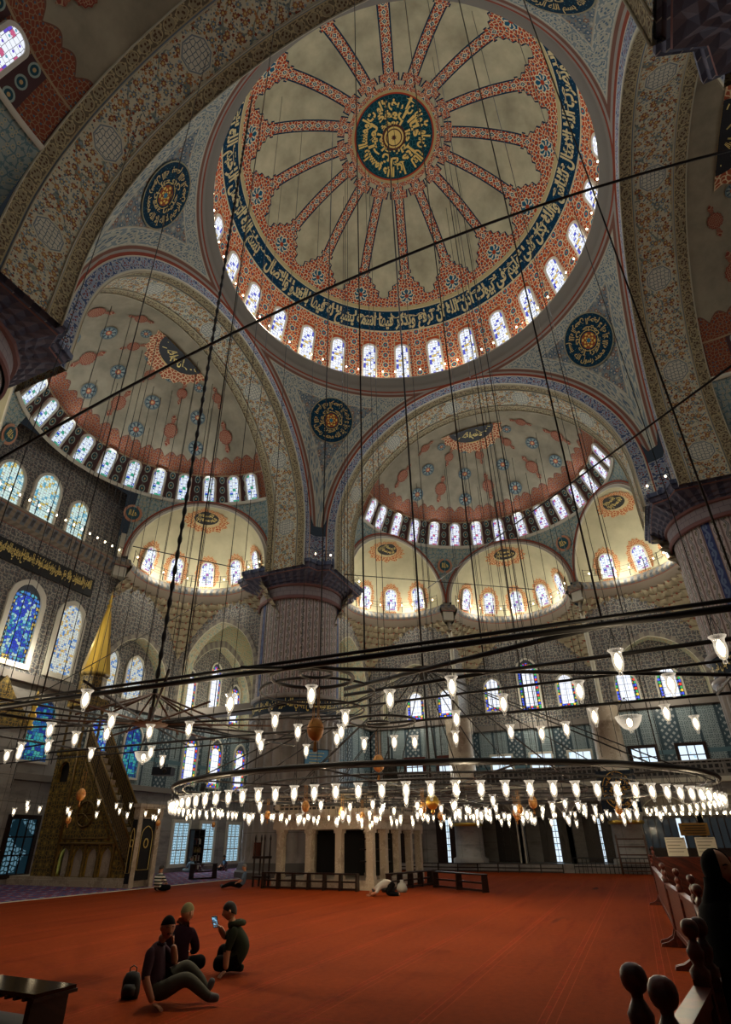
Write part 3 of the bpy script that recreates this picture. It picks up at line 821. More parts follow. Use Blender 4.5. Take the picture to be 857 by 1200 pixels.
def build_semidome(k, tint):
    b = MB(); Mx = rotM(k); c = (SX0, 0, ZS)
    e0 = math.asin((RINGZ-ZS)/RS)
    def f(u, s): e = e0+s/RS; return (SX0+RS*cos(e)*cos(u), RS*cos(e)*sin(u), ZS+RS*sin(e))
    b.grid(X(Mx, f), 96, 36, -pi/2, pi/2, 0, (pi/2-e0)*RS-0.01, 0, None)
    def dec(kind, az, el, s):
        fn = sph_frame(c, RS, az, radians(el), 0.05); g = lambda x, y: Mx @ fn(x, y)
        if kind == 'b': decal_disc(b, g, s, 1, 28, 3)
        else: decal_mandorla(b, g, s, 2)
    for az in (-90, -53, -17.5, 17.5, 53, 90):
        if abs(az) < 80:
            dec('b', radians(az), 43.0, 0.54); dec('b', radians(az), 56.5, 0.52); dec('b', radians(az), 70.0, 0.34)
    for az in (-72, -36.3, 0, 36.3, 72):
        dec('m', radians(az), 48.2, 0.74); dec('m', radians(az), 65.5, 0.54)
    # crown script on a sunburst
    fs = sph_frame(c, RS, 0, radians(86), 0.05); g = lambda x, y: Mx @ fs(x, y-0.55)
    n = 40; vs = [g(0, 0)]; uv = [(0, 0)]
    for j in range(1, 4):
        for i in range(n+1):
            a = pi+pi*i/n; rr = 2.5*j/3*(1+0.05*cos(20*a)*(j == 3)); vs.append(g(rr*cos(a)*0.95, rr*sin(a))); uv.append((j/3*cos(a), j/3*sin(a)))
    fsx = [(0, 1+i, 2+i) for i in range(n)]
    for j in range(1, 3):
        for i in range(n): q = 1+(j-1)*(n+1)+i; fsx.append((q, q+n+1, q+n+2, q+1))
    b.add(vs, fsx, 3, uv, True)
    fs2 = sph_frame(c, RS, 0, radians(86), 0.08); g2 = lambda x, y: Mx @ fs2(x, y-0.55)
    vs = [g2(0, 0)]+[g2(1.75*cos(pi+pi*i/n), 1.45*sin(pi+pi*i/n)) for i in range(n+1)]
    b.add(vs, [(0, 1+i, 2+i) for i in range(n)], 4)
    fs3 = sph_frame(c, RS, 0, radians(86), 0.11)
    def t(x, y):
        a = pi+0.18+(pi-0.36)*x; r = 0.45+y*0.95
        return Mx @ fs3(r*1.12*cos(a), r*sin(a)*0.93-0.5)
    V, F, asp = text_flat(BISM, 0.03); b.add([t(x, 1-y) for x, y in V], F, 5)
    V, F, asp = text_flat(ALLAH, 0.03)
    struct(b, 'ceiling_semidome', [M['semi'], M['roundel'], M['mandorla'], M['sun'], M['black'], M['goldpaint']])
    for i in range(-7, 8):
        az = i*0.2146
        if abs(i) == 7: az = math.copysign(1.45, i)
        Mw, L = place_sphere(c, RS, az, 23.55, 25.2, 0.09)
        if abs(i) == 7 and k in (2, 3): continue
        window(Mx @ Mw, 0.36, L, 'g_semi_blue' if k == 1 else 'g_semi', fw=0.13, depth=0.05)
    # stone ring under the windows
    b = MB()
    r1 = RS*cos(e0)
    for i in range(1): b.lathe([(r1+.02, RINGZ+.1), (r1-.16, RINGZ+.08), (r1-.2, RINGZ-.04), (r1-.05, RINGZ-.14)], 64, (SX0, 0, 0), 0, -pi/2, pi/2, close=False, M=None)
    b.v = [tuple(Mx @ Vector(p)) for p in b.v]
    struct(b, 'trim_%d' % (2+k), [M['white']])

def exedra(b, th, Mx, rim=True):
    """quarter sphere niche + pendentive flank, centre azimuth th round the semidome centre"""
    cx, cy = SX0+CH*cos(th), CH*sin(th); zc = 18.85
    kz = 4.25/RE
    def f(u, e):     # u local azimuth -90..90, e elevation
        return (cx+RE*cos(e)*cos(th+u), cy+RE*cos(e)*sin(th+u), zc+RE*kz*sin(e))
    b.grid(X(Mx, f), 40, 20, -pi/2, pi/2, 0, pi/2-0.005, 0, lambda u, e: (u*RE, e*RE))
    def f2(u, z): return (cx+RE*cos(th+u), cy+RE*sin(th+u), z)
    b.grid(X(Mx, f2), 40, 1, -pi/2, pi/2, ZC-0.5, zc, 0, lambda u, e: (u*RE, e))
    # rim arch in the chord plane and its bead
    ex = Vector((-sin(th), cos(th), 0)); nx = Vector((cos(th), sin(th), 0)); c0 = Vector((cx, cy, 0))
    def P(t, z, d=0.0): return Mx @ (c0+ex*t+nx*d+Vector((0, 0, z)))
    n = 40; ang = [pi*i/n for i in range(n+1)]
    for ra, rb, mi in ((RE, RE*1.045, 1), (RE*1.045, HC*0.997, 2)):
        vs = [P(ra*cos(a), zc+ra*kz*sin(a), -0.02) for a in ang]+[P(rb*cos(a), zc+rb*kz*sin(a), -0.02) for a in ang]
        b.add(vs, [(i, n+1+i, n+2+i, i+1) for i in range(n)], mi, [(RE*a, 0) for a in ang]+[(RE*a, .4) for a in ang])
    b.tube([P(RE*cos(a), zc+RE*kz*sin(a), -0.05) for a in ang], 0.07, 5, 1)
    b.tube([P(HC*.995*cos(a), zc+HC*.995*kz*sin(a), -0.05) for a in ang], 0.05, 5, 3)
    # flanks up to the ring
    r1 = RS*cos(math.asin((RINGZ-ZS)/RS))-0.05
    nn = 48; vs = []; uv = []
    rows = 8
    for j in range(rows+1):
        q = j/rows
        for i in range(nn+1):
            al = radians(-30+60*i/nn); rc = CH/cos(al); t = CH*math.tan(al)
            za = zc+HC*kz*sqrt(max(1-(t/HC)**2, 0)); za = min(za, RINGZ-0.06)
            zz = za+(RINGZ-za)*q
            # bulge: vertical spherical triangle
            w = q**1.6; r = rc+(r1-rc)*w
            vs.append(Mx @ Vector((SX0+r*cos(th+al), r*sin(th+al), zz))); uv.append((t*1.0, zz-za if False else (zz-18.0)))
    b.add(vs, [(j*(nn+1)+i, j*(nn+1)+i+1, (j+1)*(nn+1)+i+1, (j+1)*(nn+1)+i) for j in range(rows) for i in range(nn)], 4, uv, True)
    # red painted scallops + window haloes are discs on the shell
    def sf(az, el, inw=0.04):
        d = lambda x, y: f(0, 0)
        def g(x, y):
            e = el+y/(RE*kz); u = az+x/(RE*max(cos(el), .3))
            p = Vector(f(u, e)); q = Vector((cx, cy, zc)); return Mx @ (p+(q-p).normalized()*inw)
        return g
    g = sf(0, radians(72)); decal_disc(b, lambda x, y: g(x, y), 1.5, 5, 40, 4, 20, 0.08, 1.2)
    g = sf(0, radians(74), .07); decal_disc(b, lambda x, y: g(x, y), 0.95, 6, 32, 3, 0, 0, 0.66)
    g3 = sf(0, radians(74), .10)
    V, F, asp = text_flat(TAW, 0.03)
    for yy in (-0.45, -0.02):
        b.add([g3((x-.5)*(1.5 if yy < -.3 else 1.6), yy+y*0.42) for x, y in V], F, 7)
    wins = []
    for i in range(-2, 3):
        az = i*radians(31.0)
        wins.append(az)
        gg = sf(az, radians(13), 0.05); decal_disc(b, gg, 0.92, 5, 32, 3, 16, 0.06, 1.35)
        el = 0.0; el2 = radians(23)
        p1 = Vector(f(az, el)); p2 = Vector(f(az, el2)); up = (p2-p1).normalized()
        tang = Vector((-sin(th+az), cos(th+az), 0)); out = tang.cross(up)
        if out.dot(p1-Vector((cx, cy, zc))) < 0: out = -out
        inn = (Vector((cx, cy, zc))-p1).normalized()
        window(Mx @ place(p1+inn*0.12, out, up), 0.42, (p2-p1).length, 'g_exedra', fw=0.10, depth=0.06)
def cuspdisc(b, th, Mx):
    r1 = (CUSP+RS*cos(math.asin((RINGZ-ZS)/RS)))/2
    rr = CUSP+(8.9-CUSP)*0.42
    p = Vector((SX0+(rr-.12)*cos(th), (rr-.12)*sin(th), 21.95)); ex = Vector((-sin(th), cos(th), 0)); up = Vector((-cos(th)*.33, -sin(th)*.33, 1)).normalized()
    g = lambda x, y: Mx @ (p+ex*x+up*y)
    decal_disc(b, g, 0.62, 8, 28, 2); 
    g2 = lambda x, y: Mx @ (p+ex*x+up*y-Vector((cos(th), sin(th), 0))*.03)
    decal_disc(b, g2, 0.45, 9, 28, 2)
    V, F, asp = text_flat(ALLAH, 0.03)
    g4 = lambda x, y: Mx @ (p+ex*x*-1+up*y-Vector((cos(th), sin(th), 0))*.06)
    b.add([g4((.5-x)*-0.55 if False else -(x-.5)*0.55, (y-.5)*0.42) for x, y in V], F, 7)
EXM = lambda: [M['exedra'], M['white'], M['pend'], material('red_line', h('9c4c38'), .8), material('flank_tile', lambda: bright(arab(UV()[0], UV()[1], h('93a09a'), h('b2ac8e'), h('5f7d80'), h('5f7f86'), 1.5), 1.0), .8),
               material('red_halo', lambda: layers(h('a85f40'), (voro(UV()[0], UV()[1], 9.0, .8, 'DISTANCE_TO_EDGE') < .12, h('d0b98c')), (fsqrt(UV()[0]*UV()[0]+UV()[1]*UV()[1]) < .62, h('c2b48c'))), .9, spec=.1),
               M['black'], M['goldpaint'], material('halo_ring', h('b9866a'), .8), material('teal_disc', h('24505a'), .8)]
def build_side(k, qibla=False):
    b = MB(); Mx = rotM(k)
    for deg in ((-60, 60) if qibla else (-60, 0, 60)): exedra(b, radians(deg), Mx)
    for deg in (-30, 30): cuspdisc(b, radians(deg), Mx)
    struct(b, 'ceiling_exedra', EXM())
    # gallery cornice + stalactites + tie wall under each exedra
    cb = MB(); mq = MB()
    prof = [(RE-0.02, ZC+0.35), (RE-0.25, ZC+0.33), (RE-0.30, ZC+0.05), (RE-0.42, ZC+0.02), (RE-0.45, ZC-0.16), (RE-0.36, ZC-0.22), (RE-0.30, ZC-0.42), (RE-0.22, ZC-0.5), (RE-0.12, ZC-0.8), (RE-0.02, ZC-0.9)]
    Mi = Mx
    for deg in ((-60, 60) if qibla else (-60, 0, 60)):
        th = radians(deg); cx, cy = SX0+CH*cos(th), CH*sin(th)
        t = MB(); t.lathe(prof, 40, (cx, cy, 0), 0, th-pi/2, th+pi/2, close=False); t.v = [tuple(Mx @ Vector(p)) for p in t.v]
        cb.add(t.v, t.f, 0, None); cb.uv[-len(t.f):] = t.uv; cb.sm[-len(t.f):] = t.sm
        def wallR(a):       # distance to the straight walls below, from the niche centre, in direction a (semidome frame)
            ca, sa = cos(a), sin(a); R = 99
            lim = ((1, 0, WX-cx if deg else RX-cx), (0, 1, 12.13-cy if deg > 0 else HC-cy if not deg else 99), (0, -1, cy+12.13 if deg < 0 else HC+cy if not deg else 99))
            for ux, uy, dd in lim:
                q = ca*ux+sa*uy
                if q > 1e-3: R = min(R, dd/q)
            return R
        rows = 10; n = 192; z1 = ZC-0.85; rh = 0.42
        vs = []; uv = []; prof2 = []; hid = []
        for r in range(rows):
            for w in (0.0, 0.35, 0.7, 0.98): prof2.append((r, w))
        for (r, w) in prof2:
            z = z1-(r+w)*rh
            for i in range(n+1):
                a = th-pi/2+pi*i/n
                Rw = wallR(a); kk = 2.3/(rows*rh)
                step = (r+w*w)*rh*kk
                R = RE+0.02+step
                sc = abs(sin((i/n*24+0.5*(r % 2))*pi))
                R -= 0.34*(1-sc**0.7)*(1-w*0.85)
                hid.append(R >= Rw-0.03); R = min(R, Rw+0.04)
                vs.append(Mx @ Vector((cx+R*cos(a), cy+R*sin(a), z))); uv.append((a*RE, (r+w)*rh))
        m = n+1
        mq.add(vs, [q for q in ((j*m+i, j*m+i+1, (j+1)*m+i+1, (j+1)*m+i) for j in range(len(prof2)-1) for i in range(n)) if not all(hid[k] for k in q)], 0, uv, False)
    if qibla:
        for (x0, x1) in ((-HC, HC),):
            pr = [(q-RE, z) for q, z in prof]
            vs = []; uv = []
            for y in (x0, x1):
                for q, z in pr: vs.append(Mx @ Vector((SX0+CH+.3+q, y, z))); uv.append((y, z-ZC+.9))
            nn = len(pr)
            cb.add(vs, [(i, i+1, nn+i+1, nn+i) for i in range(nn-1)], 0, uv)
    struct(cb, 'trim_%d' % (10+k), [M['cornice']], 'gallery cornice' if False else None)
    struct(mq, 'trim_%d' % (20+k), [M['muq']])
# ------------------------------------------------------------------ walls, piers, floor
def parch(t, w, hgt, k=1.25):
    R = w*k; x = abs(t); v = R*R-(x+R-w)**2
    full = sqrt(R*R-(R-w)**2)
    return hgt*sqrt(max(v, 0))/full
def wall(b, P, x0, x1, z0, z1, arches=(), mi=0, step=0.9):
    """arches: dict(c, w, sill, spring, rise, depth, back, rev, rim)"""
    xs = {x0, x1}
    n = max(1, int((x1-x0)/step))
    for i in range(n+1): xs.add(x0+(x1-x0)*i/n)
    for a in arches:
        for i in range(25): xs.add(a['c']-a['w']+2*a['w']*i/24)
    xs = sorted(x for x in xs if x0-1e-6 <= x <= x1+1e-6)
    for xa, xb in zip(xs, xs[1:]):
        if xb-xa < 1e-6: continue
        m = (xa+xb)/2; A = None
        for a in arches:
            if abs(m-a['c']) < a['w']: A = a
        if A is None:
            b.add([P(xa, z0, 0), P(xb, z0, 0), P(xb, z1, 0), P(xa, z1, 0)], [(0, 1, 2, 3)], mi, [(xa, z0), (xb, z0), (xb, z1), (xa, z1)]); continue
        za = A['spring']+parch(xa-A['c'], A['w'], A['rise']); zb = A['spring']+parch(xb-A['c'], A['w'], A['rise'])
        b.add([P(xa, za, 0), P(xb, zb, 0), P(xb, z1, 0), P(xa, z1, 0)], [(0, 1, 2, 3)], mi, [(xa, za), (xb, zb), (xb, z1), (xa, z1)])
        if A['sill'] > z0+1e-3: b.add([P(xa, z0, 0), P(xb, z0, 0), P(xb, A['sill'], 0), P(xa, A['sill'], 0)], [(0, 1, 2, 3)], mi, [(xa, z0), (xb, z0), (xb, A['sill']), (xa, A['sill'])])
        D = A['depth']
        b.add([P(xa, za, 0), P(xb, zb, 0), P(xb, zb, D), P(xa, za, D)], [(3, 2, 1, 0)], A['rev'], [(xa, 0), (xb, 0), (xb, D), (xa, D)])
        b.add([P(xa, A['sill'], 0), P(xb, A['sill'], 0), P(xb, A['sill'], D), P(xa, A['sill'], D)], [(0, 1, 2, 3)], A['rev'], [(xa, 0), (xb, 0), (xb, D), (xa, D)])
        if A.get('back') is not None:
            b.add([P(xa, A['sill'], D), P(xb, A['sill'], D), P(xb, zb, D), P(xa, za, D)], [(0, 1, 2, 3)], A['back'], [(xa, A['sill']), (xb, A['sill']), (xb, zb), (xa, za)])
    for a in arches:
        D = a['depth']
        for s in (-1, 1):
            x = a['c']+s*a['w']
            b.add([P(x, a['sill'], 0), P(x, a['sill'], D), P(x, a['spring'], D), P(x, a['spring'], 0)], [(0, 1, 2, 3)], a['rev'], [(0, 0), (D, 0), (D, a['spring']-a['sill']), (0, a['spring']-a['sill'])])
        rm = a.get('rim')
        if rm is not None:
            o = []; rw = a.get('rw', 0.34)
            xsn = [a['w']*cos(pi*i/32) for i in range(33)]
            inn = [(a['c']+x, a['spring']+parch(x, a['w'], a['rise'])) for x in xsn]
            out = [(a['c']+x*(1+rw/a['w']), a['spring']+parch(x, a['w'], a['rise'])*(1+rw/a['rise'])) for x in xsn]
            inn = [(inn[0][0], a['sill'])]+inn+[(inn[-1][0], a['sill'])]; out = [(out[0][0], a['sill'])]+out+[(out[-1][0], a['sill'])]
            n = len(inn); vs = [P(x, z, -0.05) for x, z in inn]+[P(x, z, -0.05) for x, z in out]+[P(x, z, 0) for x, z in out]+[P(x, z, 0.02) for x, z in inn]
            fs = [(i, i+1, n+i+1, n+i) for i in range(n-1)]+[(n+i, n+i+1, 2*n+i+1, 2*n+i) for i in range(n-1)]+[(3*n+i, 3*n+i+1, i+1, i) for i in range(n-1)]
            L = [0]
            for i in range(1, n): L.append(L[-1]+math.dist(inn[i-1], inn[i]))
            b.add(vs, fs, rm, [(l, 0) for l in L]+[(l, rw) for l in L]+[(l, rw+.1) for l in L]+[(l, -.1) for l in L])
def bandstrip(b, P, x0, x1, z0, z1, d, mi):   # projecting course
    b.add([P(x0, z0, 0), P(x1, z0, 0), P(x1, z0+.04, -d), P(x0, z0+.04, -d), P(x1, z1, -d), P(x0, z1, -d), P(x1, z1, 0), P(x0, z1, 0)], [(0, 1, 2, 3), (3, 2, 4, 5), (5, 4, 6, 7)], mi, [(x0, 0), (x1, 0), (x1, .1), (x0, .1), (x1, .4), (x0, .4), (x1, .5), (x0, .5)])

WM = lambda: [M['wall'], M['warm'], M['iznik'], M['marble'], material('archivolt', lambda: layers(h('8f897c'), (fract(UV()[0]/.62) < .5, h('77706a')), (UV()[1] < .05, h('c5bfa8'))), .7), M['cornice'], M['white'], material('grey_course', h('7d766f'), .7)]
def lower_bands(b, P, x0, x1, iz=True):
    wall(b, P, x0, x1, 0, 4.7, (), 3)
    bandstrip(b, P, x0, x1, 4.6, 4.95, 0.22, 7)
    wall(b, P, x0, x1, 4.7, 9.45, (), 2 if iz else 3)
    bandstrip(b, P, x0, x1, 9.3, 9.75, 0.30, 7)

def build_walls():
    ND = 0
    # ---- qibla wall (y = WX)
    b = MB(); P = lambda x, z, d: Vector((x, WX+d, z))
    lower_bands(b, P, 5.0, 26.0); lower_bands(b, P, -20.0, 5.0, False)
    wall(b, P, -20, -5.6, 9.5, 18.4, (), 0)
    wall(b, P, -5.6, 5.02, 9.5, 18.4, (), 0)
    AL = dict(c=8.55, w=2.75, sill=9.9, spring=11.2, rise=2.9, depth=0.9, back=0, rev=1, rim=4)
    wall(b, P, 5.02, 12.13, 9.5, 18.4, [AL], 0)
    wall(b, P, 12.13, 26.0, 9.5, 18.4, [dict(c=17.6, w=4.1, sill=9.9, spring=11.6, rise=4.4, depth=0.8, back=0, rev=1, rim=4, rw=.6)], 1)
    # flat tympanum under the big arch with tall windows
    wall(b, lambda x, z, d: Vector((x, SX0+CH+0.75+d, z)), -5.0, 5.0, 17.5, 24.0, (), 0)
    struct(b, 'wall_left', WM(), 'tiled wall behind the pulpit with stained windows', 'wall')
    Q = lambda x, z, d=0.0: place((x, WX-0.02+d, z), (0, 1, 0))
    for x in (14.85, 17.75, 20.95):
        window(Q(x, 0.5), 0.74, 2.4, 'g_screen', fw=0.22, square=True)
        window(Q(x, 5.35), 0.72, 3.35, 'g_jewel', True, fw=0.12)
    window(Q(9.15, 5.35), 0.72, 3.1, 'g_teal', True); window(Q(6.3, 5.35), 0.72, 3.1, 'g_qibla', True)
    window(Q(2.35, 5.6), 0.78, 3.2, 'g_teal', True)
    window(Q(2.75, 0.45), 0.72, 2.4, 'g_dark', fw=0.2, square=True, frame='wood'); window(Q(0.2, 0.45), 0.72, 2.4, 'g_dark', fw=0.2, square=True, frame='wood')
    for x in (-0.45, 2.55, -3.4): window(Q(x, 10.25), 0.86 if x < 2 else 0.74, 4.35 if x < 2 else 4.15, 'g_qibla' if x < 2 else 'g_mid', True, fw=0.28, depth=0.12)
    for x in (6.72, 9.1): window(Q(x, 10.2, 0.88), 0.72, 2.85, 'g_mid', True, fw=0.14)
    for x, w, hh in ((-3.2, .78, 3.2), (-0.85, .80, 3.75), (1.62, .66, 3.15)): window(place((x, SX0+CH+0.72, 18.15), (0, 1, 0)), w, hh, 'g_tall', True, fw=0.16)
    for x, zz, hh in ((14.75, 10.3, 3.2), (17.75, 10.9, 3.9), (20.6, 10.3, 3.3)): window(Q(x, zz, .78), 0.62, hh, 'g_jewel_tall' if hh > 3.5 else 'g_jewel', True, fw=0.12)
    # gold script panel
    b = MB(); b.box(-5.0, 3.45, WX-0.12, WX-0.01, 15.3, 16.45, 0); 
    g = lambda x, y: (-4.9+8.2*x, WX-0.14, 15.42+0.92*y)
    put_text(b, NUR[:84], g, 1); 
    V, F, a = text_flat(NUR[84:170], .02); b.add([(-4.9+8.2*x, WX-0.135, 15.72+0.62*y) for x, y in V], F, 1)
    tag(b.build('script_panel', [M['black'], M['goldpaint']]), 'long black panel of gold script high on the tiled wall', 'panel')
    # ---- transverse wall x = 12.13 from pier to qibla wall, and its mirror y = 12.13
    for sw in (False, True):
        b = MB()
        if sw: P = lambda x, z, d: Vector((x, 12.13+d, z))
        else: P = lambda x, z, d: Vector((12.13+d, x, z))
        AR = dict(c=19.2, w=3.1, sill=9.75, spring=11.9, rise=4.0, depth=0.85, rev=1, rim=4)
        wall(b, P, 15.0, WX, 9.5, 18.4, [AR], 0)
        b.add([P(15.0, 9.3, 0), P(WX, 9.3, 0), P(WX, 9.3, .85), P(15, 9.3, .85)], [(0, 1, 2, 3)], 7)
        bandstrip(b, P, 15.0, WX, 9.3, 9.8, 0.25, 7)
        if sw:
            wall(b, P, 15.0, WX, 4.7, 9.4, (), 2); wall(b, P, 15.0, WX, 0, 4.7, [dict(c=19, w=2.6, sill=0.0, spring=2.0, rise=1.9, depth=.8, rev=3, back=None)], 3)
            bandstrip(b, P, 15.0, WX, 4.6, 5.0, 0.22, 7)
        struct(b, 'wall_transverse' if not sw else 'wall_back', WM(), None)
    # corner bay: inner arch, ceiling and far wall
    b = MB(); P = lambda x, z, d: Vector((WX+d, x, z))
    wall(b, P, 12.0, 26.0, 9.5, 18.4, [dict(c=17.5, w=2.6, sill=9.9, spring=11.2, rise=3.2, depth=1.2, back=0, rev=4, rim=4)], 1); lower_bands(b, P, 12.0, 26.0)
    b.add([(12, 12, 18.3), (26, 12, 18.3), (26, 26, 18.3), (12, 26, 18.3)], [(3, 2, 1, 0)], 1, [(0, 0), (9, 0), (9, 9), (0, 9)])
    b.add([(12.13, 12.13, 9.3), (26, 12.13, 9.3), (26, 16.0, 9.3), (12.13, 16.0, 9.3)], [(3, 2, 1, 0)], 6)
    struct(b, 'wall_corner', WM())
    QC = lambda y, z, d=1.18: place((WX+d-.02, y, z), (1, 0, 0))
    for y, zz in ((16.1, 10.2), (17.5, 10.6), (18.9, 10.2)): window(QC(y, zz), 0.5, 2.7 if zz < 10.5 else 3.5, 'g_jewel', True)
    # ---- side wall x = WX and the central recess
    b = MB(); P = lambda x, z, d: Vector((WX+d, x, z))
    a1 = dict(c=8.15, w=2.75, sill=9.9, spring=11.2, rise=3.0, depth=0.9, back=0, rev=1, rim=4)
    a2 = dict(c=-8.85, w=2.75, sill=9.7, spring=11.0, rise=3.1, depth=0.9, back=0, rev=1, rim=4)
    wall(b, P, 5.02, 12.13, 9.5, 18.4, [a1], 0); wall(b, P, -12.13, -5.02, 9.5, 18.4, [a2], 0)
    for x0, x1 in ((5.02, 12.13), (-12.13, -5.02)): lower_bands(b, P, x0, x1)
    wall(b, P, -26, -12.13, 0, 18.4, (), 0)
    PR = lambda x, z, d: Vector((RX+d, x, z))
    wall(b, PR, -5.02, 5.02, 9.5, 18.4, (), 0); lower_bands(b, PR, -5.02, 5.02)
    for sg in (1, -1):
        PS = (lambda x, z, d: Vector((x, 5.02+d, z))) if sg > 0 else (lambda x, z, d: Vector((x, -5.02-d, z)))
        wall(b, PS, WX, RX, 9.5, 18.4, (), 0); lower_bands(b, PS, WX, RX)
    struct(b, 'wall_front', WM(), 'tiled side wall with a windowed recess and gallery', 'wall')
    QX = lambda y, z, d=0.0: place((WX-0.02+d, y, z), (1, 0, 0)); QR = lambda y, z: place((RX-0.02, y, z), (1, 0, 0))
    for y, zz, hh, w in ((3.0, 10.9, 2.5, .62), (0.1, 10.75, 3.95, .74), (-2.65, 10.7, 2.45, .62)): window(QR(y, zz), w, hh, 'g_jewel_tall' if hh > 3 else 'g_jewel', True, fw=0.14)
    for y in (2.95, 0.0, -2.75): window(QR(y, 5.75), 0.74, 1.7, 'g_clear', fw=0.16, square=True)
    for y in (8.5, 6.0): window(QX(y, 10.1, .88), 0.66, 2.0, 'g_jewel', True); window(QX(y+.05, 5.6), 0.62, 1.4, 'g_clear', fw=0.22, square=True, frame='redwood')
    for y in (-6.75, -9.45): window(QX(y, 9.85, .88), 0.72, 2.2, 'g_jewel', True); window(QX(y-.1, 5.3), 0.68, 1.6, 'g_clear', fw=0.2, square=True, frame='wood')
    # gallery slab, balustrade, arcade
    b = MB(); PG = lambda x, z, d: Vector((22.35+d, x, z))
    arcs = [dict(c=c, w=1.35, sill=0.42, spring=2.75, rise=1.35, depth=0.55, back=None, rev=4, rim=4, rw=.3) for c in (3.0, -0.1, -3.1)]
    wall(b, PG, -4.9, 4.9, 0.42, 5.0, arcs, 3)
    arcs = [dict(c=c, w=1.5, sill=0.42, spring=2.75, rise=1.35, depth=0.55, back=None, rev=4, rim=4, rw=.3) for c in (-7.3, -10.6)]
    wall(b, PG, -13.0, -5.9, 0.42, 5.0, arcs, 3)
    arcs = [dict(c=c, w=1.3, sill=0.42, spring=2.75, rise=1.25, depth=0.55, back=None, rev=4, rim=4, rw=.3) for c in (7.0, 10.2)]
    wall(b, PG, 5.9, 12.13, 0.42, 5.0, arcs, 3)
    b.box(22.3, RX, -13, 12.13, 4.75, 5.02, 7)
    bandstrip(b, PG, -13, 12.13, 4.75, 5.05, .15, 6)
    struct(b, 'wall_arcade', WM())
    b = MB()
    wall(b, lambda x, z, d: Vector((22.4+d, x, z)), -13, 12.13, 5.05, 5.95, (), 0); wall(b, lambda x, z, d: Vector((22.5-d, x, z)), -13, 12.13, 5.05, 5.95, (), 0)
    b.box(22.36, 22.56, -13, 12.13, 5.93, 6.03, 1)
    struct(b, 'trim_31', [material('pierced_marble', lambda: layers(h('6f6a64'), (voro(UV()[0], UV()[1], 3.2, .12, 'DISTANCE_TO_EDGE') > .17, h('1d1c1c')), (OR(fract(UV()[0]/2.2) < .05, UV()[1] < 5.15), h('7b756e'))), .6), M['marble']], 'pierced marble balustrade of the gallery', 'balustrade')
    # columns at the recess corners: short thick ones below, tall ones above
    n = 1
    for y in (4.95, -4.95):
        b = MB(); c = (22.75, y, 0)
        b.lathe([(1.15, 0.42), (1.15, 0.7), (0.95, 0.8), (0.92, 2.6), (1.0, 2.65), (1.0, 2.78), (0.95, 2.82), (1.15, 3.4), (1.15, 3.7)], 24, c, 0)
        b.lathe([(0.99, 2.6), (1.03, 2.66), (1.03, 2.74), (0.99, 2.8)], 24, c, 1, close=False)
        b.lathe([(1.1, 5.0), (1.1, 5.3), (.92, 5.42), (.88, 8.5), (.95, 8.55), (.95, 8.7), (.98, 9.3), (1.0, 9.6)], 24, c, 2)
        b.lathe([(.16, 9.6), (.16, 17.3)], 8, (22.92, y+.05*(1 if y > 0 else -1), 0), 3)
        struct(b, 'pillar_%d' % (10+n), [M['marble'], M['gold'], M['stone'], M['white']], None); n += 1
    # ---- doors under the gallery
    dn = 1
    def door(P0, w, hgt, slit, mat='wood'):
        nonlocal dn
        b = MB(); b.box(-w-.12, w+.12, -0.1, 0.06, 0, hgt+.14, 0); o = b.build('door_%d' % dn, M['wood']); tag(o, kind='structure'); o.matrix_world = P0; dn += 1
        for s in (-1, 1):
            l = MB(); g = slit/2
            x0, x1 = (g, w) if s > 0 else (-w, -g)
            l.box(x0, x1, -0.16, -0.08, 0.05, hgt, 0)
            for i in range(2):
                for j in range(3): l.box(x0+(x1-x0)*(i+.15)/2, x0+(x1-x0)*(i+.85)/2, -0.19, -0.16, hgt*(j+.12)/3, hgt*(j+.88)/3, 0)
            l.build('door_leaf', M['wood'], o)
        if slit:
            l = MB(); l.box(-slit/2, slit/2, -0.11, -0.10, 0.05, hgt, 0); l.build('daylight_gap', M['g_clear'], o)
            l = MB()
            for j in range(1, 7): l.box(-slit/2, slit/2, -0.13, -0.11, hgt*j/7-.02, hgt*j/7+.02, 0)
            l.box(-.015, .015, -.13, -.11, .05, hgt, 0); l.build('glazing_bar', M['iron'], o)
    for y, s in ((2.75, 0.0), (-0.3, 0.36), (-3.2, 0.14)): door(place((RX-1.0, y, 0.42), (1, 0, 0)), 0.92, 2.6, s)
    for y, s in ((6.4, 0.22), (9.2, 0.16)): door(place((WX-.02, y, 0.42), (1, 0, 0)), 0.72, 2.6, s)
    b = MB(); b.box(RX-1.0, RX-.9, -5, 5, .42, 4.75, 0); struct(b, 'wall_porch', [M['marble']])
    # glazed wooden gates right of the low column
    for y in (-7.3, -10.6):
        b = MB(); Q2 = place((22.75, y, 0.42), (1, 0, 0)); b.box(-1.5, 1.5, -0.05, 0.05, 2.45, 2.6, 0); b.box(-1.5, 1.5, -.05, .05, 0, .9, 0)
        for i in range(9): b.box(-1.5+3*i/8-.03, -1.5+3*i/8+.03, -.06, .06, 0, 2.6, 0)
        o = b.build('door_%d' % dn, M['wood']); dn += 1; o.matrix_world = Q2; tag(o, kind='structure')
        l = MB(); l.box(-1.45, 1.45, 0.0, .01, .9, 2.45, 0); l.build('door_pane', material('dim_glass', (0.02, .02, .02), .08, emit=((0.35, 0.5, 0.6), 0.025)), o)
        for xx in (0.35,):
            l = MB(); l.box(xx, xx+.3, -.02, -.01, .9, 2.45, 0); l.build('daylight_gap', M['g_clear'], o)
    # ---- enclosing far shells (entrance side and right side)
    b = MB()
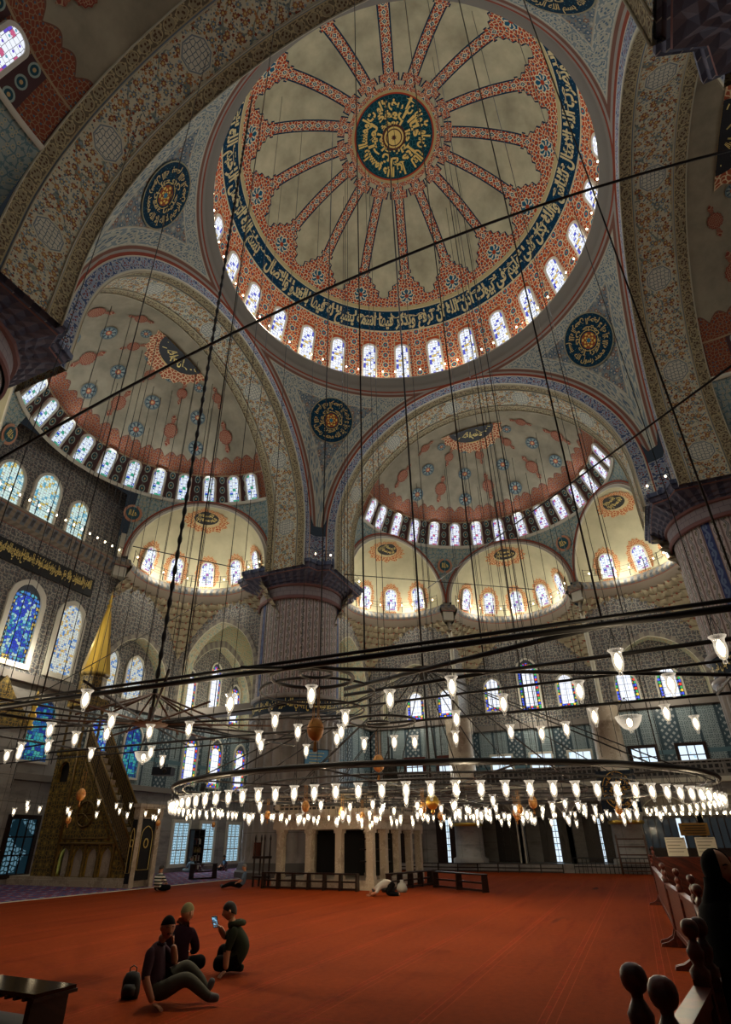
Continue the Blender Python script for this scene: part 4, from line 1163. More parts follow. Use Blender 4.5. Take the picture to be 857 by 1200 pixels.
    wall(b, lambda x, z, d: Vector((-RX-4, x, z)), -30, 30, 0, 19, (), 0, 8); wall(b, lambda x, z, d: Vector((x, -WX, z)), -31, 30, 0, 19, (), 0, 8)
    b.add([(-31.3, -30, 18.35), (-13, -30, 18.35), (-13, -13, 18.35), (-31.3, -13, 18.35)], [(0, 1, 2, 3)], 0)
    b.add([(-31.3, 13, 18.35), (-13, 13, 18.35), (-13, 30, 18.35), (-31.3, 30, 18.35)], [(0, 1, 2, 3)], 0)
    struct(b, 'wall_right', WM())

def cap_path(s):
    q = [(3.65, 2.6), (2.85, 2.85), (2.6, 3.65)]; P = []
    for k in range(4):
        for x, y in q:
            for _ in range(k): x, y = -y, x
            P.append((x*s, y*s))
    out = []
    for i, p in enumerate(P):
        r = P[(i+1) % len(P)]; n = 16 if math.dist(p, r) > 2 else 3
        for j in range(n): out.append((p[0]+(r[0]-p[0])*j/n, p[1]+(r[1]-p[1])*j/n))
    return out
def build_piers():
    for n, (sx, sy) in enumerate(((1, 1), (1, -1), (-1, 1), (-1, -1))):
        b = MB(); c = (sx*A, sy*A, 0)
        # plinth and fluted shaft
        b.lathe([(3.2, 0), (3.2, .3), (3.08, .4), (3.0, .75)], 16, c, 5, smooth=False)
        nf = 28; seg = nf*6; vs = []; uv = []
        zs = [0.7, 0.95, 1.2, 8.0, 8.25, 8.4]
        for z in zs:
            amp = 0 if z in (0.7, 8.4) else 0.5 if z in (.95, 8.25) else 1.0
            for i in range(seg+1):
                a = TAU*i/seg; q = abs(sin(nf/2*a)); r = RP+0.04-amp*0.17*(1-q)
                vs.append((c[0]+r*cos(a), c[1]+r*sin(a), z)); uv.append((a*RP, z))
        m = seg+1
        b.add(vs, [(j*m+i, j*m+i+1, (j+1)*m+i+1, (j+1)*m+i) for j in range(len(zs)-1) for i in range(seg)], 1, uv, False)
        b.lathe([(RP+.05, 8.35), (RP+.16, 8.42), (RP+.16, 8.6), (RP, 8.66)], 48, c, 1, close=False)
        b.lathe([(RP-.02, 8.6), (RP-.02, 9.6)], 48, c, 2, close=False)
        b.lathe([(RP, 9.55), (RP+.16, 9.6), (RP+.16, 9.78), (RP-.05, 9.86)], 48, c, 1, close=False)
        b.lathe([(RP-.04, 9.8), (RP-.04, 16.1)], 56, c, 0, close=False)
        for rep in range(2):
            V, F, a = text_flat(NUR[:70] if rep else NUR[84:150], .02)
            b.add([(c[0]+(RP+.02)*cos(TAU*(rep+x)/2*.98), c[1]+(RP+.02)*sin(TAU*(rep+x)/2*.98), 8.72+y*.8) for x, y in V], F, 4)
        struct(b, 'pillar_%d' % (n+1), [M['pierup'], M['pierlow'], M['navy'], M['cornice'], M['goldpaint'], material('plinth_marble', h('5e5852'), .6)], None)
        # capital: plain courses, a stalactite cove and a notched square cornice
        b = MB(); pv = cap_path(1.0); m = len(pv)
        def tier(t, z, grow=1.0, wob=0.0):
            out = []
            for i, (px, py) in enumerate(pv):
                R = math.hypot(px, py); r = 2.88+(R-2.88)*t; r = r*grow-(wob if i % 2 else 0)
                out.append((c[0]+px/R*r, c[1]+py/R*r, z))
            return out
        T_ = [(0, 16.05, 1.0, 0, 2), (0, 16.1, 1.035, 0, 2), (0, 16.28, 1.035, 0, 0), (0, 16.3, 1.01, 0, 0), (0, 16.95, 1.01, 0, 2), (0.05, 16.98, 1.03, 0, 2), (.10, 17.1, 1.02, 0, 3), (.22, 17.22, 1.0, .10, 3), (.30, 17.24, 1.0, 0, 3), (.45, 17.42, 1.0, .12, 3), (.52, 17.44, 1.0, 0, 3), (.75, 17.64, 1.0, .14, 3), (.88, 17.68, 1.0, 0, 2), (.90, 17.76, 1.0, 0, 1), (.96, 17.8, 1.0, 0, 3), (1, 18.02, 1.0, 0, 1), (1, 18.04, 1.03, 0, 1), (1, 18.28, 1.03, 0, 0), (0, 18.3, .9, 0, 0)]
        for (t0, z0, g0, w0, mi), (t1, z1, g1, w1, _) in zip(T_, T_[1:]):
            A0, A1 = tier(t0, z0, g0, w0), tier(t1, z1, g1, w1)
            b.add(A0+A1, [(i, (i+1) % m, m+(i+1) % m, m+i) for i in range(m)], mi, [(i*.31, z0) for i in range(m)]+[(i*.31, z1) for i in range(m)])
        struct(b, 'trim_%d' % (40+n), [material('capital_stone', lambda: layers(h('84797a'), (fract(UV()[1]/.32) < .07, h('5c5358')), (fract(UV()[0]/.62+.5*pmod(floor_(UV()[1]/.32), 2.0)) < .05, h('5c5358'))), .7),
            material('capital_blue', lambda: layers(h('46506a'), (fract(UV()[0]/.62) < .4, h('2c3450')), (fract(UV()[0]/.62) < .06, h('8a8a90'))), .6), material('capital_line', h('75504c'), .7), material('capital_dark', lambda: layers(h('5c5664'), (fract(UV()[0]/.62) < .5, h('444458'))), .7)])
        # impost block carrying the arches, above the cornice
        b = MB(); bx = lambda p, q, z0, z1: b.box(min(p[0], q[0]), max(p[0], q[0]), min(p[1], q[1]), max(p[1], q[1]), z0, z1)
        b.box(-SX0+PA-0.02 if False else c[0]-1.9 if sx > 0 else c[0]-2.6, c[0]+2.6 if sx > 0 else c[0]+1.9, c[1]-1.9 if sy > 0 else c[1]-2.6, c[1]+2.6 if sy > 0 else c[1]+1.9, 18.25, 18.6, 0)
        struct(b, 'trim_%d' % (50+n), [M['soffit']])

def build_cusps():
    b = MB()
    for k in range(4):
        Mx = rotM(k)
        for dg in (-30, 30):
            th = radians(dg); p = Vector((SX0+(CUSP+.35)*cos(th), (CUSP+.35)*sin(th), 0)); R = Mx @ Matrix.Translation(p) @ Matrix.Rotation(th, 4, 'Z')
            b.box(-.62, .5, -.42, .42, 17.3, 18.2, 0, R); b.box(-.75, .5, -.55, .55, 18.0, 18.56, 1, R); b.box(-.30, .5, -.30, .30, 18.5, 20.6, 0, R)
    struct(b, 'trim_60', [M['white'], M['cornice']])
def build_floor():
    b = MB()
    b.box(-32, 22.0, -24, 14.7, -0.3, 0.0, 0)
    struct(b, 'floor', [M['carpet']], 'orange red prayer carpet with woven row lines covering the hall', 'carpet')
    b = MB(); b.box(-32, 22.0, 14.7, 14.86, -0.3, 0.015, 1); b.box(-32, 27, 14.86, WX+.5, -.3, 0.03, 0)
    struct(b, 'floor_border', [M['bluecarpet'], M['white']], 'blue patterned carpet along the pulpit wall', 'carpet')
    b = MB(); b.box(22.0, 30, -24, 14.7, -0.3, 0.42, 0); b.box(21.9, 22.02, -24, 12.2, -.3, .46, 0)
    struct(b, 'floor_step', [M['marble']], 'stone step at the foot of the gallery arcade', 'step')
# ------------------------------------------------------------------ chandeliers and lamps
def lamp_mats():
    global T
    mt = bpy.data.materials.new('clear_lamp_glass'); mt.use_nodes = True; T = NT(mt); n = T.n
    for q in list(n):
        if q.type != 'OUTPUT_MATERIAL': n.remove(q)
    out = [q for q in n if q.type == 'OUTPUT_MATERIAL'][0]
    tr = n.new('ShaderNodeBsdfTransparent'); gl = n.new('ShaderNodeBsdfGlossy'); em = n.new('ShaderNodeEmission'); m1 = n.new('ShaderNodeMixShader'); m2 = n.new('ShaderNodeMixShader'); lw = n.new('ShaderNodeLayerWeight')
    gl.inputs['Roughness'].default_value = 0.08; em.inputs[0].default_value = (1.0, 0.86, 0.66, 1); em.inputs[1].default_value = 0.75
    lw.inputs[0].default_value = 0.45
    T.l.new(lw.outputs['Facing'], m1.inputs[0]); T.l.new(tr.outputs[0], m1.inputs[1]); T.l.new(em.outputs[0], m1.inputs[2])
    m2.inputs[0].default_value = 0.12; T.l.new(m1.outputs[0], m2.inputs[1]); T.l.new(gl.outputs[0], m2.inputs[2]); T.l.new(m2.outputs[0], out.inputs[0])
    M['glass'] = mt
GLASS = [(0.006, -.165), (.02, -.16), (.022, -.135), (.016, -.125), (.04, -.10), (.058, -.04), (.062, .02), (.056, .07), (.062, .10), (.085, .125), (.09, .135), (.086, .135), (.058, .10), (.05, .07), (.056, .02), (.05, -.04), (.03, -.09)]
BULB = [(.004, -.085), (.03, -.05), (.040, 0), (.034, .045), (.018, .08), (.008, .095)]
SP = 1.0
def lamp_proto():
    r = thing('oil_lamp', 'x', 'lamp')
    a = MB(); a.lathe(GLASS, 14, (0, 0, 0), 0, close=False); g = a.build('glass_cup', M['glass'], r)
    a = MB(); a.lathe(BULB, 10, (0, 0, 0), 0); a.build('light_bulb', M['bulb'], r)
    a = MB()
    for k in range(3):
        t = TAU*k/3; a.tube([(.08*cos(t), .08*sin(t), .13), (0, 0, .36)], .004, 4)
    a.tube([(0, 0, .36), (0, 0, .46)], .006, 4); a.build('suspension_wire', M['iron'], r)
    return r
def far_lamp_mesh():
    a = MB(); a.lathe([GLASS[k] for k in (0, 2, 4, 6, 7, 9)], 8, (0, 0, 0), 0, close=False); a.lathe(BULB[::2], 6, (0, 0, 0), 1); a.tube([(0, 0, .1), (0, 0, .46)], .006, 3, 2)
    return a
def egg_proto():
    r = thing('ostrich_egg', 'x', 'ornament')
    a = MB(); a.lathe([(.0, -.16), (.05, -.15), (.10, -.10), (.125, -.02), (.12, .05), (.09, .12), (.045, .165), (0, .175)], 16, close=False); a.build('egg_shell', M['egg'], r)
    a = MB()
    for k in range(4): t = TAU*k/4; a.tube([(.115*cos(t), .115*sin(t), .07), (.05*cos(t), .05*sin(t), .2), (.05*cos(t), .05*sin(t), .62)], .006, 4)
    a.tube([(.125*cos(TAU*k/16), .125*sin(TAU*k/16), .02) for k in range(16)], .007, 4, closed=True); a.build('cord', M['cord'], r)
    a = MB(); a.lathe([(.012, -.16), (.03, -.19), (.02, -.21), (.035, -.30), (.0, -.31)], 8); a.build('tassel', M['cord'], r)
    return r
def bowl_proto():
    r = thing('bowl_lamp', 'x', 'lamp')
    a = MB(); a.lathe([(.02, -.16), (.03, -.14), (.025, -.12), (.12, -.07), (.19, .03), (.215, .10), (.225, .12), (.21, .11), (.18, .03), (.11, -.055), (.02, -.10)], 20, close=False); a.build('glass_bowl', M['glass'], r)
    a = MB(); a.lathe([(.004, -.06), (.04, -.03), (.05, .02), (.04, .06), (.01, .09)], 10); a.build('light_bulb', M['bulb'], r)
    a = MB()
    for k in range(3): t = TAU*k/3; a.tube([(.215*cos(t), .215*sin(t), .11), (0, 0, .45)], .006, 4)
    a.build('suspension_wire', M['iron'], r)
    return r
CC = (-2.77, -0.46); CZ = 2.98; CR = 6.96
NEARL = [(-12.27,-5.67),(-12.33,-6.68),(-11.92,-3.64),(-11.57,-2.63),(-12.29,-1.74),(-12.33,-.41),(-10.57,-4.05),(-10.93,-5.15),(-10.81,-6.27),(-10.98,2.34),(-12.04,2.2),(-10.88,1.52),(-11.19,3.18),(-11.02,4.18),(-11.91,3.81),(-10.54,5.5),(-9.93,7.59),(-10.54,6.34),(-10.0,7.09),(-9.52,.92),(-10.9,-.3),(-8.64,1.43),(-10.58,-1.46),(-9.42,-.83),(-8.74,-.41),(-9.78,-.11),(-7.54,.94),(-7.88,-.63),(-7.82,-1.28),(-9.7,-3.1),(-7.79,-2.57),(-7.63,-1.66),(-8.01,-3.69),(-7.55,-4.19),(-7.84,-4.67),(-8.91,-5.22),(-8.7,-6.29),(-7.46,-6.8),(-7.56,5.05),(-13.45,1.26),(-8.9,4.2),(-9.3,5.6)]
def build_lamps():
    lamp_mats()
    proto = lamp_proto(); first = [True]; fm = {}
    def lamp(x, y, z, label, group, near):
        if near:
            if first[0]:
                first[0] = False; proto.location = (x, y, z); proto['label'] = label; proto['group'] = group; proto.rotation_euler = (0, 0, random.random()*6)
            else: dup(proto, (x, y, z), random.random()*6, label, group)
        else:
            if 'm' not in fm:
                o = far_lamp_mesh().build('oil_lamp', [M['glass'], M['bulb'], M['iron']]); fm['m'] = o.data; tag(o, cat='lamp')
            else: o = bpy.data.objects.new('oil_lamp', fm['m']); COL.objects.link(o); o['category'] = 'lamp'
            o.location = (x, y, z); o['label'] = label; o['group'] = group; o.scale = (.88, .88, .88)
    for x, y in NEARL: lamp(x, y, 3.6, 'clear glass lamp cup hanging from the large near iron lamp frame', 'lamps on the near iron frame', True)
    # wide ring
    N = 106
    for k in range(N):
        a = TAU*k/N; x, y = CC[0]+CR*cos(a), CC[1]+CR*sin(a); near = math.hypot(x+19.1, y+5.5) < 14
        lamp(x, y, CZ-.42, 'small glass lamp cup on the rim of the wide round chandelier', 'lamps on the rim of the round chandelier', near)
    random.seed(11)
    for rr, n in ((1.5, 16), (2.8, 26), (4.1, 32), (5.4, 34)):
        for k in range(n):
            a = TAU*(k+random.uniform(-.3, .3))/n; r2 = rr+random.uniform(-.5, .5)
            lamp(CC[0]+r2*cos(a), CC[1]+r2*sin(a), CZ-.5+random.choice((0, -.1, .02, -.16, .0, -.22)), 'small glass lamp in the cluster inside the wide round chandelier', 'lamps inside the round chandelier', False)
    for k in range(26):
        x = -5.5+11.5*k/25+random.uniform(-.25, .25); lamp(x, 12.6+random.uniform(-.7, .7), 2.82+random.choice((0, .12, -.12, .25)), 'small glass lamp in the row before the gilded pulpit', 'lamps before the pulpit', False)
    for k in range(22):
        y = 3-13*k/21; lamp(13.5+random.uniform(-.7, .7), y, 2.86+random.choice((0, .1)), 'small glass lamp in the row before the gallery arcade', 'lamps before the gallery', False)
    # ostrich eggs
    eg = egg_proto(); E1 = [(-11.6, -1.45, 3.27), (-7.9, -.95, 3.2), (-6.6, 8.7, 3.0)]
    labs = ['largest orange ostrich egg hanging from the small loops of the near frame', 'amber ostrich egg hanging before the short dark cable left of the hub', 'orange ostrich egg hanging above the left prayer carpet before the pulpit']
    eg.location = E1[0]; eg['label'] = labs[0]; eg['group'] = 'hanging ostrich eggs'
    for p, l in zip(E1[1:], labs[1:]): dup(eg, p, 0, l, 'hanging ostrich eggs')
    for k in range(12):
        a = TAU*(k+.4)/12; rr = 2.6+2.2*(k % 2); dup(eg, (CC[0]+rr*cos(a), CC[1]+rr*sin(a), CZ-.5), 0, 'small ostrich egg among the lamps of the wide round chandelier', 'ostrich eggs in the round chandelier', .7)
    for x in (-3.2, 1.4, 5.2): dup(eg, (x, 12.9, 2.5), 0, 'small ostrich egg under the row of lamps before the pulpit', 'ostrich eggs before the pulpit', .75)
    bw = bowl_proto(); bw.location = (-7.98, -5.74, 3.6); bw['label'] = 'wide clear glass bowl lamp at the right end of the near frame'; bw['group'] = 'bowl lamps'
    dup(bw, (-8.27, 5.0, 3.6), 0, 'wide clear glass bowl lamp under the rusty spoked hub')
    gl = thing('gilt_globe', 'large golden globe hanging at the centre of the wide round chandelier', 'ornament', (CC[0], CC[1], 2.75))
    b = MB(); b.lathe([(0, -.2), (.09, -.18), (.17, -.08), (.19, 0), (.17, .09), (.08, .18), (0, .2)], 20, close=False); b.build('globe', M['gold'], gl)
    b = MB(); b.tube([(0, 0, .18), (0, 0, .34)], .02, 5); b.build('hanger', M['iron'], gl)
    b = MB(); b.lathe([(.03, -.18), (.06, -.25), (.02, -.3), (0, -.34)], 10); b.build('finial', M['gold'], gl)
    # wide round chandelier
    ch = thing('ring_chandelier', 'very wide round iron chandelier hung on a fan of wires under the dome', 'chandelier', (CC[0], CC[1], CZ))
    def circ(r, z, n=96): return [(r*cos(TAU*k/n), r*sin(TAU*k/n), z) for k in range(n)]
    b = MB(); b.tube(circ(CR, 0.02), .055, 6, closed=True); b.build('rim', M['iron'], ch)
    b = MB(); b.tube(circ(CR-.25, -.0), .02, 5, closed=True)
    for r in (1.5, 2.8, 4.1, 5.4): b.tube(circ(r, 0.0, 64), .022, 5, closed=True)
    for k in range(12): a = TAU*k/12; b.tube([(.4*cos(a), .4*sin(a), 0), (CR*cos(a), CR*sin(a), 0)], .02, 5)
    b.build('frame', M['iron'], ch)
    hx, hy, hz = -.05, .0, 6.42-CZ
    for k in range(20):
        a = TAU*k/20; rr = CR if k % 2 else 4.1
        b = MB(); b.tube([(hx+.15*cos(a), hy+.15*sin(a), hz), (rr*cos(a), rr*sin(a), 0)], .016, 4); b.build('stay_wire', M['iron'], ch)
    b = MB(); b.lathe([(.34, .06), (.30, .0), (.12, -.22), (.10, -.3)], 14, (hx, hy, hz)); b.build('hub', M['iron'], ch)
    b = MB(); b.tube([(hx, hy, hz), (hx, hy, 38.5)], .035, 5); b.tube([(hx, hy, hz), (hx*.4, hy*.4, 0)], .03, 5); b.build('chain', M['iron'], ch)
    # near iron frame: rods parallel to the arches, loops, spoked hub on its own chain
    nf = thing('lamp_frame', 'large near iron lamp frame of straight rods and loops crossing the view', 'chandelier', (-10, 0, 4.0))
    def rod(p, q, r=.035, m='iron', name='rod'):
        b = MB(); b.tube([(p[0]+10, p[1], p[2] if len(p) > 2 else 0), (q[0]+10, q[1], q[2] if len(q) > 2 else 0)], r, 6); return b.build(name, M[m], nf)
    rod((-12.4, -9.5), (-12.4, 9.5), .042); rod((-12.48, -9.5, .06), (-12.48, 9.5, .06), .025)
    for p, q, r in (((-10.9, -1.6), (-12.4, -5.6), .035), ((-12.7, -.8), (-9.0, -7.6), .03), ((-10.5, -1.4), (-10.9, -3.9), .03), ((-10.9, -3.9), (-11.2, -7.2), .03), ((-7.8, -8.5), (-7.8, 9), .028), ((-7.0, 1.5), (-6.7, 12.4), .02),
                    ((-12.4, -7.4), (-7.8, -7.2), .025), ((-12.4, 7.6), (-7.0, 7.6), .025), ((-10.2, -8), (-9.4, .6), .022), ((-12.0, 5.3), (-10.2, 4.7), .03), ((-12.4, 2.2), (-12.0, 8.4), .02), ((-9.2, 6.2), (-8.2, 12), .018)): rod(p, q, r)
    for cx, cy, r, t in ((-11.75, -1.45, .62, .03), (-11.95, -1.62, .24, .025), (-8.0, -1.1, .68, .026), (-7.9, -.95, .24, .025), (-9.6, -.4, .9, .02), (-10.9, -1.1, .95, .022)):
        b = MB(); b.tube([(cx+10+r*cos(TAU*k/40), cy+r*sin(TAU*k/40), 0) for k in range(40)], t, 6, closed=True); b.build('loop', M['iron'], nf)
    hub = thing('spoked_hub', 'rusty spoked hub wheel hanging on a long black chain at left', 'chandelier', (-9.8, 3.5, 4.03))
    b = MB(); b.lathe([(.0, -.03), (.36, -.03), (.38, 0), (.36, .03), (.07, .05), (.06, .34), (0, .36)], 24); b.build('wheel', M['rust'], hub)
    for k in range(18):
        a = TAU*k/18+.1; L = 2.6+.9*(k % 3)
        b = MB(); b.tube([(.3*cos(a), .3*sin(a), 0), (L*cos(a), L*sin(a), .03)], .022, 5); b.build('spoke', M['rust'] if k % 3 == 0 else M['iron'], hub)
    for k in range(8):
        a = TAU*k/8+.3
        b = MB(); b.tube([(.05*cos(a), .05*sin(a), .62), (1.5*cos(a), 1.5*sin(a), .02)], .022, 5); b.build('brace', M['rust'], hub)
    b = MB(); b.tube([(0, 0, .3), (0, 0, 26.8)], .032, 5)
    for k in range(60): b.lathe([(.025, 0), (.058, .12), (.058, .2), (.025, .34)], 6, (0, 0, .5+k*.42), close=False)
    b.build('chain', M['iron'], hub)
    b = MB(); b.tube([(-12.4+.9*0, y, 4.05) for y in ()] or [(0, 0, 0), (0, 0, .01)], .01)
def build_cables():
    random.seed(3)
    def cable(p, q, r, label, group=None, sag=0.0, name='cable'):
        P, Q = Vector(p), Vector(q); n = 14 if sag else 1
        b = MB(); b.tube([tuple(P.lerp(Q, k/n)-Vector((0, 0, sag*4*(k/n)*(1-k/n)))-P) for k in range(n+1)], r, 5)
        o = b.build(name, M['iron'], loc=P); tag(o, label, 'cable', group); return o
    # long ropes between the piers and arches
    cable((-14.55, 3.57, 8.22), (-10.1, 3.42, 14.6), .03, 'slack black rope slanting up past the left wall windows') if False else None
    cable((-13.5, 5.6, 9.0), (-8.6, -11.2, 16.5), .035, 'thick black rope slanting across the dome from left wall to right arch', None, -1.2)
    cable((18.5, 5.3, 18.6), (-5.5, -10.3, 12.7), .035, 'thick black rope slanting up to the right pier past the side semidome')
    cable((12.3, 9.6, 18.0), (22.2, -2.0, 18.6), .03, 'short black bar crossing before the side niche windows')
    cable((4.3, 21.0, 18.9), (9.6, 16.6, 18.75), .035, 'black bar crossing before the left niche windows')
    cable((-4.0, 19.5, 5.5), (9.5, 19.0, 16.5), .025, 'thin slanting line before the pulpit spire')
    # thin plumb wires
    pts = []
    for i in range(62):
        k = i % 3
        if k == 0: a = random.uniform(0, TAU); r = random.uniform(1.5, 9.3); x, y = r*cos(a), r*sin(a); top = 31.2+sqrt(max(11.6**2-r*r, 1))
        elif k == 1: x, y = random.uniform(14.5, 20.5), random.uniform(-6, 6); top = ZS+sqrt(max(9.2**2-(x-SX0)**2-y*y, 1))
        else: y, x = random.uniform(14.5, 20.5), random.uniform(-6, 6); top = ZS+sqrt(max(9.2**2-(y-SX0)**2-x*x, 1))
        if k and top < 21.6: continue
        z0 = 3.25 if k == 0 else random.uniform(3.2, 8)
        lab = ('thin plumb wire hanging from the central dome', 'thin plumb wire hanging from the side semidome', 'thin plumb wire hanging from the pulpit side semidome')[k]
        o = cable((x, y, z0), (x, y, top), .013 if k == 0 else .016, lab, ('wires under the dome', 'wires under the side semidome', 'wires under the left semidome')[k], name='hanging_wire')
    for x, y in [(-12.4, y) for y in (-7, -5.6, -2.6, 0.5, 3.6, 6.5)]+[(-10.9, -3.9), (-7.8, -4), (-7.8, .5), (-7.8, 4.5)]:
        top = 31.4 if math.hypot(x, y) < 10 else ZS+sqrt(max(RHO**2-RHO**2+81-y*y, 1)) if x > -14 else 28
        top = min(top, 29.2)
        if math.hypot(x, y) < 10.9 and math.hypot(x, y) > 9.5: top = 30.5
        cable((x, y, 4.0), (x, y, top), .013, 'thin wire holding up the near iron lamp frame', 'wires of the near iron frame', name='hanging_wire')
def build_strings():
    # bulbs and rails along the cornices
    SL = [0]
    def run(path, label, railname, closed=False, rail=True, z=ZC+.35, nb=16):
        c = path[0]
        if rail:
            t = thing('cornice_railing', railname, 'railing', c)
            step = max(1, len(path)//12)
            for i in range(0, len(path), step):
                p = Vector(path[i])-Vector(c); b = MB()
                b.tube([p, p+Vector((0, 0, .95))], .028, 5); b.build('post', M['iron'], t)
            for hgt in (.45, .9):
                b = MB(); b.tube([Vector(p)-Vector(c)+Vector((0, 0, hgt)) for p in path], .014, 4); b.build('rail', M['iron'], t)
        s = thing('light_string', label, 'string lights', c)
        b = MB(); b.tube([Vector(p)-Vector(c)+Vector((0, 0, .62)) for p in path], .010, 4); b.build('wire', M['iron'], s)
        L = [0]
        for p, q in zip(path, path[1:]): L.append(L[-1]+math.dist(p, q))
        me = None
        for k in range(nb):
            d = L[-1]*(k+.5)/nb; i = max(j for j in range(len(L)-1) if L[j] <= d); f = (d-L[i])/(L[i+1]-L[i])
            p = Vector(path[i]).lerp(Vector(path[i+1]), f)-Vector(c)+Vector((0, 0, .62))
            if me is None:
                b = MB(); b.lathe([(0, -.06), (.05, -.02), (.055, .03), (.02, .08), (0, .08)], 6); o = b.build('bulb', M['string'], s); me = o.data
            else: o = bpy.data.objects.new('bulb', me); COL.objects.link(o); o.parent = s
            o.location = p
    names = {(0, -60): 'the right niche of the side semidome', (0, 0): 'the middle niche of the side semidome', (0, 60): 'the left niche of the side semidome', (1, -60): 'the niche above the gilded pulpit spire', (1, 60): 'the far left niche beyond the left pier'}
    for k, degs in ((0, (-60, 0, 60)), (1, (-60, 60))):
        Mx = rotM(k)
        for dg in degs:
            th = radians(dg); cx, cy = SX0+CH*cos(th), CH*sin(th)
            path = [tuple(Mx @ Vector((cx+(RE-.33)*cos(th+a), cy+(RE-.33)*sin(th+a), ZC+.34))) for a in [(-pi/2+pi*i/24)*.96 for i in range(25)]]
            run(path, 'string of warm bulbs along the cornice of '+names[(k, dg)], 'thin iron railing on the cornice of '+names[(k, dg)], nb=14)
    run([(-5+10*i/12, SX0+CH-.02, ZC+.34) for i in range(13)], 'string of warm bulbs below the three tall arched windows', 'thin iron railing below the three tall arched windows', nb=16)
    for (sx, sy), nm in (((1, 1), 'the great central pier'), ((1, -1), 'the right pier'), ((-1, 1), 'the dark left pier'), ((-1, -1), 'the dark pier at the top right corner')):
        pa = [(sx*A+x, sy*A+y, ZC+.08) for x, y in cap_path(.96)]; pa.append(pa[0])
        run(pa, 'string of warm bulbs round the capital of '+nm, 'thin iron railing round the capital of '+nm, nb=22)
    run([(22.0, -6.2-6.3*i/6, 2.45) for i in range(7)], 'string of warm bulbs above the glazed gates at the far right', '', rail=False, nb=18)
    run([(10.55*cos(TAU*i/96), 10.55*sin(TAU*i/96), 31.72) for i in range(97)], 'ring of small warm bulbs along the cornice under the dome windows', '', rail=False, nb=72)
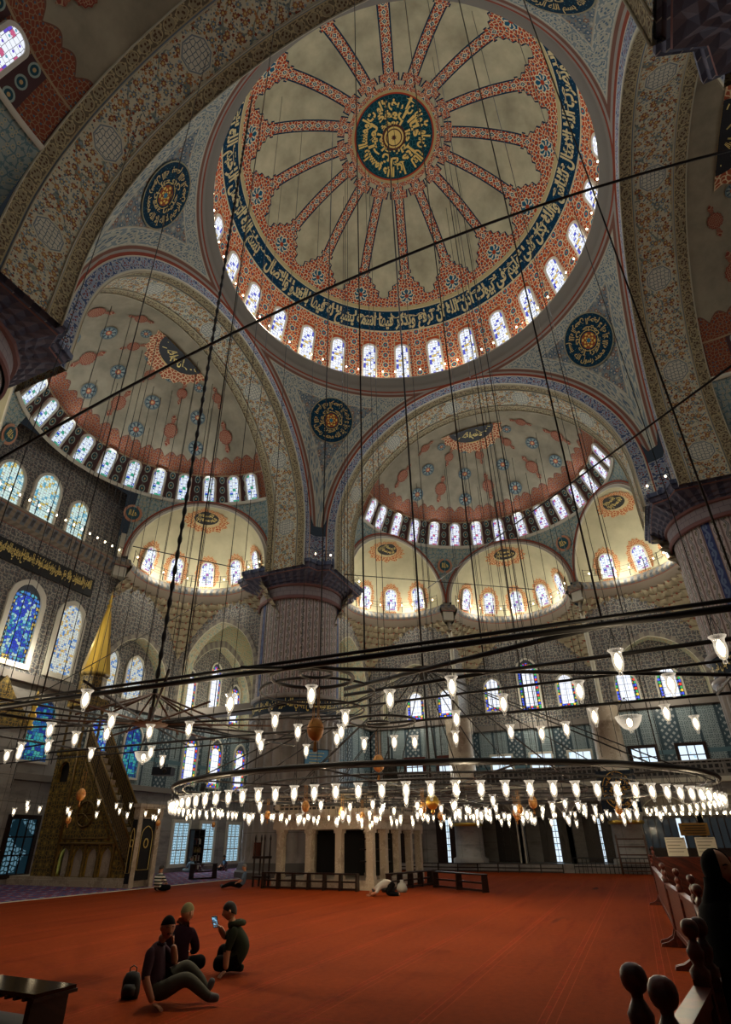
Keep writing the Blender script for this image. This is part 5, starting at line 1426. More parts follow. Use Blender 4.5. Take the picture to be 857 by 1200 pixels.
# ------------------------------------------------------------------ pulpit, tribune, furniture
VR = -1.1474      # heading whose local x runs to the viewer's right
def part(b, name, mat, par, label=None):
    o = b.build(name, mat, par)
    if label: o['label'] = label
    return o
def build_minbar():
    t = thing('pulpit', 'tall gilded stepped pulpit with conical gold spire and curtained doorway', 'pulpit', (3.3, 15.2, 0))
    # local: y runs from the door towards the wall (0 -> 7.5), x across (-0.6 .. 0.6)
    w = .62
    b = MB(); b.box(-w-.15, w+.15, .2, 7.6, 0, .28); b.box(-w-.05, w+.05, .25, 7.6, .28, .4); part(b, 'base', M['stone'], t)
    side = lambda s: -w if s < 0 else w
    # side wall with a row of four arched openings, a triangular panel above
    pan = MB()
    x = -w
    def P(yy, z, d): return Vector((-w+d, yy, z))
    arcs = [dict(c=c, w=.30, sill=.42, spring=1.15, rise=.42, depth=.22, back=2, rev=1) for c in (1.62, 2.5, 3.38, 4.26)]
    wall(pan, P, 1.15, 4.75, .4, 1.72, arcs, 0)
    far = MB(); wall(far, lambda yy, z, d: Vector((w-d, yy, z)), 1.15, 4.75, .4, 1.72, (), 0); part(far, 'far_side', M['gilt'], t)
    part(pan, 'arcade', [M['gilt'], M['gold'], M['navy']], t)
    for i, c in enumerate((1.62, 2.5, 3.38, 4.26)):
        if i != 2:
            g = MB(); o1 = arch_outline(.17, 1.0, True); g.add([(-w+.2, c+xx, .5+z) for xx, z in o1], [tuple(range(len(o1)))[::-1]], 0, o1); part(g, 'arch_window', M['g_screen'], t)
    for c in (1.2, 2.06, 2.94, 3.82, 4.7):
        b = MB(); b.lathe([(.09, .4), (.09, .5), (.06, .56), (.06, 1.5), (.09, 1.58), (.1, 1.72)], 10, (-w-.03, c, 0)); part(b, 'colonnette', M['dullgold'], t)
    b = MB(); b.prism([(0.15, .4), (1.15, .4), (1.15, 1.7), (4.75, 1.7), (4.75, 6.1), (4.2, 5.9)], -w, w, 0, Matrix(((0, 1, 0, 0), (1, 0, 0, 0), (0, 0, 1, 0), (0, 0, 0, 1)))); part(b, 'side_panel', M['gilt'], t)
    # gold frame strips of the triangle
    def bar(p, q, r=.07, m='dullgold', nm='frame_strip'):
        b = MB(); b.tube([p, q], r, 4); part(b, nm, M[m], t)
    for s in (-1, 1):
        xx = s*(w+.03)
        bar((xx, .15, .5), (xx, 4.3, 6.0)); bar((xx, 1.1, 1.74), (xx, 4.8, 1.74), .06); bar((xx, 1.55, 1.9), (xx, 4.3, 5.6), .04); bar((xx, 4.75, .4), (xx, 4.75, 6.2), .08); bar((xx, 1.6, 1.95), (xx, 4.6, 1.95), .03)
        b = MB(); b.add([(xx, .05, .62), (xx, .05, 1.45), (xx, 4.3, 7.15), (xx, 4.3, 6.1)], [(0, 1, 2, 3)], 0, [(0, 0), (0, .8), (6.5, .8), (6.5, 0)]); b.add([(xx-s*.06, .05, .62), (xx-s*.06, .05, 1.45), (xx-s*.06, 4.3, 7.15), (xx-s*.06, 4.3, 6.1)], [(3, 2, 1, 0)], 0, [(0, 0), (0, .8), (6.5, .8), (6.5, 0)])
        part(b, 'balustrade', M['giltlat'], t); bar((xx, .05, 1.5), (xx, 4.3, 7.2), .07, 'dullgold', 'handrail')
    b = MB(); c = [(-w-.035, 3.4+.55*cos(TAU*k/32), 3.0+.55*sin(TAU*k/32)) for k in range(32)]; b.tube(c, .05, 5, closed=True)
    for k in range(8): a = TAU*k/8; b.tube([(-w-.035, 3.4, 3.0), (-w-.035, 3.4+.5*cos(a), 3.0+.5*sin(a))], .03, 4)
    part(b, 'rosette', M['dullgold'], t)
    for i in range(16):
        b = MB(); y0 = .2+i*.26; b.box(-w+.08, w-.08, y0, y0+.27, .4, .62+i*.36); part(b, 'step', M['stone'], t)
    # doorway
    b = MB()
    for s in (-1, 1): b.box(s*w-.13, s*w+.13, -.12, .16, 0, 2.85)
    b.box(-w-.15, w+.15, -.14, .18, 2.75, 3.25, 0); b.box(-w-.22, w+.22, -.2, .24, 3.22, 3.36, 0); part(b, 'door_frame', M['stone'], t)
    b = MB(); b.box(-w-.18, -w-.14, -.1, .14, .2, 2.7, 0)
    b.box(-w+.12, w-.12, -.02, .02, .3, 2.75, 0)
    part(b, 'curtain', M['black'], t, 'black curtain with gold border')
    b = MB()
    for hx in (-w+.02,):
        o1 = [(xx*1.0, z) for xx, z in arch_outline(.36, 1.7, True)]
    pts = [(xx, -.05, .7+z) for xx, z in arch_outline(.36, 1.75, True)]; b.tube(pts, .022, 4, closed=True)
    pts = [(-w-.2, .02+xx*.28, .6+z) for xx, z in arch_outline(.36, 1.75, True)]; b.tube(pts, .02, 4, closed=True)
    b.tube([(-w-.2, .02+.09*cos(TAU*k/16), 1.75+.14*sin(TAU*k/16)) for k in range(16)], .02, 4, closed=True)
    b.tube([(.13*cos(TAU*k/16), -.05, 1.75+.18*sin(TAU*k/16)) for k in range(16)], .03, 4, closed=True); part(b, 'curtain_embroidery', M['goldpaint'], t)
    b = MB(); b.box(-w+.1, w-.1, -.17, -.13, 2.8, 3.15); b2 = b; part(b, 'door_panel', M['dullgold'], t)
    # canopy tower near the wall: posts, arches, drum, cone, finial
    cy = 5.55
    b = MB(); b.box(-w-.05, w+.05, cy-.75, cy+.75, 5.8, 6.1); b.box(-w, w, cy-.7, cy+.7, .4, 4.4); part(b, 'tower_base', M['gilt'], t)
    b = MB(); wall(b, lambda yy, z, d: Vector((-w+d, yy, z)), cy-.7, cy+.7, 4.4, 5.8, [dict(c=cy, w=.38, sill=4.5, spring=5.0, rise=.5, depth=.2, back=1, rev=0)], 0); part(b, 'tower_panel', [M['gilt'], M['black']], t)
    for s in (-1, 1):
        for q in (-1, 1):
            b = MB(); b.lathe([(.10, 6.1), (.10, 6.25), (.065, 6.35), (.065, 8.0), (.10, 8.15), (.12, 8.3)], 10, (s*(w-.1), cy+q*.6, 0)); part(b, 'post', M['dullgold'], t)
    b = MB(); b.box(-w-.08, w+.08, cy-.8, cy+.8, 8.3, 8.75); part(b, 'canopy', M['gilt'], t)
    b = MB(); b.lathe([(.78, 8.7), (.78, 8.8), (.70, 8.85), (.70, 9.95), (.80, 10.05), (.82, 10.15)], 8, (0, cy, 0), 0, smooth=False); part(b, 'drum', M['gilt'], t)
    b = MB(); b.lathe([(.82, 10.1), (.80, 10.25), (.62, 11.2), (.44, 12.2), (.28, 13.2), (.16, 13.9), (.10, 14.2)], 8, (0, cy, 0), 0, smooth=False); part(b, 'spire', M['gold'], t)
    b = MB(); b.lathe([(.10, 14.15), (.16, 14.3), (.05, 14.42), (.12, 14.6), (.04, 14.75), (.07, 14.9), (.02, 15.05), (.0, 15.5)], 10, (0, cy, 0)); part(b, 'finial', M['gold'], t)
def build_mihrab():
    t = thing('prayer_niche', 'marble prayer niche with gilded pointed crest on the pulpit wall at far left', 'niche', (-0.55, WX, 0))
    b = MB(); wall(b, lambda x, z, d: Vector((x, -.35+d, z)), -1.9, 1.9, 0, 7.0, [dict(c=0, w=1.1, sill=.1, spring=3.4, rise=1.8, depth=.3, back=1, rev=0)], 0)
    for s in (-1, 1): b.add([(s*1.9, -.35, 0), (s*1.9, 0, 0), (s*1.9, 0, 7), (s*1.9, -.35, 7)], [(0, 1, 2, 3)], 0, [(0, 0), (.3, 0), (.3, 7), (0, 7)])
    part(b, 'niche_body', [M['marble'], M['iznik']], t)
    b = MB(); b.prism([(-2.0, 7.0), (2.0, 7.0), (1.7, 7.5), (1.2, 8.1), (.7, 8.5), (0, 9.4), (-.7, 8.5), (-1.2, 8.1), (-1.7, 7.5)], -.42, -.3, 0); part(b, 'crest', M['gilt'], t)
    for s in (-1, 1):
        b = MB(); b.lathe([(.16, 7.0), (.2, 7.2), (.10, 7.35), (.22, 7.7), (.08, 7.95), (.15, 8.2), (.05, 8.45), (.1, 8.65), (.0, 9.1)], 12, (s*1.95, -.4, 0)); part(b, 'finial', M['gold'], t)
def build_tribune():
    x0, y0, x1, y1 = 5.6, 4.85, 12.2, 9.75
    t = thing('marble_tribune', 'pale marble tribune on square columns against the great central pier', 'tribune', (x0, y0, 0))
    X1, Y1 = x1-x0, y1-y0
    b = MB(); b.box(-.05, X1, -.05, Y1, 0, .35); part(b, 'plinth', M['stone'], t)
    def col(x, y, r=.15):
        b = MB(); b.box(x-r-.03, x+r+.03, y-r-.03, y+r+.03, .35, .47); b.box(x-r, x+r, y-r, y+r, .47, 2.1); b.box(x-r-.05, x+r+.05, y-r-.05, y+r+.05, 2.1, 2.25); part(b, 'column', M['stone'], t)
    for k in range(4): col(.15, .15+k*1.47)
    for x in (1.65, 3.3, 5.0, 6.5): col(x, .15)
    for k in range(1, 4): col(3.3, .15+k*1.47, .12)
    b = MB(); b.box(-.1, X1, -.1, Y1, 2.25, 2.5); b.box(-.04, X1, -.04, Y1, 2.5, 2.56); b.box(-.22, X1, -.22, Y1, 2.72, 2.86); b.box(-.3, X1, -.3, Y1, 2.86, 2.95)
    part(b, 'entablature', M['stone'], t)
    b = MB()
    for k in range(60):
        y = -.15+k*Y1/60; b.box(-.2, -.05, y, y+.05, 2.58, 2.72)
    for k in range(56):
        x = -.15+k*X1/56; b.box(x, x+.05, -.2, -.05, 2.58, 2.72)
    b.box(-.09, X1, -.09, Y1, 2.55, 2.73); part(b, 'dentil_band', M['stone'], t)
    # pierced balustrade with square posts
    mp = material('pierced_stone', lambda: layers(h('9a8b78'), (voro(UV()[0], UV()[1], 4.2, .1, 'DISTANCE_TO_EDGE') > .15, h('1a1613'))), .6)
    b = MB(); b.box(-.18, -.10, 0, Y1, 3.05, 3.55); b.box(0, X1, -.18, -.10, 3.05, 3.55); part(b, 'balustrade', mp, t)
    b = MB()
    for z in (2.95, 3.55): b.box(-.24, -.04, -.24, Y1, z, z+.1); b.box(-.24, X1, -.24, -.04, z, z+.1)
    for k in range(4): y = k*1.55; b.box(-.24, -.03, y-.1, y+.12, 2.95, 3.7)
    for x in (1.65, 3.3, 5.0, 6.5): b.box(x-.1, x+.1, -.24, -.03, 2.95, 3.7)
    part(b, 'coping', M['stone'], t)
    b = MB(); b.box(3.4, 3.5, .3, Y1, .35, 2.25); part(b, 'back_screen', M['black'], t)
    b = MB()
    for z in (.9, 1.4, 1.85): b.box(3.1, 3.4, .5, 2.0, z, z+.05)
    part(b, 'shelf', M['wood'], t)
    o = thing('carved_stand', 'tall dark carved wooden stand left of the marble tribune', 'stand', (5.9, 10.5, 0), 0)
    b = MB()
    for sx in (-.25, .25):
        for sy in (-.25, .25): b.lathe([(.05, 0), (.05, .3), (.03, .4), (.05, .7), (.04, 1.2)], 8, (sx, sy, 0)); b.lathe([(.04, 1.2), (.03, 1.8), (.05, 1.9), (.02, 2.05), (0, 2.1)], 8, (sx, sy, 0))
    part(b, 'leg', M['wood'], o)
    b = MB(); b.box(-.32, .32, -.32, .32, 1.1, 1.2); b.box(-.3, .3, -.3, .3, .35, .42); part(b, 'seat', M['wood'], o)
    b = MB(); b.box(-.3, .3, .24, .3, 1.2, 1.75); part(b, 'backrest', M['lattice'], o)
    # square dark screen on the pier
    s = thing('wall_screen', 'small dark flat screen with pale writing fixed to the great pier', 'screen', (11.55, 10.8, 6.05), 0.75+pi)
    b = MB(); b.box(-.04, .04, -.75, .75, -.5, .5); part(b, 'casing', M['black'], s)
    b = MB(); b.box(.045, .05, -.7, .7, -.45, .45); 
    part(b, 'display', material('screen_face', h('24343c'), .2, emit=((.1, .2, .25), .25)), s)
    b = MB()
    for k in range(4): b.box(.055, .06, -.45, .45-.1*k, .25-k*.17, .30-k*.17)
    part(b, 'caption', M['palescript'], s)
def low_bench(name, label, p, q, hgt, depth, group=None, bays=3):
    """dark low reading bench running from p to q"""
    P, Q = Vector((*p, 0)), Vector((*q, 0)); L = (Q-P).length; a = atan2((Q-P).y, (Q-P).x)
    t = thing(name, label, 'bench', P, a, group)
    b = MB(); b.box(0, L, -depth/2, depth/2, hgt-.05, hgt); part(b, 'top', M['wood'], t)
    for k in range(bays+1):
        x = .03+(L-.06)*k/bays; b = MB(); b.prism([(-depth/2, 0), (depth/2, 0), (depth*.42, hgt-.05), (-depth*.42, hgt-.05)], x-.035, x+.035, 0, Matrix(((0, 1, 0, 0), (1, 0, 0, 0), (0, 0, 1, 0), (0, 0, 0, 1)))); part(b, 'leg', M['wood'], t)
    b = MB(); b.box(.03, L-.03, -.03, .03, hgt*.45, hgt*.45+.06); b.box(.02, L-.02, -depth*.35, -depth*.28, .03, .1); part(b, 'stretcher', M['wood'], t)
    return t
def build_furniture():
    low_bench('reading_bench', 'long dark wooden bench in front of the marble tribune front columns', (5.15, 9.9), (5.05, 5.3), .62, .3, None, 6)
    low_bench('reading_bench', 'dark wooden bench standing alone on red carpet right of the tribune', (8.2, 3.0), (6.2, .35), .62, .3, None, 2)
    low_bench('reading_bench', 'dark wooden bench along the right side columns of the tribune', (5.9, 4.3), (9.4, 3.6), .60, .3, None, 4)
    low_bench('reading_bench', 'small dark bench on blue carpet beside the great pier', (8.6, 16.6), (10.0, 16.1), .75, .4, None, 1)
    # near bench with polished top
    t = thing('prayer_bench', 'low dark polished wooden bench cut off at the bottom left corner', 'bench', (-13.72, .42, 0), 0)
    b = MB(); b.box(-.26, .26, 0, 2.6, .43, .47); part(b, 'top', material('polished_wood', c_wood('1c0f0a', '0d0705'), .12), t)
    for i in range(20):
        b = MB() if i == 0 else b; b.box(-.275, .275, -.012+i*.13, .03+i*.13, .405, .435)
    part(b, 'carved_edge', M['wood'], t)
    for y in (.06, 1.75):
        b = MB(); b.box(-.23, .23, y, y+.07, 0, .43); part(b, 'leg', M['wood'], t)
    b = MB(); b.box(-.2, .2, .1, 1.8, .14, .17); part(b, 'shelf', M['wood'], t)
    # barriers with turned finials
    FIN = [(.055, 0), (.058, .04), (.03, .07), (.045, .11), (.05, .14), (.03, .175), (.022, .19), (.024, .205), (.038, .215), (.048, .232), (.052, .255), (.048, .278), (.038, .294), (.022, .304), (0, .308)]
    def barrier(p, q, label, z=1.08, near=False):
        P, Q = Vector((*p, 0)), Vector((*q, 0)); L = (Q-P).length; a = atan2((Q-P).y, (Q-P).x)
        t = thing('wooden_barrier', label, 'barrier', P, a, 'carved wooden barriers')
        for x in (0, L):
            b = MB(); b.box(x-.045, x+.045, -.045, .045, 0, z); o = part(b, 'post', M['redwood'], t)
            b = MB(); b.lathe([(r, zz+z) for r, zz in FIN], 14, (x, 0, 0)); part(b, 'finial', M['redwood'], o)
            b = MB(); b.prism([(-.34, 0), (.34, 0), (.32, .05), (.2, .08), (.1, .14), (.05, .26), (-.05, .26), (-.1, .14), (-.2, .08), (-.32, .05)], x-.03, x+.03, 0, Matrix(((0, 1, 0, 0), (1, 0, 0, 0), (0, 0, 1, 0), (0, 0, 0, 1)))); part(b, 'foot', M['redwood'], t)
        b = MB(); b.box(.04, L-.04, -.035, .035, z-.12, z-.04); b.box(.04, L-.04, -.05, .05, z-.05, z-.03); part(b, 'top_rail', M['redwood'], t)
        b = MB(); b.box(.04, L-.04, -.03, .03, .2, .28); part(b, 'bottom_rail', M['redwood'], t)
        b = MB(); b.box(.04, L-.04, -.012, .012, .28, z-.12); part(b, 'lattice_panel', M['lattice'], t)
    barrier((-16.1, -5.35), (-14.42, -5.66), 'nearest carved wooden barrier running along the bottom right edge')
    barrier((-16.33, -5.45), (-18.3, -5.95), 'end post of the carved barrier nearest of all at the bottom edge')
    barrier((-11.0, -5.95), (-9.15, -6.02), 'carved wooden barrier beside the woman in black')
    barrier((-14.3, -5.72), (-11.1, -5.95), 'carved wooden barrier in front of the woman in black')
    barrier((-7.0, -5.93), (-4.75, -5.8), 'carved wooden barrier with scrolled foot standing mid way along the right carpet edge')
    barrier((-9.0, -6.02), (-7.1, -5.93), 'carved wooden barrier joining those beyond the woman in black')
    barrier((-4.3, -5.8), (3.5, -5.7), 'farthest carved wooden barrier of the row running towards the gates')
    t = thing('wooden_barrier', 'broad plain wooden partition behind the barriers carrying paper notices', 'barrier', (3.7, -5.8, 0), -1.35, 'carved wooden barriers')
    b = MB(); b.box(0, 7.5, -.03, .03, .1, 1.25); part(b, 'panel', M['redwood'], t)
    b = MB(); b.box(0, 7.5, -.05, .05, 1.22, 1.3); part(b, 'top_rail', M['redwood'], t)
    for x in (0, 3.7, 7.5):
        b = MB(); b.box(x-.05, x+.05, -.05, .05, 0, 1.3); b.lathe([(r, zz+1.3) for r, zz in FIN], 12, (x, 0, 0)); part(b, 'post', M['redwood'], t)
    for k, (x, l) in enumerate(((.75, 'white paper notice standing on the wooden partition left of the other'), (1.65, 'white paper notice standing on the partition nearer the woman'))):
        dx, dy = cos(-1.35), sin(-1.35); c = Vector((3.7+dx*x, -5.8+dy*x, 1.3))
        o = thing('paper_notice', l, 'sign', c, -1.35, 'paper notices on the partition')
        b = MB(); b.box(-.30, .30, -.008, .008, .02, .55); part(b, 'sheet', M['white'], o)
        b = MB()
        for j in range(5): b.box(-.26, .26-.07*(j % 3), -.013, -.009, .5-j*.09, .515-j*.09)
        part(b, 'print', M['black'], o)
    # gallery: oval script panel, rack, railing, signs
    o = thing('script_panel', 'black panel with a gold oval of script on the gallery front', 'panel', (21.4, -4.9, 3.2))
    b = MB(); b.box(-.05, .05, -1.1, 1.1, 0, 2.35); part(b, 'board', M['navy'], o)
    b = MB()
    def ov(k, r0, r1, t0):
        def g(x, y):
            a = t0+(1-x)*TAU*.97; r = r0+(r1-r0)*y; return (-.06, -r*cos(a)*.86*-1, 1.15+r*sin(a)*(1.1 if sin(a) > 0 else .95))
        return g
    put_text(b, BISM+' '+TAW, ov(0, .62, .95, .3), 0, .03); put_text(b, FATIR2, ov(0, .3, .6, 1.3), 0, .04); put_text(b, ALLAH, lambda x, y: (-.06, .25-.5*x, .95+y*.4), 0, .04)
    b.tube([(-.06, .86*cos(TAU*k/40), 1.15+(1.12 if sin(TAU*k/40) > 0 else .98)*sin(TAU*k/40)) for k in range(40)], .02, 4, closed=True); part(b, 'gold_script', material('amber_script', (.85, .48, .08), .5), o)
    o = thing('wooden_rack', 'open slatted wooden rack leaning at the stone step near the gates', 'rack', (20.7, -5.0, 0), 0)
    for y in (-.75, .75): b = MB(); b.tube([(-.2, y, 0), (.25, y, 2.0)], .05, 5); part(b, 'upright', M['rust'], o)
    for k in range(5):
        b = MB(); f = (k+.5)/5; b.tube([(-.2+.45*f, -.75, 2.0*f), (-.2+.45*f, .75, 2.0*f)], .035, 5); part(b, 'slat', M['rust'], o)
    o = thing('iron_railing', 'low dark railing along the stone step below the doors', 'railing', (21.6, 0, 0))
    b = MB()
    for z in (.35, .8): b.tube([(0, -7.2, z), (0, -1.6, z)], .03, 5)
    for k in range(24): y = -7.2+5.6*k/23; b.tube([(0, y, 0), (0, y, .8)], .018, 4)
    part(b, 'rail', M['iron'], o)
    low_bench('dark_fence', 'long low dark fence on the carpet edge before the middle doors', (21.3, 12.0), (21.3, -1.0), .5, .15, None, 10)
    o = thing('notice_board', 'small amber notice board on the glazed gates at far right', 'sign', (22.2, -8.5, 1.95))
    b = MB(); b.box(-.02, .02, -.75, .75, 0, .65); part(b, 'board', material('amber_board', h('8a6424'), .6), o)
    b = MB()
    for j in range(4): b.box(-.03, -.022, -.6, .6-.15*(j % 2), .5-j*.13, .54-j*.13)
    part(b, 'print', M['black'], o)
    # bookcase between the low windows
    o = thing('bookcase', 'dark tall bookcase between the low screened windows', 'bookcase', (16.3, WX-.35, .03))
    b = MB()
    for x in (-.55, .55): b.box(x-.03, x+.03, -.2, .3, 0, 2.5)
    b.box(-.58, .58, -.2, .3, 2.45, 2.52); b.box(-.55, .55, .25, .3, 0, 2.45); part(b, 'case', M['wood'], o)
    for k in range(5):
        b = MB(); b.box(-.55, .55, -.18, .28, .05+k*.5, .09+k*.5); part(b, 'shelf', M['wood'], o)
    random.seed(5)
    for k in range(4):
        x = -.5
        while x < .4:
            w = random.uniform(.05, .1); hh = random.uniform(.25, .38); z = .1+k*.5
            bb = MB(); bb.box(x, x+w-.008, -.12, .15, z, z+hh); q = bb.build('book', M[random.choice(('redwood', 'white', 'gilt', 'navy', 'rust'))]); q.location = (16.3, WX-.35, .03)
            tag(q, ('book on the bottom shelf of the dark bookcase', 'book on the second shelf of the dark bookcase', 'book on the third shelf of the dark bookcase', 'book on the top shelf of the dark bookcase')[k], 'book', 'books on shelf %s of the bookcase' % ('one', 'two', 'three', 'four')[k])
            x += w+(random.random() < .2)*.12
    # rahle: folding book rests near the windows
    # cctv box, loudspeakers
    o = thing('projector', 'dark boxy projector fixed on the cable before the pulpit', 'projector', (1.6, 13.2, 4.55), VR)
    b = MB(); b.box(-.42, .42, -.3, .3, -.16, .16); part(b, 'body', material('blue_black', (.012, .018, .03), .35), o)
    b = MB(); b.lathe([(.09, 0), (.1, .08), (.07, .1)], 12, (0, 0, 0), M=Matrix.Translation((.15, -.3, 0)) @ Matrix.Rotation(pi/2, 4, 'X')); part(b, 'lens', M['iron'], o)
    b = MB(); b.tube([(0, 0, .16), (0, 0, .5)], .03, 5); part(b, 'bracket', M['iron'], o)
    for (p, l) in (((16.0, 22.3, 5.2), 'small black loudspeaker between the jewelled lower windows'), ((9.6, 9.9, 4.3), 'black loudspeaker standing on the tribune at its left corner'), ((-6.1, -.5, 3.25), 'dark grey bell shaped loudspeaker hanging beside the amber egg')):
        o = thing('loudspeaker', l, 'loudspeaker', p, VR)
        b = MB(); b.box(-.18, .18, -.16, .16, -.25, .25, 0, None, .03); part(b, 'cabinet', M['black'], o)
        b = MB(); b.lathe([(.12, 0), (.13, .02), (.05, -.0)], 14, M=Matrix.Translation((0, -.165, 0)) @ Matrix.Rotation(pi/2, 4, 'X'), close=False); part(b, 'cone', M['iron'], o)
        b = MB(); b.tube([(0, 0, .24), (0, 0, .75)], .015, 4); part(b, 'bracket', M['iron'], o)
    # carpet wear
    # backpack and bags
    o = bpk = thing('backpack', 'small black backpack standing on the carpet behind the man on the phone', 'bag', (-11.86, 1.1, 0), VR)
    b = MB(); b.lathe([(.02, 0), (.15, .0), (.17, .1), (.165, .28), (.12, .38), (.03, .41), (0, .41)], 14); b.v = [(x*1.0, y*.72, z) for x, y, z in b.v]; part(b, 'body', material('black_nylon', (.008, .008, .009), .6), o)
    b = MB(); b.lathe([(.02, .05), (.11, .06), (.12, .16), (.09, .23), (0, .24)], 12, (0, -.1, 0)); part(b, 'pocket', MATS['black_nylon'], o)
    b = MB(); b.tube([(-.06, 0, .39), (-.06, 0, .46), (.0, 0, .49), (.06, 0, .46), (.06, 0, .39)], .012, 5); part(b, 'handle', M['iron'], o)
    b = MB(); b.tube([(-.1, .1, .36), (-.13, .17, .2), (-.1, .11, .05)], .016, 5); part(b, 'strap', M['iron'], o)
    bpk.scale = (.72,)*3
    o = thing('shopping_bag', 'crumpled dark and white bag left on the carpet by the praying man', 'bag', (5.3, 3.5, 0), .3)
    b = MB(); b.lathe([(.02, 0), (.2, 0), (.24, .1), (.17, .28), (.08, .34), (.11, .42), (0, .36)], 12); b.v = [(x*(1+.2*sin(7*y)), y*(.8+.2*sin(9*z)), z) for x, y, z in b.v]; part(b, 'sack', material('pale_plastic', h('8f8d86'), .5), o)
    b = MB(); b.lathe([(.02, 0), (.25, 0), (.3, .1), (.2, .25), (0, .3)], 10, (.1, .55, 0)); part(b, 'dark_sack', MATS['black_nylon'], o)
# ------------------------------------------------------------------ people
def skin_body(J, B, root):
    names = list(J); idx = {n: i for i, n in enumerate(names)}
    me = bpy.data.meshes.new('sk'); me.from_pydata([J[n][:3] for n in names], [(idx[a], idx[b]) for a, b, m in B], [])
    o = bpy.data.objects.new('sk', me); COL.objects.link(o)
    sm = o.modifiers.new('s', 'SKIN'); sm.use_smooth_shade = True; sm.branch_smoothing = 0.6
    sv = me.skin_vertices[0].data if len(me.skin_vertices) else None
    if sv is None:
        bm = bmesh.new(); bm.from_mesh(me); bm.verts.layers.skin.verify(); bm.to_mesh(me); bm.free(); sv = me.skin_vertices[0].data
    for n in names:
        r = J[n][3]*1.27; sv[idx[n]].radius = r if isinstance(r, tuple) else (r, r); sv[idx[n]].use_root = (n == root)
    ss_ = o.modifiers.new('u', 'SUBSURF'); ss_.levels = 2
    dg = bpy.context.evaluated_depsgraph_get(); dg.update(); ev = o.evaluated_get(dg); m2 = ev.to_mesh()
    V = [tuple(v.co) for v in m2.vertices]; F = [tuple(p.vertices) for p in m2.polygons]
    ev.to_mesh_clear(); bpy.data.objects.remove(o); bpy.data.meshes.remove(me)
    def seg(p, a, b):
        a = Vector(a); b = Vector(b); d = b-a; t = max(0, min(1, (p-a).dot(d)/max(d.dot(d), 1e-9))); return (p-a-d*t).length, t
    mi = []
    for f in F:
        c = sum((Vector(V[k]) for k in f), Vector())/len(f); best = (9, 0)
        for a, b, m in B:
            ra = J[a][3]; ra = ra[0] if isinstance(ra, tuple) else ra; rb = J[b][3]; rb = rb[0] if isinstance(rb, tuple) else rb
            d, t = seg(c, J[a][:3], J[b][:3]); d = d/(ra+(rb-ra)*t)
            if d < best[0]: best = (d, m)
        mi.append(best[1])
    return V, F, mi
def head_mesh(mb, M, mi, ears=True, s=1.08):
    """head centre at M origin, face towards local -y"""
    n, m = 28, 22; vs = []
    for j in range(m+1):
        la = -pi/2+pi*j/m
        for i in range(n):
            lo = TAU*i/n; x, y, z = cos(la)*sin(lo), -cos(la)*cos(lo), sin(la)
            X_, Y_, Z_ = x*.082, y*.098, z*.120
            if z < -.2: X_ *= 1-.32*(-z-.2); Y_ = Y_*(1-.12*(-z-.2)) if y < 0 else Y_*(1-.5*(-z-.2))
            fr = max(0, -y)
            Y_ -= .026*math.exp(-((x/.16)**2+((z+.16)/.20)**2))*fr+.010*math.exp(-((x/.13)**2+((z+.28)/.10)**2))*fr     # nose
            Y_ += .013*math.exp(-(((abs(x)-.38)/.20)**2+((z-.03)/.12)**2))*fr      # sockets
            Y_ -= .008*math.exp(-((x/.7)**2+((z-.18)/.08)**2))*fr                  # brow
            Y_ -= .012*math.exp(-((x/.35)**2+((z+.82)/.18)**2))*fr                 # chin
            Y_ -= .007*math.exp(-((x/.3)**2+((z+.52)/.07)**2))*fr                  # lips
            vs.append(M @ Vector((X_*s, Y_*s, Z_*s)))
    fs = [(j*n+i, j*n+(i+1) % n, (j+1)*n+(i+1) % n, (j+1)*n+i) for j in range(m) for i in range(n)]
    mb.add(vs, fs, mi, None, True)
    for sx in ((-1, 1) if ears else ()):
        t = MB(); t.lathe([(0, -.03), (.018, -.02), (.022, .005), (.014, .028), (0, .03)], 8); t.v = [tuple(M @ Vector((sx*.084*s+x*.5, .005+y, z-.005))) for x, y, z in t.v]; mb.add(t.v, t.f, mi, None, True)
def face_parts(par, M, s=1.08):
    b = MB()
    for sx in (-1, 1):
        t = MB(); t.lathe([(0, -.008), (.009, -.004), (.010, 0), (.007, .006), (0, .008)], 8); t.v = [tuple(M @ Vector((sx*.029*s+x*1.3, -.079*s+y*.5, .006*s+z*.8))) for x, y, z in t.v]; b.add(t.v, t.f, 0, None, True)
    part(b, 'eye', material('eye_dark', (.02, .015, .012), .2), par)
    b = MB()
    for sx in (-1, 1): b.tube([M @ Vector((sx*.012*s, -.092*s, .024*s)), M @ Vector((sx*.03*s, -.093*s, .031*s)), M @ Vector((sx*.05*s, -.080*s, .024*s))], .0045*s, 4)
    part(b, 'eyebrow', material('hair_dark', (.014, .010, .008), .7), par)
    b = MB(); b.tube([M @ Vector((-.022*s, -.090*s, -.064*s)), M @ Vector((0, -.099*s, -.063*s)), M @ Vector((.022*s, -.090*s, -.064*s))], .005*s, 5); part(b, 'mouth', material('lip', h('7a4238'), .5), par)
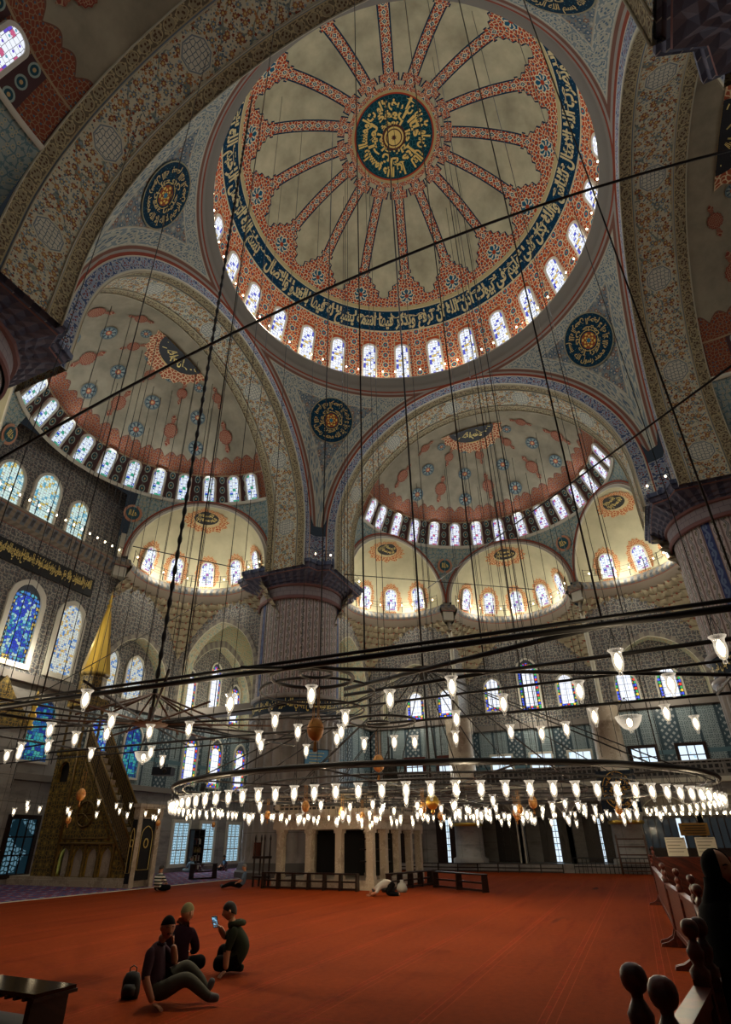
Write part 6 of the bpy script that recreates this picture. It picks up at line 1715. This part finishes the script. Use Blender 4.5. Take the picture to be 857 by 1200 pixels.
def cap(par, M, mat, nm, top=.02, s=1.08, lo=-.3, back=True, grow=1.06, full=False):
    b = MB(); n = 24; m = 9; vs = []
    for j in range(m+1):
        for i in range(n):
            lon = TAU*i/n; fr = (1+cos(lon))/2     # 1 = front
            l0 = (.42*fr+lo*(1-fr)) if back else .42
            if full: l0 = .30*fr**4+lo*(1-fr**4)
            la = l0+(pi/2-l0)*j/m
            vs.append(M @ Vector((cos(la)*sin(lon)*.084*grow*s, -cos(la)*cos(lon)*.101*grow*s+.002, sin(la)*.124*grow*s)))
    b.add(vs, [(j*n+i, j*n+(i+1) % n, (j+1)*n+(i+1) % n, (j+1)*n+i) for j in range(m) for i in range(n)], 0, None, True)
    part(b, nm, mat, par)
def hand_mesh(mb, M, mi, curl=0.5, side=1):
    """wrist at origin, fingers along +x, palm facing -z, thumb to +y*side"""
    t = MB(); t.lathe([(0, 0), (.028, .006), (.040, .05), (.042, .085), (.030, .102), (0, .108)], 10)
    mb.add([M @ Vector((z, y, x*.38)) for x, y, z in t.v], t.f, mi, None, True)
    for k, (off, L) in enumerate(((-.033, .062), (-.011, .078), (.011, .082), (.032, .072))):
        p = [Vector((.085, off*side, 0))]; a = 0
        for q, fr in enumerate((.45, .32, .23)):
            a += curl*(.5 if q == 0 else .9); p.append(p[-1]+Vector((cos(a)*L*fr, 0, -sin(a)*L*fr)))
        mb.tube([M @ q for q in p], .009, 6, mi, radii=[.0105, .0095, .0085, .0065])
    p = [Vector((.02, .03*side, 0)), Vector((.05, .058*side, -.01)), Vector((.08, .066*side, -.02-.02*curl)), Vector((.098, .06*side, -.03-.03*curl))]
    mb.tube([M @ q for q in p], .010, 6, mi, radii=[.015, .0125, .011, .008])
def hm(loc, d, up=(0, 0, 1)):
    x = Vector(d).normalized(); z = Vector(up); y = z.cross(x).normalized(); z = x.cross(y)
    return Matrix(((x.x, y.x, z.x, loc[0]), (x.y, y.y, z.y, loc[1]), (x.z, y.z, z.z, loc[2]), (0, 0, 0, 1)))
def face_dir(loc, d, roll=(0, 0, 1)):
    y = -Vector(d).normalized(); z = Vector(roll); x = y.cross(z).normalized(); z = x.cross(y)
    return Matrix(((x.x, y.x, z.x, loc[0]), (x.y, y.y, z.y, loc[1]), (x.z, y.z, z.z, loc[2]), (0, 0, 0, 1)))
def person(label, loc, rotz, J, B, mats, head, fdir, hands=(), hair=None, scale=1.0, roll=(0, 0, 1), group=None, detail=True):
    V, F, mi = skin_body(J, B, 'hip')
    mb = MB(); 
    for f, m in zip(F, mi): pass
    mb.v = list(V); mb.f = list(F); mb.m = list(mi); mb.sm = [True]*len(F); mb.uv = [None]*len(F)
    Mh = face_dir(head, fdir, roll)
    head_mesh(mb, Mh, 0, ears=hair is not None)
    for (p, d, up, curl, side) in hands: hand_mesh(mb, hm(p, d, up), 0, curl, side)
    o = mb.build('person', mats); o.location = (*loc, 0) if len(loc) == 2 else loc; o.rotation_euler = (0, 0, rotz); o.scale = (scale,)*3
    tag(o, label, 'person', group)
    if detail: face_parts(o, Mh)
    if hair: cap(o, Mh, *hair[:2], **(hair[2] if len(hair) > 2 else {}))
    return o, Mh
def build_people():
    SK = material('skin_tan', h('a06a4c'), .5); SK2 = material('skin_light', h('b88464'), .5)
    def fab(n, c): return material('cloth_'+n, h(c), .9, spec=.1)
    ARM = lambda s, sh, el, wr, mid=1, end=0: [('chest', s+'sh', mid), (s+'sh', s+'el', mid), (s+'el', s+'wr', end)]
    TOR = [('hip', 'belly', 1), ('belly', 'chest', 1), ('chest', 'neck', 1), ('neck', 'skull', 0)]
    LEG = lambda s, foot=3: [('hip', s+'th', 2), (s+'th', s+'kn', 2), (s+'kn', s+'an', 2), (s+'an', s+'to', foot)]
    def arms(d): return {k: v for k, v in d.items()}
    # --- man on the phone
    J = dict(hip=(0, 0, .13, .145), belly=(-.02, 0, .30, .135), chest=(-.03, 0, .48, .145), neck=(.04, 0, .66, .062), skull=(.075, -.01, .74, .055),
             nsh=(-.02, -.18, .58, .070), nel=(-.03, -.27, .32, .045), nwr=(.12, -.31, .08, .030), fsh=(0, .18, .58, .07), fel=(.22, .14, .40, .047), fwr=(.19, .055, .62, .032),
             nth=(.10, -.10, .13, .105), nkn=(.46, -.12, .30, .072), nan=(.76, -.10, .09, .047), nto=(.90, -.10, .085, .035), fth=(.10, .10, .14, .105), fkn=(.38, .14, .40, .072), fan=(.70, .14, .12, .047), fto=(.75, .13, .25, .033))
    B = TOR+[('chest', 'nsh', 1), ('nsh', 'nel', 1), ('nel', 'nwr', 0), ('chest', 'fsh', 1), ('fsh', 'fel', 1), ('fel', 'fwr', 0)]+LEG('n')+LEG('f')
    man, Mh = person('seated man in dark purple polo and black cap talking on a phone', (-12.0, .62), VR, J, B, [SK, fab('purple', '3c2a33'), fab('olive', '4b4a42'), fab('sock', '5a5a5c')], (.11, -.02, .815), (.55, -.8, -.12),
                 [((.12, -.31, .075), (.9, -.1, -.35), (0, 0, 1), .35, 1), ((.19, .05, .625), (-.1, -.25, .95), (1, .2, 0), .7, -1)], (fab('black', '0c0c0e'), 'knitted_cap', dict(lo=-.05)))
    b = MB(); b.tube([Mh @ Vector((-.03, -.098, -.048)), Mh @ Vector((0, -.11, -.042)), Mh @ Vector((.03, -.098, -.048))], .008, 5); part(b, 'moustache', MATS['hair_dark'], man)
    b = MB(); b.tube([(-.02, -.06, .63), (.03, -.085, .645), (.08, -.06, .63), (.085, .05, .63), (-.02, .07, .64)], .016, 5); part(b, 'collar', fab('purple2', '2f2028'), man)
    ph = thing('mobile_phone', 'dark phone held to the ear of the seated man in purple', 'phone', (-12.0, .62, 0), VR)
    b = MB(); Mq = hm((.175, .035, .765), (-.05, -.12, .97), (1, .3, 0)); b.box(-.07, .07, -.035, .035, -.006, .006, 0, Mq); part(b, 'case', M['black'], ph)
    b = MB(); b.box(-.065, .065, -.031, .031, .0065, .0075, 0, Mq); part(b, 'display', MATS['screen_face'], ph)
    # --- man from behind
    J = dict(hip=(0, 0, .14, .17), belly=(0, -.02, .30, .165), chest=(0, -.01, .48, .17), neck=(.02, .03, .66, .065), skull=(.05, .05, .74, .055), lsh=(-.20, .02, .57, .078), lel=(-.27, .14, .34, .052), lwr=(-.16, .34, .27, .034),
             rsh=(.20, .02, .57, .078), rel=(.26, .14, .33, .052), rwr=(.15, .34, .27, .034), lth=(-.13, .06, .13, .11), lkn=(-.36, .32, .16, .078), lan=(-.05, .44, .08, .05), lto=(.08, .46, .07, .04), rth=(.13, .06, .13, .11), rkn=(.36, .32, .16, .078), ran=(.1, .36, .07, .05), rto=(-.05, .35, .06, .04))
    B = TOR+[('chest', s+'sh', 1) for s in 'lr']+[(s+'sh', s+'el', 1) for s in 'lr']+[(s+'el', s+'wr', 1) for s in 'lr']+LEG('l')+LEG('r')
    person('seated man in dark plum shirt and beige cap seen from behind', (-10.6, 1.42), VR, J, B, [SK2, fab('plum', '2c1723'), fab('black', '0c0c0e'), fab('sock', '5a5a5c')], (.075, .07, .82), (.55, .8, -.1),
           [((-.16, .34, .27), (.7, .5, -.1), (0, 0, 1), .6, 1), ((.15, .34, .27), (-.7, .5, -.1), (0, 0, 1), .6, -1)], (fab('beige', '8a8560'), 'knitted_cap', dict(lo=-.05)))
    # --- man in green hoodie
    J = dict(hip=(.06, 0, .14, .175), belly=(.10, 0, .31, .165), chest=(.02, 0, .50, .165), neck=(-.12, 0, .66, .064), skull=(-.155, -.01, .74, .055), nsh=(-.05, -.18, .58, .075), nel=(-.13, -.24, .32, .046), nwr=(-.12, -.27, .08, .031),
             fsh=(-.06, .18, .58, .075), fel=(-.27, .20, .44, .048), fwr=(-.34, .06, .60, .032), nth=(-.04, -.12, .13, .115), nkn=(-.34, -.10, .15, .085), nan=(-.02, -.02, .09, .055), nto=(.12, 0, .06, .04), fth=(-.02, .12, .14, .115), fkn=(-.30, .25, .3, .08), fan=(-.32, .22, .09, .05), fto=(-.42, .2, .05, .038))
    B = TOR+[('chest', s+'sh', 1) for s in 'nf']+[(s+'sh', s+'el', 1) for s in 'nf']+[(s+'el', s+'wr', 0) for s in 'nf']+LEG('n')+LEG('f')
    man3, Mh = person('crouching man in dark green hooded shirt holding up a phone camera', (-9.97, .72), VR, J, B, [SK2, fab('green', '2a3023'), fab('black', '0c0c0e'), fab('sock', '5a5a5c')], (-.18, -.02, .82), (-.95, -.15, -.2),
           [((-.12, -.27, .075), (-.3, -.25, -.25), (0, 0, 1), .25, -1), ((-.34, .06, .60), (-.6, -.2, .5), (0, 0, 1), .7, 1)], (MATS['hair_dark'], 'hair', dict(lo=-.55)))
    b = MB(); b.tube([(-.16, .1, .63), (-.02, .13, .66), (.06, 0, .66), (-.02, -.13, .66), (-.16, -.1, .63)], .045, 7); part(b, 'hood', fab('green2', '353b2c'), man3)
    ph = thing('mobile_phone', 'phone with lit blue screen held out by the man in the green hood', 'phone', (-9.97, .72, 0), VR)
    b = MB(); Mq = hm((-.41, .02, .67), (-.25, -.25, .93), (-.4, -.9, 0)); b.box(-.085, .085, -.05, .05, -.007, .007, 0, Mq); part(b, 'case', M['black'], ph)
    b = MB(); b.box(-.07, .07, -.042, .042, .0075, .0085, 0, Mq); part(b, 'display', material('phone_screen', (.05, .1, .15), .2, emit=(lambda: mix(noise((OBJ(), T.cache['objv'])[1], 30.0, 2.0) > .5, (.05, .12, .2), (.3, .6, .8)), .8)), ph)
    # --- woman in black beyond the barrier
    J = dict(hip=(0, 0, .95, .17), belly=(0, 0, 1.12, .145), chest=(0, 0, 1.32, .155), neck=(.01, 0, 1.49, .06), skull=(.02, 0, 1.57, .055), nsh=(0, -.17, 1.40, .075), nel=(.04, -.25, 1.14, .055), nwr=(.22, -.22, 1.02, .036), fsh=(0, .17, 1.4, .075), fel=(.04, .25, 1.14, .055), fwr=(.22, .2, 1.05, .036),
             nth=(0, -.09, .85, .15), nkn=(0, -.10, .48, .14), nan=(0, -.11, .1, .13), nto=(.1, -.11, .05, .05), fth=(0, .09, .85, .15), fkn=(0, .10, .48, .14), fan=(0, .11, .1, .13), fto=(.1, .11, .05, .05))
    B = TOR+[('chest', s+'sh', 1) for s in 'nf']+[(s+'sh', s+'el', 1) for s in 'nf']+[(s+'el', s+'wr', 1) for s in 'nf']+LEG('n', 1)+LEG('f', 1)
    BLKC = fab('abaya', '070708')
    wo, Mh = person('smiling woman in black robe and headscarf standing behind the wooden barrier', (-13.63, -5.93), VR-.1, J, B, [SK2, BLKC, BLKC, BLKC], (.05, 0, 1.655), (.5, -.86, .0), [((.22, -.22, 1.02), (.9, .3, 0), (0, 0, 1), .6, 1), ((.22, .2, 1.05), (.9, -.3, 0), (0, 0, 1), .6, -1)], None, scale=.985)
    b = MB(); n = 26; m = 12; vs = []
    for j in range(m+1):
        for i in range(n+1):
            lon = .85+(TAU-1.7)*i/n; la = -1.0+(pi/2+1.0)*j/m; g = 1.08+.06*(j < 3)
            vs.append(Mh @ Vector((cos(la)*sin(lon)*.092*g, -cos(la)*cos(lon)*.106*g, sin(la)*.126*g+.004)))
    b.add(vs, [(j*(n+1)+i, j*(n+1)+i+1, (j+1)*(n+1)+i+1, (j+1)*(n+1)+i) for j in range(m) for i in range(n)], 0, None, True)
    b.lathe([(.16, 1.36), (.13, 1.46), (.095, 1.54), (.085, 1.60)], 20, (.02, 0, 0), 0, close=False)
    part(b, 'headscarf', BLKC, wo)
    b = MB(); b.lathe([(.26, .02), (.255, .06), (.235, .6), (.215, 1.0), (.20, 1.25), (.17, 1.40), (.10, 1.47)], 24, (0, 0, 0), 0, close=False); b.v = [(x*.85, y*1.15, z) for x, y, z in b.v]; part(b, 'robe', BLKC, wo)
    b = MB(); b.tube([(.10, -.17, 1.42), (.13, -.20, 1.25), (.16, -.22, 1.0), (.14, -.2, .75)], .006, 4); part(b, 'pale_seam', M['palescript'], wo)
    # --- small distant figures
    def sitter(label, loc, rz, shirt, trousers, fd=(0, 1, -.1), skin=SK2, hair=True, group=None):
        J = dict(hip=(0, 0, .13, .165), belly=(0, -.02, .30, .15), chest=(0, -.01, .48, .16), neck=(0, .03, .66, .062), skull=(0, .04, .74, .055), lsh=(-.19, .02, .57, .072), lel=(-.25, .14, .34, .05), lwr=(-.14, .32, .27, .034), rsh=(.19, .02, .57, .072), rel=(.25, .14, .33, .05), rwr=(.14, .32, .27, .034),
                 lth=(-.13, .06, .13, .11), lkn=(-.36, .32, .16, .078), lan=(-.05, .44, .08, .05), lto=(.08, .46, .07, .04), rth=(.13, .06, .13, .11), rkn=(.36, .32, .16, .078), ran=(.1, .36, .07, .05), rto=(-.05, .35, .06, .04))
        B = TOR+[('chest', s+'sh', 1) for s in 'lr']+[(s+'sh', s+'el', 1) for s in 'lr']+[(s+'el', s+'wr', 0) for s in 'lr']+LEG('l')+LEG('r')
        o, Mh = person(label, loc, rz, J, B, [skin, shirt, trousers, fab('sock', '5a5a5c')], (0, .05, .82), fd, [((-.14, .32, .27), (.7, .5, -.1), (0, 0, 1), .6, 1), ((.14, .32, .27), (-.7, .5, -.1), (0, 0, 1), .6, -1)], (MATS['hair_dark'], 'hair', dict(lo=-.55)) if hair else None, group=group)
        return o
    stripe = material('striped_cloth', lambda: (OBJ(), mix(fract(OBJ()[2]*9.0) < .5, h('d4d0c4'), h('2c3a34')))[1], .9)
    sitter('man in green and white striped shirt sitting before the pulpit door', (2.05, 13.0), VR-.5, stripe, fab('black', '0c0c0e'), (-.3, .9, -.5))
    sitter('person in light blue clothes sitting reading under the left low window', (14.9, 21.7), VR+1.0, fab('sky', '7f9cb0'), fab('sky2', '8ba5b5'), (.5, .3, -.5))
    sitter('person in dark blue clothes sitting right of the bookcase', (17.9, 21.2), VR+2.2, fab('slate', '3b5266'), fab('black', '0c0c0e'), (-.2, .9, -.4))
    for p, l in (((15.6, 21.4), 'low wooden book rest before the reader in light blue'), ((16.9, 20.5), 'low wooden book rest before the reader in dark blue')):
        r = thing('book_rest', l, 'book rest', (*p, .03), VR); b = MB()
        for s in (-1, 1): b.prism([(s*.22, 0), (s*.18, 0), (-s*.24, .5), (-s*.20, .5)], -.22, .22, 0)
        part(b, 'folding_board', M['redwood'], r)
    # seated against the tribune, legs stretched to the left
    J = dict(hip=(0, 0, .13, .155), belly=(.06, 0, .30, .14), chest=(.10, 0, .47, .15), neck=(.09, 0, .64, .06), skull=(.07, 0, .72, .055), nsh=(.09, -.18, .56, .07), nel=(.02, -.25, .34, .048), nwr=(-.16, -.18, .25, .034), fsh=(.09, .18, .56, .07), fel=(.02, .25, .34, .048), fwr=(-.16, .16, .25, .034),
             nth=(-.1, -.1, .13, .105), nkn=(-.48, -.1, .2, .075), nan=(-.86, -.1, .07, .05), nto=(-.92, -.1, .17, .036), fth=(-.1, .1, .13, .105), fkn=(-.48, .1, .2, .075), fan=(-.86, .1, .07, .05), fto=(-.92, .1, .17, .036))
    B = TOR+[('chest', s+'sh', 1) for s in 'nf']+[(s+'sh', s+'el', 1) for s in 'nf']+[(s+'el', s+'wr', 0) for s in 'nf']+LEG('n')+LEG('f')
    person('man in blue grey shirt leaning by the carved stand with legs stretched out', (4.6, 10.6), VR, J, B, [SK2, fab('bluegrey', '56687c'), fab('black', '0c0c0e'), fab('sock', '5a5a5c')], (.05, -.01, .80), (-.7, -.5, -.1), [((-.16, -.18, .25), (-.9, .1, -.2), (0, 0, 1), .5, 1), ((-.16, .16, .25), (-.9, -.1, -.2), (0, 0, 1), .5, -1)], (material('hair_grey', h('6a6560'), .7), 'hair', dict(lo=-.5)))
    # prostrating man, head to the left
    J = dict(hip=(.30, 0, .44, .165), belly=(.12, 0, .45, .15), chest=(-.12, 0, .36, .155), neck=(-.32, 0, .22, .062), skull=(-.38, 0, .17, .055), nsh=(-.2, -.19, .30, .07), nel=(-.30, -.30, .12, .048), nwr=(-.50, -.22, .05, .033), fsh=(-.2, .19, .30, .07), fel=(-.30, .3, .12, .048), fwr=(-.50, .22, .05, .033),
             nth=(.32, -.10, .38, .12), nkn=(.10, -.12, .09, .08), nan=(.52, -.12, .06, .05), nto=(.60, -.12, .04, .038), fth=(.32, .10, .38, .12), fkn=(.10, .12, .09, .08), fan=(.52, .12, .06, .05), fto=(.60, .12, .04, .038))
    B = TOR+[('chest', s+'sh', 1) for s in 'nf']+[(s+'sh', s+'el', 1) for s in 'nf']+[(s+'el', s+'wr', 0) for s in 'nf']+[x for s in 'nf' for x in (('hip', s+'th', 2), (s+'th', s+'kn', 2), (s+'kn', s+'an', 2), (s+'an', s+'to', 0))]
    person('barefoot man in pale shirt bowed with his forehead on the red carpet', (3.5, 3.55), VR, J, B, [SK, fab('pale', 'a49e98'), fab('black', '0c0c0e'), SK], (-.42, 0, .115), (-.25, 0, -1), [((-.50, -.22, .045), (-.9, 0, -.1), (0, 0, 1), .1, 1), ((-.50, .22, .045), (-.9, 0, -.1), (0, 0, 1), .1, -1)], (MATS['hair_dark'], 'hair', dict(lo=-.55)), roll=(1, 0, 0))
# ------------------------------------------------------------------ camera, light
def camera():
    cd = bpy.data.cameras.new('camera'); o = bpy.data.objects.new('camera', cd); COL.objects.link(o)
    yaw, pit, rol, f = .4234, .4962, .0059, 649.976
    F = Vector((cos(yaw)*cos(pit), sin(yaw)*cos(pit), sin(pit))); R = Vector((sin(yaw), -cos(yaw), 0)); U = R.cross(F)
    c, s = cos(rol), sin(rol)
    R2 = R*c-U*(-s)*-1 if False else R*c+U*(-s)*-1*-1
    Rx = R*c-U*s; Ux = R*s+U*c     # image axes
    m = Matrix(((Rx.x, Ux.x, -F.x, -19.155), (Rx.y, Ux.y, -F.y, -5.4846), (Rx.z, Ux.z, -F.z, 1.8355), (0, 0, 0, 1)))
    o.matrix_world = m
    cd.sensor_fit = 'VERTICAL'; cd.sensor_height = 24; cd.sensor_width = 24; cd.lens = f/1200*24
    cd.shift_x = 14.456/1200; cd.shift_y = 32.332/1200
    cd.clip_start = 0.05; cd.clip_end = 300
    SC.camera = o
def light(kind, loc, energy, col, size=0.3, rot=None, spot=None):
    d = bpy.data.lights.new('lamp_light', kind); d.energy = energy; d.color = col
    if kind == 'AREA': d.shape = 'DISK'; d.size = size
    else: d.shadow_soft_size = size
    if spot: d.spot_size = spot
    o = bpy.data.objects.new('lamp_light', d); COL.objects.link(o); o.location = loc
    if rot is not None:
        o.rotation_euler = Vector(rot).to_track_quat('-Z', 'Y').to_euler()
    return o
def spot(loc, d, energy, col, ang=165, blend=1.0, size=.03):
    l = light('SPOT', loc, energy, col, size, d); l.data.spot_size = radians(ang); l.data.spot_blend = blend; return l
def lights():
    w = bpy.data.worlds.new('world'); SC.world = w; w.use_nodes = True
    w.node_tree.nodes['Background'].inputs[0].default_value = (0.5, 0.6, 0.7, 1); w.node_tree.nodes['Background'].inputs[1].default_value = 0.02
    DAY = (0.86, 0.93, 1.0); WARM = (1.0, 0.80, 0.52)
    # daylight through the drum windows
    for k in range(14):
        az = radians(6.43+12.86)+TAU*k/14
        spot((11.0*cos(az), 11.0*sin(az), 33.6), (-cos(az), -sin(az), -0.35), K['drum'], DAY)
    # added spot set at drum height, its cone shaped to brighten part of the carpet
    spot((2.0, 10.4, 34.4), (-6.0, -2.6, -34.4), K['sun'], (1.0, 0.84, 0.62), 38, .22, .9)
    for k in range(12):
        az = TAU*k/12
        light('POINT', (10.6*cos(az), 10.6*sin(az), 32.3), K['drumstring'], WARM, 0.03)
    # daylight from the semidome rings, string lamps in the niches
    for k in range(4):
        Mx = rotM(k); dk = K['dark'] if k in (2, 3) else 1
        for deg in (-61.5, -36.9, -12.3, 12.3, 36.9, 61.5):
            a = radians(deg); p = Mx @ Vector((SX0+8.0*cos(a), 8.0*sin(a), 24.6)); d = Mx.to_3x3() @ Vector((-cos(a), -sin(a), .35))
            spot(p, d, K['semi']*dk, DAY)
        for deg in ((-60, 60) if k == 1 else (-60, 0, 60)):
            a = radians(deg)
            for e in (-50, 0, 50):
                a2 = a+radians(e)
                p = Mx @ Vector((SX0+CH*cos(a)+3.6*cos(a2), CH*sin(a)+3.6*sin(a2), 18.75))
                light('POINT', p, K['exedra']*dk, (1.0, 0.94, 0.78), 0.03)
    # chandelier light
    for r, n in ((6.96, 16), (3.0, 8)):
        for k in range(n):
            a = TAU*k/n; light('POINT', (r*cos(a)-2.77, r*sin(a)-.46, 2.5), K['chand'], WARM, 0.03)
    for y in (-6, 0, 6): light('POINT', (-12.4, y, 3.6), K['chand']*.3, WARM, 0.03)
    # lamps on the ledges above the tiled panels
    for p in ((10.2, 20.2, 10.3), (20.4, 8.6, 10.2), (25.2, 0.0, 10.2), (20.4, -8.6, 10.2), (0.0, 21.6, 10.3)): light('POINT', p, K['ledge'], (1.0, .92, .74), .03)
    # daylight from wall windows
    for x in (15, 18, 21): spot((x, WX-.4, 2), (0, -1, -.1), K['wallwin'], DAY); spot((x, WX-.4, 7.5), (0, -1, -.1), K['wallwin']*.6, DAY)
    for y in (2.9, 0, -2.8): spot((RX-.4, y, 6.9), (-1, 0, -.1), K['wallwin'], DAY); spot((RX-.4, y, 12.4), (-1, 0, 0), K['wallwin'], DAY)
    for y in (8.5, 6, -6.8, -9.5): spot((WX-.4, y, 6.4), (-1, 0, 0), K['wallwin'], DAY)
    for x in (-3, 0, 2.6): spot((x, WX-.4, 12.4), (0, -1, 0), K['wallwin']*.35, DAY)
    for p in ((17.5, 19, 12.5), (19, 17.5, 12.5), (18, 21.0, 11)): light('POINT', p, K['bay'], (1.0, .92, .72), .03)
K = dict(drum=340, drumstring=75, semi=270, dark=0.16, exedra=125, chand=44, wallwin=150, bay=150, ledge=210, sun=21000)
def settings():
    vs = SC.view_settings; vs.view_transform = 'Standard'; vs.look = 'None'; vs.exposure = 0.12; vs.gamma = 1.0
    try: vs.use_curve_mapping = False
    except Exception: pass
    cy = SC.cycles; cy.max_bounces = 5; cy.diffuse_bounces = 3; cy.glossy_bounces = 2; cy.transmission_bounces = 3; cy.use_denoising = True
    cy.sample_clamp_indirect = 4.0; cy.caustics_reflective = False; cy.caustics_refractive = False
make_materials()
build_floor(); build_main_dome(); build_pendentives()
for k in range(4): build_arch(k); build_semidome(k, 0); build_side(k, k == 1)
build_walls(); build_piers(); build_cusps()
build_lamps(); build_cables(); build_strings()
build_minbar(); build_mihrab(); build_tribune(); build_furniture(); build_people()
camera(); lights(); settings()
